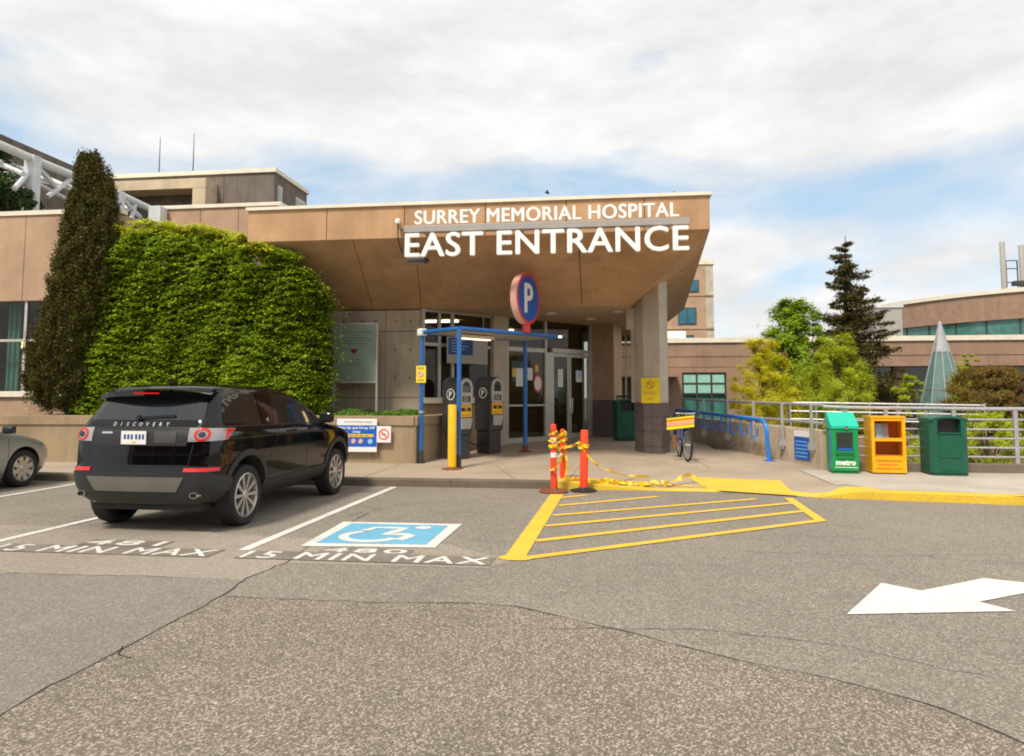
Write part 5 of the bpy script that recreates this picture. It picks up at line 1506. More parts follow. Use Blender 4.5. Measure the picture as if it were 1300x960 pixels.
# ================================================================ DELINEATORS AND TAPE
def delin(loc, h, label, bands, top=True, lean=(0, 0)):
    t = thing('delineator_post', label, 'traffic post', (*loc, max(.004, 0)), group='orange posts wrapped in caution tape')
    lx, ly = lean
    tb = lambda z: (lx*z, ly*z, z)
    prof = [(0.052, .04), (.05, h*.5), (.047, h-.14)]
    if top: pr = [(.052, .05), (.050, h-.16), (.036, h-.15), (.036, h-.11), (.048, h-.10), (.046, h-.02), (.02, h)]
    else: pr = [(.066, .05), (.064, h-.02), (.055, h), (.03, h)]
    b_ = MB(); b_.lathe(pr, 20, Matrix(((1, 0, lx, 0), (0, 1, ly, 0), (0, 0, 1, 0), (0, 0, 0, 1)))); b_.build('post', M['orange'], t, world=False, smooth=True)
    for z0, z1 in bands:
        b_ = MB(); b_.lathe([(.053, z0), (.053, z1)], 20, Matrix(((1, 0, lx, 0), (0, 1, ly, 0), (0, 0, 1, 0), (0, 0, 0, 1))), cap=False); b_.build('reflective_band', M['reflect'], t, world=False)
    return t
dz1 = onz(703, 625); dz2 = onz(714, 618, .0); dz3 = onz(741, 624)
t1 = delin((dz1.x, dz1.y), 1.10, 'left orange post with white bands, the tallest of three', [(.56, .64), (.80, .88)])
t2 = delin((dz2.x+.0, dz2.y+.15), .98, 'thin middle orange post behind the tallest one', [(.5, .56)], True)
t3 = delin((dz3.x, dz3.y), 1.0, 'right plain orange post standing apart on a black base', [], False, (.02, 0))
for t_, mm, rr in ((t1, 'rust', .24), (t2, 'black', .2), (t3, 'black', .22)):
    b_ = MB(); b_.lathe([(rr, 0), (rr, .02), (rr-.03, .035), (.09, .045), (.07, .07)], 8 if mm == 'black' else 24); b_.build('rubber_base', M[mm], t_, world=False)
def tape(pts, w=.035, seed=0, tw=2.5):
    """twisting ribbon"""
    mb = MB(); r = random.Random(seed); P_ = [Vector(p) for p in pts]; fine = []
    for i in range(len(P_)-1):
        a = P_[max(i-1, 0)]; b = P_[i]; c = P_[i+1]; d = P_[min(i+2, len(P_)-1)]
        for k in range(8):
            t = k/8; fine.append(.5*((2*b)+(c-a)*t+(2*a-5*b+4*c-d)*t*t+(3*b-a-3*c+d)*t**3))
    fine.append(P_[-1]); vs = []; n = len(fine); ph = r.uniform(0, 6)
    for i, p in enumerate(fine):
        d = (fine[min(i+1, n-1)]-fine[max(i-1, 0)]).normalized(); u = d.cross(Vector((.1, .3, 1))).normalized(); v = d.cross(u)
        a = ph+i*tw/10+math.sin(i*.7+ph)*.5; q = (u*math.cos(a)+v*math.sin(a))*w/2; q2_ = d.cross(q).normalized()*.0012
        vs += [p-q, p+q, p+q+q2_, p-q+q2_]
    fs = []
    for i in range(n-1):
        for k in range(4): fs.append((i*4+k, i*4+(k+1) % 4, (i+1)*4+(k+1) % 4, (i+1)*4+k))
    mb.add(vs, fs); return mb
tpo = thing('caution_tape', 'yellow caution tape tangled round the orange posts and trailing on the ground', 'tape', (dz1.x+.2, dz1.y+.1, 0))
def wrap(c, z0, z1, turns, r0=.065, seed=0):
    r = random.Random(seed); n = turns*7; out = []
    for i in range(n+1):
        a = 2*PI*i/7; rr = r0*r.uniform(1., 1.12); out.append((c.x+rr*math.cos(a), c.y+rr*math.sin(a), z0+(z1-z0)*i/n+r.uniform(-.008, .008)))
    return out
D1 = Vector((dz1.x, dz1.y)); D2 = Vector((dz2.x, dz2.y+.15)); D3 = Vector((dz3.x, dz3.y))
b_ = MB()
for pts, sd, w_ in ((wrap(D1, .68, .98, 3, .058, 1), 1, .05), (wrap(D1, .72, .76, 2, .06, 9), 8, .05), (wrap(D2, .45, .93, 4, .056, 2), 2, .05), (wrap(D2, .70, .90, 2, .062, 12), 12, .05), (wrap(D3, .70, .76, 2, .075, 3), 3, .05),
                   ([(D1.x, D1.y-.06, .72), (D2.x, D2.y-.07, .66), ((D2.x+D3.x)/2, (D2.y+D3.y)/2, .72), (D3.x-.09, D3.y-.05, .80), (D3.x, D3.y-.075, .76)], 4, .055),
                   ([(D1.x-.06, D1.y-.05, .36), (D1.x+.06, D1.y-.08, .42), (D2.x, D2.y-.08, .52), (D2.x+.06, D2.y-.02, .7)], 5, .05),
                   ([(D2.x+.05, D2.y-.05, .55), (D2.x+.07, D2.y-.06, .3), (D2.x+.04, D2.y-.05, .1), (D2.x+.2, D2.y-.1, .16)], 6, .05),
                   ([(D3.x-.05, D3.y-.07, .74), (D3.x+.06, D3.y-.04, .6), (D3.x+.22, D3.y+.1, .42), (D3.x+.42, D3.y+.4, .30), (D3.x+.75, D3.y+1., .16), (D3.x+1.15, D3.y+1.45, .10)], 7, .045)):
    tb_ = tape(pts, w_, sd); b_.add(tb_.v, tb_.f)
b_.build('wrapped_tape', M['tape'], tpo)
b_ = MB(); r = random.Random(21)
for k in range(5):
    x = -.70+k*.02; pts = []
    x0_ = r.uniform(-.75, .6); L_ = r.uniform(.7, 1.7)
    for i in range(9):
        xx = x0_+L_*i/8; yy = 12.25+.10*xx+r.uniform(-.14, .16); pts.append((xx, yy, plaza_z(xx, yy)+.012+abs(r.gauss(0, .025))))
    tb_ = tape(pts, .042, k, 1.2); b_.add(tb_.v, tb_.f)
pts = [(1.0, 12.35, .1), (1.25, 12.5, .12), (1.45, 12.75, .2), (1.6, 12.8, .13)]; tb_ = tape(pts, .08, 77); b_.add(tb_.v, tb_.f)
b_.build('trailing_tape', M['tape'], tpo)
# flat yellow painted flare behind kerb
yf_ = MB(); n = 16; vs = []
for i in range(n+1):
    x = -.78+2.55*i/n; y0_ = kerb_y(x)+.33; y1_ = kerb_y(x)+.33+.34*(1-i/n)**.6+.02
    for yy in (y0_, y1_): vs.append((x, yy, plaza_z(x, yy)+.006))
yf_.add(vs, [(2*i, 2*i+2, 2*i+3, 2*i+1) for i in range(n)]); yf_.build('painted_flare', M['yellow_paint'], sw, label='yellow paint on the kerb flare below the tape')

# ================================================================ BINS
def waste_bin(W_, D_, H_):
    t = thing('waste_bin', '', 'bin', (0, 0, 0))
    ch = .07
    oct_ = [(-W_/2+ch, -D_/2), (W_/2-ch, -D_/2), (W_/2, -D_/2+ch), (W_/2, D_/2-ch), (W_/2-ch, D_/2), (-W_/2+ch, D_/2), (-W_/2, D_/2-ch), (-W_/2, -D_/2+ch)]
    b_ = MB(); b_.prism([(x*.97, y*.97) for x, y in oct_], 0, .05); b_.build('base', M['bindark'], t, world=False)
    zf = H_-.30
    b_ = MB()
    b_.prism(oct_, .05, zf)
    # upper hood: back, sides, front cheeks with an opening
    b_.prism([(-W_/2, -D_/2+ch), (-W_/2+ch, -D_/2), (-W_/2+.13, -D_/2), (-W_/2+.13, D_/2-.02), (-W_/2+ch, D_/2), (-W_/2, D_/2-ch)], zf, H_-.03)
    b_.prism([(W_/2, -D_/2+ch), (W_/2-ch, -D_/2), (W_/2-.13, -D_/2), (W_/2-.13, D_/2-.02), (W_/2-ch, D_/2), (W_/2, D_/2-ch)], zf, H_-.03)
    b_.b2((-W_/2+.131, D_/2-.06, zf), (W_/2-.131, D_/2-.001, H_-.03))
    # arched lid: curved in x
    n = 14; vs = []
    for i in range(n+1):
        u = -1+2*i/n; x = W_/2*u; z = H_-.04+.05*(1-u*u)
        vs += [(x, -D_/2+.0, z), (x, D_/2, z), (x, -D_/2+.0, z-.05), (x, D_/2, z-.05)]
    fs = []
    for i in range(n):
        a = i*4; c = a+4; fs += [(a, c, c+1, a+1), (a+2, a+3, c+3, c+2), (a, a+2, c+2, c), (a+1, c+1, c+3, a+3)]
    fs += [(0, 1, 3, 2), (n*4, n*4+2, n*4+3, n*4+1)]
    b_.add(vs, fs)
    b_.build('body', M['bingreen'], t, world=False, bevel=.012)
    b_ = MB(); b_.b2((-W_/2+.132, -D_/2+.12, zf+.002), (W_/2-.132, -D_/2+.14, H_-.05)); b_.build('opening', M['black'], t, world=False)
    b_ = MB(); b_.b2((-W_/2+.15, -D_/2-.012, .32), (W_/2-.15, -D_/2-.001, zf-.02)); b_.b2((-W_/2+.15, -D_/2-.01, .10), (W_/2-.15, -D_/2-.001, .28)); b_.build('door_panel', M['bingreen'], t, world=False, bevel=.008)
    b_ = MB(); b_.b2((-W_/2+.13, -D_/2-.03, zf-.012), (W_/2-.13, -D_/2+.02, zf+.012)); b_.build('ledge', M['bingreen'], t, world=False, bevel=.006)
    return t
bn = waste_bin(.64, .56, 1.06); bn['label'] = 'dark green waste bin with arched opening standing right of the yellow box'; bn['group'] = 'green waste bins'
bn.location = (6.17, 13.92, .137); bn.rotation_euler = (0, 0, R(-2))
bn2 = copy_tree(bn); bn2['label'] = 'dark green waste bin in the shade under the canopy beside the brown pier'; bn2.location = (.66, 20.4, fz(20.4)); bn2.rotation_euler = (0, 0, R(8)); bn2.scale = (1, 1, 1.08)

# metro box
mbx = thing('newspaper_box', 'bright green newspaper box lettered metro with a slanted teal top', 'newspaper box', (4.44, 14.0, .137), R(-4))
W_, D_, H_ = .46, .44, 1.12
b_ = MB(); b_.b2((-W_/2, -D_/2, .05), (W_/2, D_/2, H_-.25)); b_.b2((-W_/2+.03, -D_/2+.03, 0), (W_/2-.03, D_/2-.03, .05)); b_.build('body', M['metrogreen'], mbx, world=False, bevel=.015)
b_ = MB(); sp = [(-D_/2-.02, H_-.30), (-D_/2-.02, H_-.24), (D_/2-.12, H_), (D_/2, H_), (D_/2, H_-.30)]
b_.slab([(-W_/2-.01, y, z) for y, z in sp], W_+.02, (-1, 0, 0)); b_.build('slanted_top', M['teal'], mbx, world=False, bevel=.012)
b_ = MB(); b_.b2((-W_/2-.006, -D_/2+.02, .12), (-W_/2-.001, -D_/2+.10, H_-.32)); b_.build('side_stripe', M['blue_r'], mbx, world=False)
b_ = MB(); b_.b2((-.15, -D_/2-.012, .40), (.13, -D_/2-.001, .78)); wn_ = b_.build('window', M['windark'], mbx, world=False, bevel=.004)
b_ = MB(); b_.b2((-.16, -D_/2-.016, .385), (.14, -D_/2-.0125, .42)); b_.b2((-.16, -D_/2-.016, .76), (.14, -D_/2-.0125, .78)); b_.build('window_frame', M['metrogreen'], wn_, world=False)
b_ = MB(); b_.b2((-.13, -D_/2-.022, .43), (.11, -D_/2-.0165, .47)); b_.build('blue_strip', M['signblue'], mbx, world=False)
b_ = MB(); b_.tube([(-.16, -D_/2-.01, .345), (-.14, -D_/2-.05, .34), (.12, -D_/2-.05, .34), (.14, -D_/2-.01, .345)], .012, 6); b_.build('handle', M['black'], mbx, world=False)
b_ = MB(); text_on(b_, 'metro', (0, -D_/2-.002, .205), (1, 0, 0), (0, 0, 1), bold=.035, depth=.006, width=.34, height=.09); b_.build('lettering', M['lettering'], mbx, world=False)
b_ = MB(); b_.b2((-.19, -D_/2-.004, .115), (.20, -D_/2-.001, .128)); b_.build('text_line', M['white'], mbx, world=False)
b_ = MB(); 
sd_ = Vector((0, (D_-.10), .24)).normalized()
b_.slab([(x_, -.05+y_*sd_.y, H_-.112+y_*sd_.z) for x_, y_ in ((-.16, -.03), (.16, -.03), (.16, .03), (-.16, .03))], .012, (0, -sd_.z, sd_.y)); b_.build('top_lettering', M['bluewhite'], mbx, world=False)
b_ = MB(); b_.lathe([(.001, 0), (.035, 0), (.03, .02), (.001, .022)], 14, Matrix.Translation((.02, -D_/2-.02, H_-.275)) @ Rx); b_.build('knob', M['chrome'], mbx, world=False)

# yellow display box
yb = thing('newspaper_box', 'amber yellow newspaper box with two open shelves', 'newspaper box', (5.20, 14.02, .137), R(-3))
W_, D_, H_ = .58, .44, 1.02
b_ = MB()
b_.b2((-W_/2, -D_/2, .03), (-W_/2+.055, -D_/2+.05, H_)); b_.b2((W_/2-.055, -D_/2, .03), (W_/2, -D_/2+.05, H_))
b_.b2((-W_/2, D_/2-.03, .03), (W_/2, D_/2, H_)); b_.b2((-W_/2, -D_/2+.051, .03), (-W_/2+.015, D_/2-.031, H_)); b_.b2((W_/2-.015, -D_/2+.051, .03), (W_/2, D_/2-.031, H_))
b_.b2((-W_/2-.01, -D_/2-.01, H_+.001), (W_/2+.01, D_/2+.01, H_+.035)); b_.b2((-W_/2+.056, -D_/2+.002, H_-.05), (W_/2-.056, -D_/2+.05, H_))
b_.b2((-W_/2+.056, -D_/2+.002, .60), (W_/2-.056, -D_/2+.045, .66)); b_.b2((-W_/2+.056, -D_/2+.004, .03), (W_/2-.056, -D_/2+.04, .33))
b_.build('cabinet', M['boxyellow'], yb, world=False)
b_ = MB(); b_.b2((-W_/2+.02, -D_/2+.05, .61), (W_/2-.02, D_/2-.035, .625)); b_.b2((-W_/2+.02, -D_/2+.05, .33), (W_/2-.02, D_/2-.035, .345)); b_.b2((-W_/2+.02, D_/2-.045, .35), (W_/2-.02, D_/2-.032, .98)); b_.build('shelf', M['boxorange'], yb, world=False)
b_ = MB(); b_.box((-.10, .02, .78), (.13, .05, .26), .2, rx=-.2); b_.build('leaflet', M['bluewhite'], yb, world=False)
b_ = MB(); b_.box((.02, .05, .78), (.11, .06, .27), -.1, rx=-.2); b_.build('leaflet', M['lightgrey'], yb, world=False)
b_ = MB(); b_.b2((-.23, -D_/2-.004, .24), (.21, -D_/2+.0035, .26)); b_.b2((-.23, -D_/2-.004, .10), (.21, -D_/2+.0035, .12)); b_.b2((-.2, -D_/2-.003, .17), (.15, -D_/2+.0035, .185)); b_.build('panel_rib', M['boxorange'], yb, world=False)
b_ = MB(); b_.b2((-W_/2+.02, -D_/2+.02, 0), (W_/2-.02, D_/2-.02, .029)); b_.build('base', M['black'], yb, world=False)

# black metal railing under the canopy
br_ = thing('black_railing', 'short black metal railing behind the shaded green bin', 'railing', (.75, 21.6, .3))
b_ = MB(); ya = 21.4
b_.tube([(.45, ya, 1.55), (1.75, ya+.2, 1.55)], .03, 8); b_.tube([(.45, ya, .55), (1.75, ya+.2, .55)], .02, 8); b_.build('rail', M['black'], br_)
b_ = MB()
for i in range(14): x = .45+i*.1; b_.tube([(x, ya+.2*(x-.45)/1.3, .3 if i % 6 == 0 else .55), (x, ya+.2*(x-.45)/1.3, 1.55)], .012 if i % 6 else .028, 6)
b_.build('baluster', M['black'], br_)

# ================================================================ BICYCLE (seen from the front)
bk_ = thing('bicycle', 'dark blue bicycle with yellow taped handlebar leaning by the column', 'bicycle', (1.76, 15.95, fz(15.9)), R(3))
# local: forward = -y
def wheel(y, rz=0, x=0):
    Mx = Matrix.Translation((x, y, .345)) @ Matrix.Rotation(rz, 4, 'Z') @ Matrix.Rotation(PI/2, 4, 'Y')
    b_ = MB(); n = 40; vs = []
    b_.tube([Mx @ Vector((.325*math.cos(2*PI*i/n), .325*math.sin(2*PI*i/n), 0)) for i in range(n)], .024, 8, closed=True); w = b_.build('wheel', M['rubber'], bk_, world=False, smooth=True)
    b_ = MB(); b_.tube([Mx @ Vector((.298*math.cos(2*PI*i/n), .298*math.sin(2*PI*i/n), 0)) for i in range(n)], .012, 6, closed=True); b_.build('rim', M['rim'], w, world=False, smooth=True)
    b_ = MB()
    for i in range(18):
        a = 2*PI*i/18; b_.tube([Mx @ Vector((0, 0, .03*(-1)**i)), Mx @ Vector((.295*math.cos(a), .295*math.sin(a), 0))], .0022, 4)
    b_.tube([Mx @ Vector((0, 0, -.055)), Mx @ Vector((0, 0, .055))], .022, 8); b_.build('spokes', M['chrome'], w, world=False)
wheel(-.52, R(6)); wheel(.53)
b_ = MB()
hub = (0, .53, .345); bb_ = (0, .10, .30); seat = (0, .27, .80); head = (0, -.34, .86); hb = (0, -.37, .70)
for a, b, r_ in ((bb_, seat, .016), (bb_, hb, .02), (seat, head, .016), ((.04, .53, .345), (.02, .10, .30), .010), ((-.04, .53, .345), (-.02, .10, .30), .010), ((.04, .53, .345), (.01, .25, .74), .008), ((-.04, .53, .345), (-.01, .25, .74), .008), (hb, (0, -.32, .92), .02)): b_.tube([a, b], r_, 8)
b_.build('frame', M['blue'], bk_, world=False, smooth=True)
b_ = MB(); b_.tube([(.055, -.52, .345), (.055, -.40, .66), (.02, -.37, .72), (-.02, -.37, .72), (-.055, -.40, .66), (-.055, -.52, .345)], .013, 8); b_.build('fork', M['charcoal'], bk_, world=False, smooth=True)
b_ = MB(); b_.tube([(0, -.32, .9), (0, -.36, 1.0)], .014, 8); b_.tube([(-.30, -.28, 1.02), (-.14, -.36, 1.0), (.14, -.36, 1.0), (.30, -.28, 1.02)], .014, 8); hbr = b_.build('handlebar', M['chrome'], bk_, world=False, smooth=True)
b_ = MB(); b_.tube([(-.31, -.27, 1.02), (-.2, -.33, 1.01)], .02, 8); b_.tube([(.31, -.27, 1.02), (.2, -.33, 1.01)], .02, 8); b_.build('grip', M['black'], hbr, world=False)
b_ = MB(); b_.tube([(0, .27, .80), (0, .29, .95)], .013, 8); b_.lathe([(.001, 0), (.09, .01), (.09, .04), (.05, .055), (.001, .06)], 14, Matrix.Translation((0, .28, .95)) @ Matrix.Diagonal((.8, 1.5, 1, 1))); b_.build('saddle', M['black'], bk_, world=False, smooth=True)
b_ = MB(); b_.lathe([(.08, -.004), (.09, 0), (.08, .004)], 24, Matrix.Translation((.05, .10, .30)) @ Matrix.Rotation(PI/2, 4, 'Y')); b_.tube([(.07, .10, .30), (.08, .02, .16)], .01, 6); b_.tube([(-.07, .10, .30), (-.08, .18, .44)], .01, 6); b_.box((.12, .02, .155), (.09, .07, .02)); b_.box((-.12, .18, .445), (.09, .07, .02)); b_.build('crankset', M['charcoal'], bk_, world=False)
b_ = MB(); b_.tube([(-.12, .42, .5), (-.13, .40, .22)], .055, 10); b_.build('pannier', M['counter'], bk_, world=False, smooth=True)
# striped yellow banner tied to the bicycle handlebar
tb = thing('striped_board', 'yellow and pink striped board tied across the bicycle handlebar', 'board', (1.58, 15.45, .95))
p0 = Vector((1.36, 15.42)); p1 = Vector((1.92, 15.34))
def tilt(mb, z0, z1, o):
    q = [(p0.x, p0.y-o, 1.0+z0-.035), (p1.x, p1.y-o, 1.0+z0+.035), (p1.x, p1.y-o, 1.0+z1+.035), (p0.x, p0.y-o, 1.0+z1-.035)]
    return mb.slab(q, .012, (0, -1, 0))
tilt(MB(), -.12, .12, 0).build('board', M['yellow_s'], tb)
tilt(MB(), -.045, .03, .013).build('pink_stripe', M['pinktape'], tb)
tilt(MB(), .06, .08, .013).build('orange_line', M['orange'], tb)

# ================================================================ PEOPLE BEHIND THE GLASS, BIRD
def person(name_label, loc, rz, cloth, vest=None, seated=False):
    t = thing('person', name_label, 'person', loc, rz)
    hip = .95 if not seated else .55
    V = {}; E = []; Rr = {}
    def v(k, p, r_): V[k] = p; Rr[k] = r_
    v('pelvis', (0, 0, hip), .13); v('waist', (0, 0, hip+.16), .12); v('chest', (0, 0, hip+.38), .145); v('neck0', (0, 0, hip+.52), .07); v('neck', (0, -.01, hip+.58), .05); v('chin', (0, -.025, hip+.64), .062); v('head', (0, -.02, hip+.72), .09); v('crown', (0, -.01, hip+.79), .07)
    E += [('pelvis', 'waist'), ('waist', 'chest'), ('chest', 'neck0'), ('neck0', 'neck'), ('neck', 'chin'), ('chin', 'head'), ('head', 'crown')]
    for s_, q in ((-1, 'l'), (1, 'r')):
        v('sh'+q, (s_*.17, 0, hip+.48), .06); v('el'+q, (s_*.24, .0, hip+.20), .045); v('wr'+q, (s_*.20, -.22, hip+.10), .03); v('ha'+q, (s_*.18, -.31, hip+.10), .032)
        E += [('neck0', 'sh'+q), ('sh'+q, 'el'+q), ('el'+q, 'wr'+q), ('wr'+q, 'ha'+q)]
        if seated: v('kn'+q, (s_*.13, -.42, hip), .065); v('an'+q, (s_*.13, -.42, .08), .045)
        else: v('kn'+q, (s_*.11, -.02, .5), .062); v('an'+q, (s_*.11, 0, .08), .045)
        v('hp'+q, (s_*.10, 0, hip-.06), .09); v('to'+q, (V['an'+q][0], V['an'+q][1]-.16, .04), .035)
        E += [('pelvis', 'hp'+q), ('hp'+q, 'kn'+q), ('kn'+q, 'an'+q), ('an'+q, 'to'+q)]
        for f in range(4):
            x = s_*.18+(-.024+f*.016); L__ = (.065, .08, .085, .07)[f]
            v('f%d'%f+q, (x, -.345, hip+.10), .009); v('g%d'%f+q, (x, -.345-L__*.6, hip+.085), .008); v('h%d'%f+q, (x, -.345-L__*.85, hip+.055), .007)
            E += [('ha'+q, 'f%d'%f+q), ('f%d'%f+q, 'g%d'%f+q), ('g%d'%f+q, 'h%d'%f+q)]
        v('t'+q, (s_*.18-s_*.045, -.31, hip+.10), .010); v('u'+q, (s_*.18-s_*.06, -.35, hip+.09), .008); E += [('wr'+q, 't'+q), ('t'+q, 'u'+q)]
    ks = list(V); me = bpy.data.meshes.new('body'); me.from_pydata([V[k] for k in ks], [(ks.index(a), ks.index(b)) for a, b in E], [])
    o = bpy.data.objects.new('body_tmp', me); C.objects.link(o)
    sk = o.modifiers.new('s', 'SKIN'); 
    for i, k in enumerate(ks): me.skin_vertices[0].data[i].radius = (Rr[k]*(1.25 if k in ('chest', 'waist', 'pelvis') else 1), Rr[k]*.95)
    me.skin_vertices[0].data[0].use_root = True
    sb = o.modifiers.new('u', 'SUBSURF'); sb.levels = 1; sb.render_levels = 1
    dg = bpy.context.evaluated_depsgraph_get(); me2 = bpy.data.meshes.new_from_object(o.evaluated_get(dg)); bpy.data.objects.remove(o)
    me2.materials.clear(); me2.materials.append(cloth); me2.materials.append(M['skin'])
    for p in me2.polygons:
        c = p.center; p.use_smooth = True
        if c.z > hip+.56 or (c.y < -.25 and c.z > hip-.1 and c.z < hip+.2 and abs(c.x) < .28 and not (seated and c.z < hip+.02)): p.material_index = 1
    b = bpy.data.objects.new('body', me2); C.objects.link(b); b.parent = t
    hh = MB(); hh.lathe([(.001, .10), (.06, .085), (.095, .03), (.10, -.03), (.085, -.07)], 18, Matrix.Translation((0, .012, hip+.755)), cap=False); hh.build('hair', M['hair'], t, world=False, smooth=True)
    nn_ = MB(); nn_.lathe([(.001, .012), (.012, 0), (.001, -.014)], 8, Matrix.Translation((0, -.115, hip+.70))); nn_.build('nose', M['skin'], t, world=False, smooth=True)
    if vest:
        vv = MB(); vv.lathe([(.185, hip-.05), (.18, hip+.12), (.20, hip+.32), (.19, hip+.44), (.10, hip+.53), (.07, hip+.54)], 24, Matrix.Diagonal((1.08, .80, 1, 1)), cap=False); vv.build('vest', vest, t, world=False, smooth=True)
    return t
p = gp(tl(547), -.75)
person('person in a lime high-visibility vest behind the window sill', (p.x, p.y, .32), R(25), M['navycloth'], M['hivis'], True)
ch = thing('office_chair', 'dark office chair under the person at the window', 'chair', (p.x, p.y+.05, .26))
b_ = MB(); b_.box((0, 0, .47), (.46, .44, .08)); b_.build('seat', M['black'], ch, world=False, bevel=.03)
b_ = MB(); b_.box((0, .27, .8), (.42, .05, .45)); b_.build('backrest', M['black'], ch, world=False, bevel=.02)
b_ = MB(); b_.tube([(0, 0, .06), (0, 0, .43)], .03, 8)
for k in range(5): b_.tube([(0, 0, .10), (.27*math.cos(k*1.257), .27*math.sin(k*1.257), .04)], .02, 6)
b_.build('base', M['charcoal'], ch, world=False)
p = gp(tl(735), -1.2)
person('person in a navy jacket standing inside behind the right door', (p.x, p.y, FL+.005), R(150), M['navycloth'])
p = ony(695, 245, 60.)
bd = thing('bird', 'tiny dark bird flying above the canopy', 'bird', tuple(p))
b_ = MB(); b_.lathe([(.001, -.28), (.05, -.2), (.10, 0), (.06, .16), (.001, .24)], 10, Matrix.Rotation(R(110), 4, 'Y')); 
for s_ in (-1, 1): b_.add([(-.08, 0, .02), (.10, 0, .02), (.04, s_*.35, .16), (.0, s_*.65, .08), (-.06, s_*.35, .14), (-.08, 0, .0), (.10, 0, .0), (.0, s_*.35, .13)], [(0, 1, 2, 4), (4, 2, 3), (5, 4, 7), (5, 7, 6)])
b_.build('bird_body', M['black'], bd, world=False)
# ================================================================ VEHICLES
class Car:
    """body surface as stacked plan outlines; y forward, z up, x right"""
    NR, NC, NS, NF = 10, 9, 44, 10
    def __init__(s, tab):
        # tab columns: z, y_rear, y_front, half width, corner radius rear, corner radius front, bow rear, bow front
        s.T = np.array(tab, float)
    def par(s, z):
        w = .018
        return [float(np.mean([np.interp(z+d, s.T[:, 0], s.T[:, i]) for d in (-w, -w/2, 0, w/2, w)])) for i in range(1, 8)]
    def outline(s, z):
        yr, yf, hw, rr, rf, br, bf = s.par(z)
        L = yf-yr
        rr = min(rr, hw*.8, L*.4); rf = min(rf, hw*.8, L*.4)
        def endy(x, y0, bow, sg): return y0+sg*bow*(abs(x)/max(hw, .01))**2.2
        pts = []
        xe = hw-rr
        for i in range(s.NR): x = xe*i/s.NR; pts.append((x, endy(x, yr, br, 1)))
        y1 = endy(xe, yr, br, 1)
        for i in range(s.NC): a = PI/2*i/s.NC; pts.append((xe+rr*math.sin(a), y1+rr*(1-math.cos(a))))
        xf = hw-rf; y2 = endy(xf, yf, bf, -1)
        ys = y1+rr; ye = y2-rf
        for i in range(s.NS): t = i/s.NS; pts.append((hw, ys+(ye-ys)*t))
        for i in range(s.NC): a = PI/2*i/s.NC; pts.append((xf+rf*math.cos(a), ye+rf*math.sin(a)))
        for i in range(s.NF+1): x = xf*(1-i/s.NF); pts.append((x, endy(x, yf, bf, -1)))
        # gentle plan taper to both ends
        out = []
        for x, y in pts:
            u = abs((y-(yr+yf)/2)/(L/2)); out.append((x*(1-.055*u**3), y))
        return np.array(out)
    def side(s, y, z, off=0):
        o = s.outline(z); a = s.NR; b = len(o)-s.NF
        seg = o[s.NR:len(o)-s.NF]
        yy = seg[:, 1]; x = np.interp(y, yy, seg[:, 0]); e = .02
        x2 = np.interp(y+e, yy, seg[:, 0]); n = Vector((1, -(x2-x)/e, 0))
        o2 = s.outline(z+e); seg2 = o2[s.NR:len(o2)-s.NF]; x3 = np.interp(y, seg2[:, 1], seg2[:, 0]); n.z = -(x3-x)/e
        n.normalize()
        return Vector((x, y, z))+n*off
    def wrap(s, a, z, off=0, front=False):
        """arc distance from the rear (or front) centre line, sign of a = side"""
        o = s.outline(z)
        if front: o = o[::-1]
        d = np.concatenate([[0], np.cumsum(np.hypot(np.diff(o[:, 0]), np.diff(o[:, 1])))])
        t = abs(a); sg = 1 if a >= 0 else -1
        x = np.interp(t, d, o[:, 0]); y = np.interp(t, d, o[:, 1]); e = .02
        xa = np.interp(max(t-e, 0), d, o[:, 0]); ya = np.interp(max(t-e, 0), d, o[:, 1]); xb = np.interp(t+e, d, o[:, 0]); yb = np.interp(t+e, d, o[:, 1])
        if t < e: xa, ya = -xb, yb
        tg = Vector((xb-xa, yb-ya, 0)).normalized(); n = Vector((tg.y, -tg.x, 0))
        if front: n = -n
        return Vector((sg*(x+n.x*off), y+n.y*off, z))
    def body(s, z0, z1, levels):
        zs = np.linspace(z0, z1, levels); mb = MB(); n0 = None
        rings = []
        for z in zs:
            o = s.outline(z); ring = [(x, y, z) for x, y in o]+[(-x, y, z) for x, y in o[::-1][1:-1]]
            rings.append(ring)
        n = len(rings[0])
        for r_ in rings: mb.v += r_
        for i in range(len(rings)-1):
            for k in range(n): l = (k+1) % n; mb.f.append((i*n+k, i*n+l, (i+1)*n+l, (i+1)*n+k))
        mb.f.append(tuple(range(n-1, -1, -1))); mb.f.append(tuple(range((len(rings)-1)*n, len(rings)*n)))
        return mb

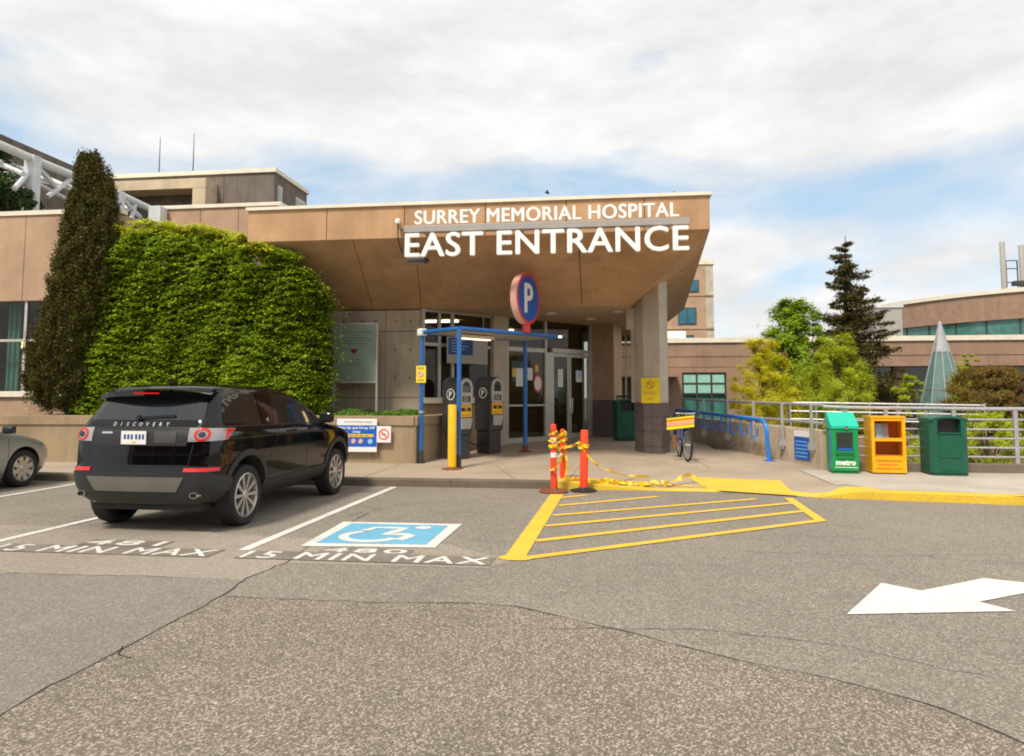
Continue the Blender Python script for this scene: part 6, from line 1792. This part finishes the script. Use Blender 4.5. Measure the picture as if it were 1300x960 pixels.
def patch(poly, fn, off=.004, th=.006, step=.06, mirror=False):
    """polygon in surface coordinates laid on the body; real thickness"""
    bm = bmesh.new(); f = bm.faces.new([bm.verts.new((p[0], p[1], 0)) for p in poly])
    a = np.array(poly); lo = a.min(0); hi = a.max(0)
    for ax in (0, 1):
        k = int((hi[ax]-lo[ax])/step)
        for i in range(1, k+1):
            c = [0, 0, 0]; c[ax] = lo[ax]+(hi[ax]-lo[ax])*i/(k+1); nn = [0, 0, 0]; nn[ax] = 1
            bmesh.ops.bisect_plane(bm, geom=bm.verts[:]+bm.edges[:]+bm.faces[:], plane_co=c, plane_no=nn)
    bm.verts.ensure_lookup_table(); bm.edges.ensure_lookup_table(); bm.faces.ensure_lookup_table(); bm.verts.index_update()
    uv = [(v.co.x, v.co.y) for v in bm.verts]
    mb = MB(); n = len(uv)
    mb.v = [tuple(fn(u, v, off+th)) for u, v in uv]+[tuple(fn(u, v, off-.012)) for u, v in uv]
    for f in bm.faces:
        q = [v.index for v in f.verts]; mb.f.append(tuple(q)); mb.f.append(tuple(i+n for i in q[::-1]))
    for e in bm.edges:
        if len(e.link_faces) == 1:
            a_, b_ = e.verts[0].index, e.verts[1].index; mb.f.append((a_, b_, b_+n, a_+n))
    bm.free()
    return mb

def flip(mb):
    m = MB(); m.v = [(-x, y, z) for x, y, z in mb.v]; m.f = list(mb.f); return m
def joined(*ms):
    m = MB()
    for q in ms: m.add(q.v, q.f)
    return m

def make_wheel(root, x, y, r, w, spokes, sgn, rimr=.72, style=0):
    """wheel: tyre > rim > hub, as a part with sub-parts. sgn = outward x direction"""
    Mx = Matrix.Translation((x, y, r)) @ Matrix.Rotation(PI/2*sgn, 4, 'Y')     # local z points outward
    R_ = r; rr = r*rimr
    b_ = MB(); b_.lathe([(rr, -w/2+.01), (R_-.035, -w/2), (R_-.008, -w/2+.02), (R_, -w/2+.05), (R_, w/2-.05), (R_-.008, w/2-.02), (R_-.035, w/2), (rr+.01, w/2-.008), (rr, w/2-.02)], 56, Mx, cap=False)
    wh = b_.build('wheel', M['rubber'], root, world=False, smooth=True)
    b_ = MB(); b_.lathe([(rr+.004, w/2-.012), (rr-.012, w/2-.006), (rr-.022, w/2-.03), (rr-.03, -w/2+.02)], 56, Mx, cap=False)
    # spokes
    for i in range(spokes):
        pair = (-.055, .055) if style == 0 else (0,)
        a = 2*PI*i/spokes+.3
        for dd in pair:
            a0 = a+dd*2.6; a1 = a+dd*(1.9 if style == 0 else 1)
            p0 = (.035*math.cos(a0), .035*math.sin(a0)); p1 = ((rr-.015)*math.cos(a1), (rr-.015)*math.sin(a1))
            d = Vector((p1[0]-p0[0], p1[1]-p0[1])).normalized(); nn = Vector((-d.y, d.x))
            w0, w1 = (.020, .022) if style == 0 else ((.035, .045) if style == 1 else (.013, .024))
            q = [(p0[0]-nn.x*w0, p0[1]-nn.y*w0, w/2-.03), (p0[0]+nn.x*w0, p0[1]+nn.y*w0, w/2-.03), (p1[0]+nn.x*w1, p1[1]+nn.y*w1, w/2-.018), (p1[0]-nn.x*w1, p1[1]-nn.y*w1, w/2-.018)]
            ql = [(a_, b__, c-.03) for a_, b__, c in q]
            b_.add([Mx @ Vector(p) for p in q+ql], [(0, 1, 2, 3), (7, 6, 5, 4), (0, 4, 5, 1), (1, 5, 6, 2), (2, 6, 7, 3), (3, 7, 4, 0)])
    b_.lathe([(.001, w/2-.012), (.045, w/2-.016), (.055, w/2-.03), (.055, w/2-.06)], 20, Mx, cap=False)
    b_.build('rim', M['rim'], wh, world=False, smooth=True)
    b_ = MB(); b_.lathe([(.001, -.01), (rr-.02, -.01), (rr-.02, .0), (.001, .0)], 32, Mx); b_.build('brake_disc', M['charcoal'], wh, world=False)
    return wh

def cut_arches(o, centres, rad, depth, hw):
    for (y, z) in centres:
        for s_ in (-1, 1):
            b_ = MB(); b_.lathe([(rad, -depth/2), (rad, depth/2)], 48, Matrix.Translation((s_*(hw-depth/2+.06), y, z)) @ Matrix.Rotation(PI/2, 4, 'Y'))
            c = b_.build('cut', M['dark'], None); c.location = (0, 0, 0)
            me = c.data; n = len(b_.v); me.vertices.foreach_set('co', np.array(b_.v, dtype=np.float32).ravel()); me.update()
            md = o.modifiers.new('b', 'BOOLEAN'); md.object = c; md.operation = 'DIFFERENCE'; md.solver = 'EXACT'
            try: md.material_mode = 'TRANSFER'
            except Exception: pass
            par = o.parent; o.parent = None
            bpy.context.view_layer.update()
            dg = bpy.context.evaluated_depsgraph_get()
            me2 = bpy.data.meshes.new_from_object(o.evaluated_get(dg)); o.modifiers.clear(); o.data = me2; o.parent = par
            bpy.data.objects.remove(c)
    o.data.name = o.name

# ---------------------------------------------------------------- black SUV
suv = thing('parked_suv', 'glossy black SUV parked nose-in with silver rims and red rear lamps', 'car', (-5.17, 9.62, 0), R(-1.6))
K = Car([
    # z, yr, yf, hw, rr, rf, br, bf
    (.33, -1.98, 2.06, .80, .24, .34, .03, .10), (.40, -2.07, 2.18, .87, .25, .36, .05, .12), (.52, -2.13, 2.26, .925, .25, .36, .07, .16),
    (.70, -2.16, 2.28, .94, .25, .36, .08, .18), (.76, -2.13, 2.28, .945, .24, .36, .08, .19), (.90, -2.12, 2.25, .948, .23, .36, .08, .20), (1.0, -2.11, 2.14, .945, .22, .36, .08, .22),
    (1.06, -2.105, 1.85, .94, .21, .34, .08, .22), (1.11, -2.10, 1.50, .93, .20, .30, .08, .18), (1.15, -2.09, 1.24, .918, .20, .24, .08, .16), (1.19, -2.075, 1.10, .90, .19, .18, .08, .14),
    (1.28, -2.03, .96, .860, .19, .16, .07, .12), (1.40, -1.95, .74, .812, .18, .16, .07, .12), (1.52, -1.87, .48, .762, .17, .16, .06, .12),
    (1.59, -1.83, .28, .725, .17, .18, .06, .12), (1.635, -1.80, .12, .69, .18, .2, .05, .12), (1.665, -1.77, -.05, .67, .2, .25, .05, .12), (1.69, -1.68, -.28, .59, .25, .3, .05, .1), (1.705, -1.45, -.6, .44, .3, .3, .02, .05)])
bd_ = K.body(.33, 1.705, 78).build('body', M['blackpaint'], suv, world=False, smooth=True)
RY, FY, WR = -1.34, 1.40, .365
cut_arches(bd_, ((RY, .42), (FY, .42)), .425, .42, .95)
for p_ in bd_.data.polygons: p_.use_smooth = True
try: bd_.data.set_sharp_from_angle(angle=R(32))
except Exception: pass
for y in (RY, FY):
    make_wheel(suv, .81, y, WR, .235, 10, 1, style=2); make_wheel(suv, -.81, y, WR, .235, 10, -1, style=2)
S = K.side; Wp = K.wrap
def add(name, poly, fn, m, off=.002, th=.004, both=True, parent=None, label=None, step=.06, smooth=True):
    a = patch(poly, fn, off, th, step)
    mb = joined(a, flip(a)) if both == 'join' else a
    o = mb.build(name, M[m], parent or suv, world=False, smooth=smooth, label=label)
    if both is True: flip(a).build(name, M[m], parent or suv, world=False, smooth=smooth, label=label)
    return o
# arch cladding
def arch_ring(y0, z0, r0, r1, fn, m, name='arch_cladding'):
    n = 26; vs = []; fs = []
    a0, a1 = R(-22), R(202)
    for i in range(n+1):
        a = a0+(a1-a0)*i/n
        for rr_ in (r0, r1):
            y = y0+rr_*math.cos(a); z = max(.345, z0+rr_*math.sin(a))
            vs.append(fn(y, z, .014)); vs.append(fn(y, z, -.02))
    for i in range(n):
        b = i*4; c = b+4; fs += [(b, b+2, c+2, c), (b+1, c+1, c+3, b+3), (b, c, c+1, b+1), (b+2, b+3, c+3, c+2)]
    fs += [(0, 1, 3, 2), (n*4, n*4+2, n*4+3, n*4+1)]
    mb = MB(); mb.add(vs, fs)
    mb.build(name, M[m], suv, world=False, smooth=True); flip(mb).build(name, M[m], suv, world=False, smooth=True)
arch_ring(RY, .42, .425, .50, S, 'cladding'); arch_ring(FY, .42, .425, .50, S, 'cladding')
add('sill_cladding', [(-.86, .345), (.93, .345), (.93, .53), (-.86, .51)], S, 'cladding', .008, .006)
# lower bumper cladding, rear
add('rear_bumper', [(-1.16, .36), (1.16, .36), (1.22, .62), (.84, .705), (-.84, .705), (-1.22, .62)], Wp, 'cladding', .010, .01, both=False)
add('bumper_plate', [(-.50, .49), (.50, .49), (.60, .655), (-.60, .655)], Wp, 'skid', .022, .008, both=False)
add('reflector', [(.58, .715), (.98, .715), (.98, .755), (.58, .755)], Wp, 'lampred', .006, .006)
# rear window and tailgate
gl_ = [(-.72, 1.285), (.72, 1.285), (.66, 1.56), (-.64, 1.56)]
add('rear_window', gl_, Wp, 'autoglass', .002, .003, both=False)
# spoiler
sp_ = MB(); n = 16; vs = []
for i in range(n+1):
    u = -1+2*i/n; x = .69*u; yb = -1.79+.09*u*u
    vs += [(x*1.0, yb+.16, 1.672-.05*abs(u)**3), (x*1.02, yb-.20+.06*u*u, 1.628-.05*abs(u)**3), (x*1.02, yb-.20+.06*u*u, 1.56-.03*abs(u)**3), (x, yb+.02, 1.54-.03*abs(u)**3)]
fs = []
for i in range(n):
    b = i*4; c = b+4
    for k in range(4): fs.append((b+k, b+(k+1) % 4, c+(k+1) % 4, c+k))
fs += [(0, 1, 2, 3), (n*4+3, n*4+2, n*4+1, n*4)]
sp_.add(vs, fs); spo = sp_.build('spoiler', M['blackpaint'], suv, world=False, smooth=True)
b_ = MB(); b_.b2((-.16, -1.998, 1.585), (.16, -1.975, 1.60)); b_.build('brake_light', M['lampred'], spo, world=False)
# wiper
b_ = MB(); p0 = K.wrap(-.05, 1.31, .02); p1 = K.wrap(.38, 1.335, .02); bar(p0, p1, .02, .03, b_); b_.lathe([(.001, 0), (.035, 0), (.03, .03), (.001, .035)], 12, Matrix.Translation(p0) @ Matrix.Rotation(PI/2, 4, 'X')); b_.build('rear_wiper', M['black'], suv, world=False)
# tail lamps: wrap round the corner
def lamp(sg):
    f = lambda a, z, o: Wp(sg*a, z, o)
    base = patch([(.60, 1.045), (1.06, 1.06), (1.22, 1.185), (.60, 1.205)], f, .004, .012, .04).build('tail_lamp', M['lampclear'], suv, world=False, smooth=True)
    cz_ = 1.127; ca = .75
    for r0_, r1_, mm, oo in ((.055, .082, 'lampred', .022), (.0, .035, 'black', .022)):
        n_ = 24; mb = MB(); vs = []
        for i in range(n_):
            t = 2*PI*i/n_
            for rr_ in (max(r0_, .002), r1_): vs.append(f(ca+rr_*math.cos(t)*1.05, cz_+rr_*math.sin(t)*.92, oo))
        for i in range(n_): j = (i+1) % n_; mb.f.append((2*i, 2*i+1, 2*j+1, 2*j))
        mb.v = vs; mb.build('lamp_ring', M[mm], base, world=False)
    patch([(1.02, 1.07), (1.06, 1.08), (1.20, 1.18), (1.04, 1.18)], f, .018, .004, .04).build('red_lens', M['lampred'], base, world=False, smooth=True)
lamp(1); lamp(-1)
# plate recess and plate
add('plate_recess', [(-.58, 1.0), (.58, 1.0), (.62, 1.185), (-.62, 1.185)], Wp, 'black', .003, .004, both=False)
pt = MB(); yb = K.wrap(0, 1.09, .02).y; pt.b2((-.20, yb-.004, 1.015), (.11, yb+.004, 1.165)); plt_ = pt.build('number_plate', M['white'], suv, world=False)
b_ = MB()
for k in range(6): b_.b2((-.165+k*.043+(.012 if k > 2 else 0), yb-.006, 1.072), (-.165+k*.043+.026+(.012 if k > 2 else 0), yb-.0045, 1.128))
b_.build('plate_text', M['navy'], plt_, world=False)
b_ = MB(); b_.b2((-.065, yb-.0055, 1.03), (-.015, yb-.0042, 1.048)); b_.build('plate_mark', M['yellow'], plt_, world=False)
add('camera_panel', [(.20, 1.03), (.46, 1.03), (.46, 1.16), (.20, 1.16)], Wp, 'charcoal', .008, .006, both=False)
add('emblem', [(-.48, 1.135), (-.33, 1.135), (-.34, 1.155), (-.47, 1.155)], Wp, 'chrome', .010, .004, both=False)
# DISCOVERY lettering across the tailgate
word = 'DISCOVERY'
b_ = MB()
for i, chh in enumerate(word):
    a = -.34+.66*i/8
    vs, fs, w_, h_ = text_mesh(chh, bold=.02, depth=.004, height=.042)
    z_ = 1.24
    b_.add([K.wrap(a-w_/2+v[0], z_-.02+v[1], .003+v[2]) for v in vs], fs)
b_.build('lettering', M['chrome'], suv, world=False)
# panel lines
def line(pts, fn, w_=.008, both=True, m='black', off=.001):
    for (a, b) in zip(pts[:-1], pts[1:]):
        a = Vector(a); b = Vector(b); d = (b-a).normalized(); n_ = Vector((-d.y, d.x))*w_/2
        yield patch([tuple(a+n_), tuple(a-n_), tuple(b-n_), tuple(b+n_)], fn, off, .0012, .08)
seam = MB()
for pts in ([(.26, 1.15), (.26, .60), (.18, .54)], [(-.62, 1.18), (-.62, 1.02), (-.80, .86), (-.86, .55)], [(1.06, 1.10), (1.06, .9), (.98, .6)], [(-.80, .535), (.95, .555)], [(-1.9, 1.07), (1.4, 1.03)]):
    for q in line(pts, S): seam.add(q.v, q.f); f_ = flip(q); seam.add(f_.v, f_.f)
for pts in ([(-.62, .78), (.62, .78)], [(.62, .78), (.66, 1.02)], [(-.62, .78), (-.66, 1.02)], [(-.60, 1.20), (.60, 1.20)], [(.68, 1.21), (.76, 1.30)], [(-.68, 1.21), (-.76, 1.30)]):
    for q in line(pts, Wp): seam.add(q.v, q.f)
seam.build('panel_seam', M['black'], suv, world=False)
# side windows
add('side_window', [(.28, 1.175), (1.02, 1.185), (.72, 1.40), (.46, 1.535), (.28, 1.56)], S, 'autoglass', .002, .003)
add('side_window', [(-.64, 1.19), (.19, 1.175), (.19, 1.565), (-.50, 1.585)], S, 'autoglass', .002, .003)
add('side_window', [(-1.80, 1.245), (-.98, 1.20), (-.92, 1.59), (-1.64, 1.57)], S, 'autoglass', .002, .003)
add('pillar_trim', [(-.95, 1.20), (-.70, 1.19), (-.56, 1.585), (-.88, 1.59)], S, 'blackpaint', .003, .003)
add('pillar_trim', [(.20, 1.175), (.27, 1.175), (.27, 1.56), (.20, 1.565)], S, 'black', .003, .003)
b_ = MB()
for sg in (1, -1):
    p = S(-.80, 1.25, .01); b_.lathe([(.001, 0), (.028, 0), (.026, .006), (.001, .008)], 16, Matrix.Translation((sg*p.x, p.y, p.z)) @ Matrix.Rotation(sg*PI/2, 4, 'Y'))
b_.build('round_badge', M['chrome'], suv, world=False)
# beltline trim, handles, mirrors
add('belt_trim', [(-1.80, 1.20), (.98, 1.155), (.98, 1.168), (-1.80, 1.213)], S, 'black', .004, .005)
for y in (-.32, .56-.30+.05):
    for sg in (1, -1):
        p = S(y if y < 0 else .36, 1.09, .03); q = S((y if y < 0 else .36)+.20, 1.09, .03)
        b_ = MB(); b_.tube([(sg*(p.x-.03), p.y, p.z), (sg*p.x, p.y+.015, p.z), (sg*q.x, q.y-.015, q.z), (sg*(q.x-.03), q.y, q.z)], .012, 8); b_.build('door_handle', M['blackpaint'], suv, world=False, smooth=True)
for sg in (1, -1):
    b_ = MB(); p = S(.96, 1.20, 0)
    b_.box((sg*(p.x+.13), .96, 1.235), (.22, .13, .16)); mr = b_.build('wing_mirror', M['blackpaint'], suv, world=False, bevel=.045, smooth=True, seg=3)
    b_ = MB(); b_.box((sg*(p.x+.13), .892, 1.235), (.17, .01, .10)); b_.build('mirror_glass', M['autoglass'], mr, world=False)
    b_ = MB(); bar((sg*(p.x-.03), .96, 1.18), (sg*(p.x+.06), .96, 1.19), .08, .04, b_); b_.build('mirror_stalk', M['black'], mr, world=False)
# windscreen, roof rails, antenna, front items
add('windscreen', [(-.72, 1.21), (.72, 1.21), (.62, 1.60), (-.62, 1.60)], lambda a, z, o: K.wrap(a, z, o, True), 'autoglass', .002, .003, both=False)
FW = lambda a, z, o: K.wrap(a, z, o, True)
add('headlamp', [(.62, .88), (1.05, .92), (1.12, 1.01), (.62, 1.0)], FW, 'lampclear', .003, .01)
add('grille', [(-.45, .80), (.45, .80), (.52, .97), (-.52, .97)], FW, 'black', .004, .01, both=False)
add('front_bumper', [(-1.15, .36), (1.15, .36), (1.15, .60), (-1.15, .60)], FW, 'cladding', .006, .01, both=False)
b_ = MB(); b_.slab([(-.02, -1.55, 1.70), (-.02, -1.42, 1.70), (-.02, -1.44, 1.76), (-.02, -1.56, 1.775)], .035, (-1, 0, 0)); b_.build('antenna_fin', M['blackpaint'], suv, world=False, bevel=.008)
for sg in (1, -1):
    b_ = MB(); b_.tube([(sg*(K.outline(1.60)[K.NR+K.NC+3][0]-.04), y, 1.652-.02*abs(y+.8)**2) for y in np.linspace(-1.7, .1, 12)], .014, 6); b_.build('roof_rail', M['blackpaint'], suv, world=False, smooth=True)
# exhausts and undertray
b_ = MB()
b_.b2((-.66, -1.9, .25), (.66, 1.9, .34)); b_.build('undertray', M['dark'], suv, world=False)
for sg in (1, -1):
    b_ = MB(); b_.lathe([(.034, 0), (.040, 0), (.042, .01), (.042, .16)], 18, Matrix.Translation((sg*.70, -2.10, .45)) @ Matrix.Rotation(-PI/2, 4, 'X') @ Matrix.Diagonal((1.3, .8, 1, 1)), cap=False); ex_ = b_.build('exhaust_pipe', M['chrome'], suv, world=False, smooth=True)
    b_ = MB(); b_.lathe([(.001, .02), (.046, .02)], 18, Matrix.Translation((sg*.70, -2.10, .45)) @ Matrix.Rotation(-PI/2, 4, 'X') @ Matrix.Diagonal((1.3, .8, 1, 1)), cap=False); b_.build('pipe_opening', M['dark'], ex_, world=False)

# ---------------------------------------------------------------- silver car
suv_thing = suv
car = thing('parked_car', 'silver hatchback parked nose-in, only its right front wing and wheel showing', 'car', (-11.55, 9.75, 0), R(-1.6))
_p = onz(27, 618); car.location = (_p.x-.84, _p.y-1.32, 0)
suv = car
K = Car([
    (.18, -2.0, 2.0, .76, .25, .40, .02, .12), (.28, -2.10, 2.10, .82, .25, .42, .04, .16), (.45, -2.15, 2.16, .865, .25, .44, .06, .20), (.60, -2.16, 2.15, .875, .24, .44, .07, .22),
    (.72, -2.14, 2.05, .875, .24, .42, .07, .24), (.80, -2.12, 1.86, .872, .22, .40, .07, .24), (.88, -2.10, 1.55, .865, .2, .34, .07, .22), (.93, -2.08, 1.20, .855, .2, .26, .07, .18), (.97, -2.06, 1.05, .84, .2, .2, .07, .16),
    (1.10, -1.98, .78, .79, .18, .18, .07, .14), (1.25, -1.85, .48, .72, .17, .18, .06, .12), (1.38, -1.70, .12, .66, .17, .2, .05, .12), (1.43, -1.6, -.1, .60, .2, .25, .05, .1), (1.46, -1.35, -.5, .45, .25, .3, .02, .05)])
S = K.side; Wp = K.wrap
bd2_ = K.body(.18, 1.46, 64).build('body', M['silver'], car, world=False, smooth=True)
cut_arches(bd2_, ((-1.28, .34), (1.32, .34)), .355, .36, .875)
try: bd2_.data.set_sharp_from_angle(angle=R(32))
except Exception: pass
for y in (-1.28, 1.32):
    make_wheel(car, .765, y, .315, .20, 8, 1, .68, 1); make_wheel(car, -.765, y, .315, .20, 8, -1, .68, 1)
add('side_window', [(.05, 1.0), (.86, 1.0), (.50, 1.22), (.20, 1.31), (.05, 1.32)], S, 'autoglass', parent=car)
add('side_window', [(-.98, 1.0), (-.02, 1.0), (-.02, 1.32), (-.80, 1.30)], S, 'autoglass', parent=car)
FW = lambda a, z, o: K.wrap(a, z, o, True)
add('windscreen', [(-.66, 1.0), (.66, 1.0), (.54, 1.34), (-.54, 1.34)], FW, 'autoglass', both=False, parent=car)
add('headlamp', [(.50, .62), (1.02, .66), (1.10, .78), (.55, .72)], FW, 'lampclear', .003, .008, parent=car)
add('grille', [(-.5, .34), (.5, .34), (.55, .50), (-.55, .50)], FW, 'black', both=False, parent=car)
add('tail_lamp', [(.55, .78), (.95, .80), (.95, .92), (.55, .92)], Wp, 'lampred', parent=car)
add('rear_window', [(-.58, 1.02), (.58, 1.02), (.48, 1.33), (-.48, 1.33)], Wp, 'autoglass', both=False, parent=car)
seam = MB()
for pts in ([(.98, .90), (.98, .35)], [(0, .98), (0, .3)]):
    for q in line(pts, S): seam.add(q.v, q.f); f_ = flip(q); seam.add(f_.v, f_.f)
seam.build('panel_seam', M['black'], car, world=False)
for sg in (1, -1):
    b_ = MB(); b_.box((sg*.97, .86, 1.0), (.20, .12, .13)); b_.build('wing_mirror', M['black'], car, world=False, bevel=.04, smooth=True, seg=3)
suv = suv_thing

# ================================================================ ADDED UNSEEN BLOCK BEHIND THE CAMERA (only for dark reflections in car and glass)
pk = thing('reflection_block', 'long low dark block added unseen behind the viewer for reflections in car and glass', 'building', (0, -24, 0))
b_ = MB(); b_.b2((-34, -34, 0), (34, -26, 1.3)); b_.b2((-34, -34, 3.2), (34, -26, 4.4)); b_.b2((-34, -34, 6.3), (34, -26, 7.4)); b_.build('wall', M['precast_r'], pk)
b_ = MB(); b_.b2((-33.5, -33, .1), (33.5, -27, 7.)); b_.build('dark_core', M['dark'], pk)
b_ = MB()
for i in range(12): b_.b2((-33.8+i*6.1, -26.4, 0), (-33.2+i*6.1, -25.95, 7.3))
b_.build('column', M['concrete_d'], pk)

# ================================================================ LIGHT, SKY, CAMERA
w = bpy.data.worlds.new('World'); scene.world = w; w.use_nodes = True
nt = w.node_tree; nd = nt.nodes; lk = nt.links
bg = nd['Background']; bg.inputs[1].default_value = .10
sky = nd.new('ShaderNodeTexSky'); sky.sky_type = 'NISHITA'; sky.sun_disc = False
SUN_EL = R(54); SUN_AZ = R(203)       # compass-like azimuth measured clockwise from +Y
sky.sun_elevation = SUN_EL; sky.sun_rotation = SUN_AZ
tc = nd.new('ShaderNodeTexCoord')
sep = nd.new('ShaderNodeSeparateXYZ'); lk.new(tc.outputs['Generated'], sep.inputs[0])
def mth(op, a, b=None, c=None):
    n = nd.new('ShaderNodeMath'); n.operation = op
    for i, v in enumerate((a, b, c)):
        if v is None: continue
        if isinstance(v, (int, float)): n.inputs[i].default_value = v
        else: lk.new(v, n.inputs[i])
    return n.outputs[0]
mp = nd.new('ShaderNodeMapping'); mp.inputs['Scale'].default_value = (1.5, 1.5, 4.2); mp.inputs['Rotation'].default_value = (0, 0, .4); mp.inputs['Location'].default_value = (.6, 1.7, .35)
lk.new(tc.outputs['Generated'], mp.inputs[0])
n1 = nd.new('ShaderNodeTexNoise'); n1.inputs['Scale'].default_value = 1.7; n1.inputs['Detail'].default_value = 9; n1.inputs['Roughness'].default_value = .52; n1.inputs['Distortion'].default_value = .25; lk.new(mp.outputs[0], n1.inputs[0])
n2 = nd.new('ShaderNodeTexNoise'); n2.inputs['Scale'].default_value = 3.1; n2.inputs['Detail'].default_value = 8; n2.inputs['Roughness'].default_value = .6; lk.new(mp.outputs[0], n2.inputs[0])
# blue band between about 9 and 20 degrees of elevation
zz = sep.outputs[2]
band = mth('SUBTRACT', 1.0, mth('MINIMUM', 1.0, mth('ABSOLUTE', mth('DIVIDE', mth('SUBTRACT', zz, .275), .085))))
cov = mth('SUBTRACT', mth('ADD', n1.outputs[0], .15), mth('MULTIPLY', band, .135))
rm = nd.new('ShaderNodeValToRGB'); rm.color_ramp.elements[0].position = .44; rm.color_ramp.elements[0].color = (0, 0, 0, 1); rm.color_ramp.elements[1].position = .60; rm.color_ramp.elements[1].color = (1, 1, 1, 1)
lk.new(cov, rm.inputs[0])
cc_ = nd.new('ShaderNodeValToRGB'); e = cc_.color_ramp.elements; e[0].position = .34; e[0].color = (.79, .785, .78, 1); e[1].position = .60; e[1].color = (.98, .97, .96, 1)
lk.new(n2.outputs[0], cc_.inputs[0])
sc_ = nd.new('ShaderNodeVectorMath'); sc_.operation = 'SCALE'; sc_.inputs[3].default_value = 7.3; lk.new(cc_.outputs[0], sc_.inputs[0])
# thin veil over the blue
sk2 = nd.new('ShaderNodeMix'); sk2.data_type = 'RGBA'; sk2.inputs[0].default_value = .55; lk.new(sky.outputs[0], sk2.inputs[6]); sk2.inputs[7].default_value = (4.6, 6.2, 7.4, 1)
mx = nd.new('ShaderNodeMix'); mx.data_type = 'RGBA'; lk.new(rm.outputs[0], mx.inputs[0]); lk.new(sk2.outputs[2], mx.inputs[6]); lk.new(sc_.outputs[0], mx.inputs[7])
lk.new(mx.outputs[2], bg.inputs[0])

sl_ = bpy.data.lights.new('sun', 'SUN'); sl_.energy = 2.6; sl_.angle = R(10); sl_.color = (1., .90, .76)
so_ = bpy.data.objects.new('sun', sl_); C.objects.link(so_)
dirv = Vector((math.sin(SUN_AZ)*math.cos(SUN_EL), math.cos(SUN_AZ)*math.cos(SUN_EL), math.sin(SUN_EL)))
so_.rotation_euler = dirv.to_track_quat('Z', 'Y').to_euler()

cam = bpy.data.cameras.new('camera'); co = bpy.data.objects.new('camera', cam); C.objects.link(co)
cam.sensor_width = 36; cam.sensor_fit = 'HORIZONTAL'; cam.lens = F/1300*36
cam.shift_y = -45/1300; cam.clip_start = .1; cam.clip_end = 3000
co.location = (0, 0, HC); co.rotation_euler = (PI/2+PITCH, 0, YAW)
scene.camera = co
scene.render.engine = 'CYCLES'
scene.render.resolution_x = 1024; scene.render.resolution_y = 756
vs_ = scene.view_settings; vs_.view_transform = 'Standard'; vs_.look = 'None'; vs_.exposure = 0.50; vs_.gamma = 1
vs_.use_curve_mapping = False
scene.cycles.max_bounces = 8; scene.cycles.transparent_max_bounces = 12
scene.cycles.filter_width = 1.9
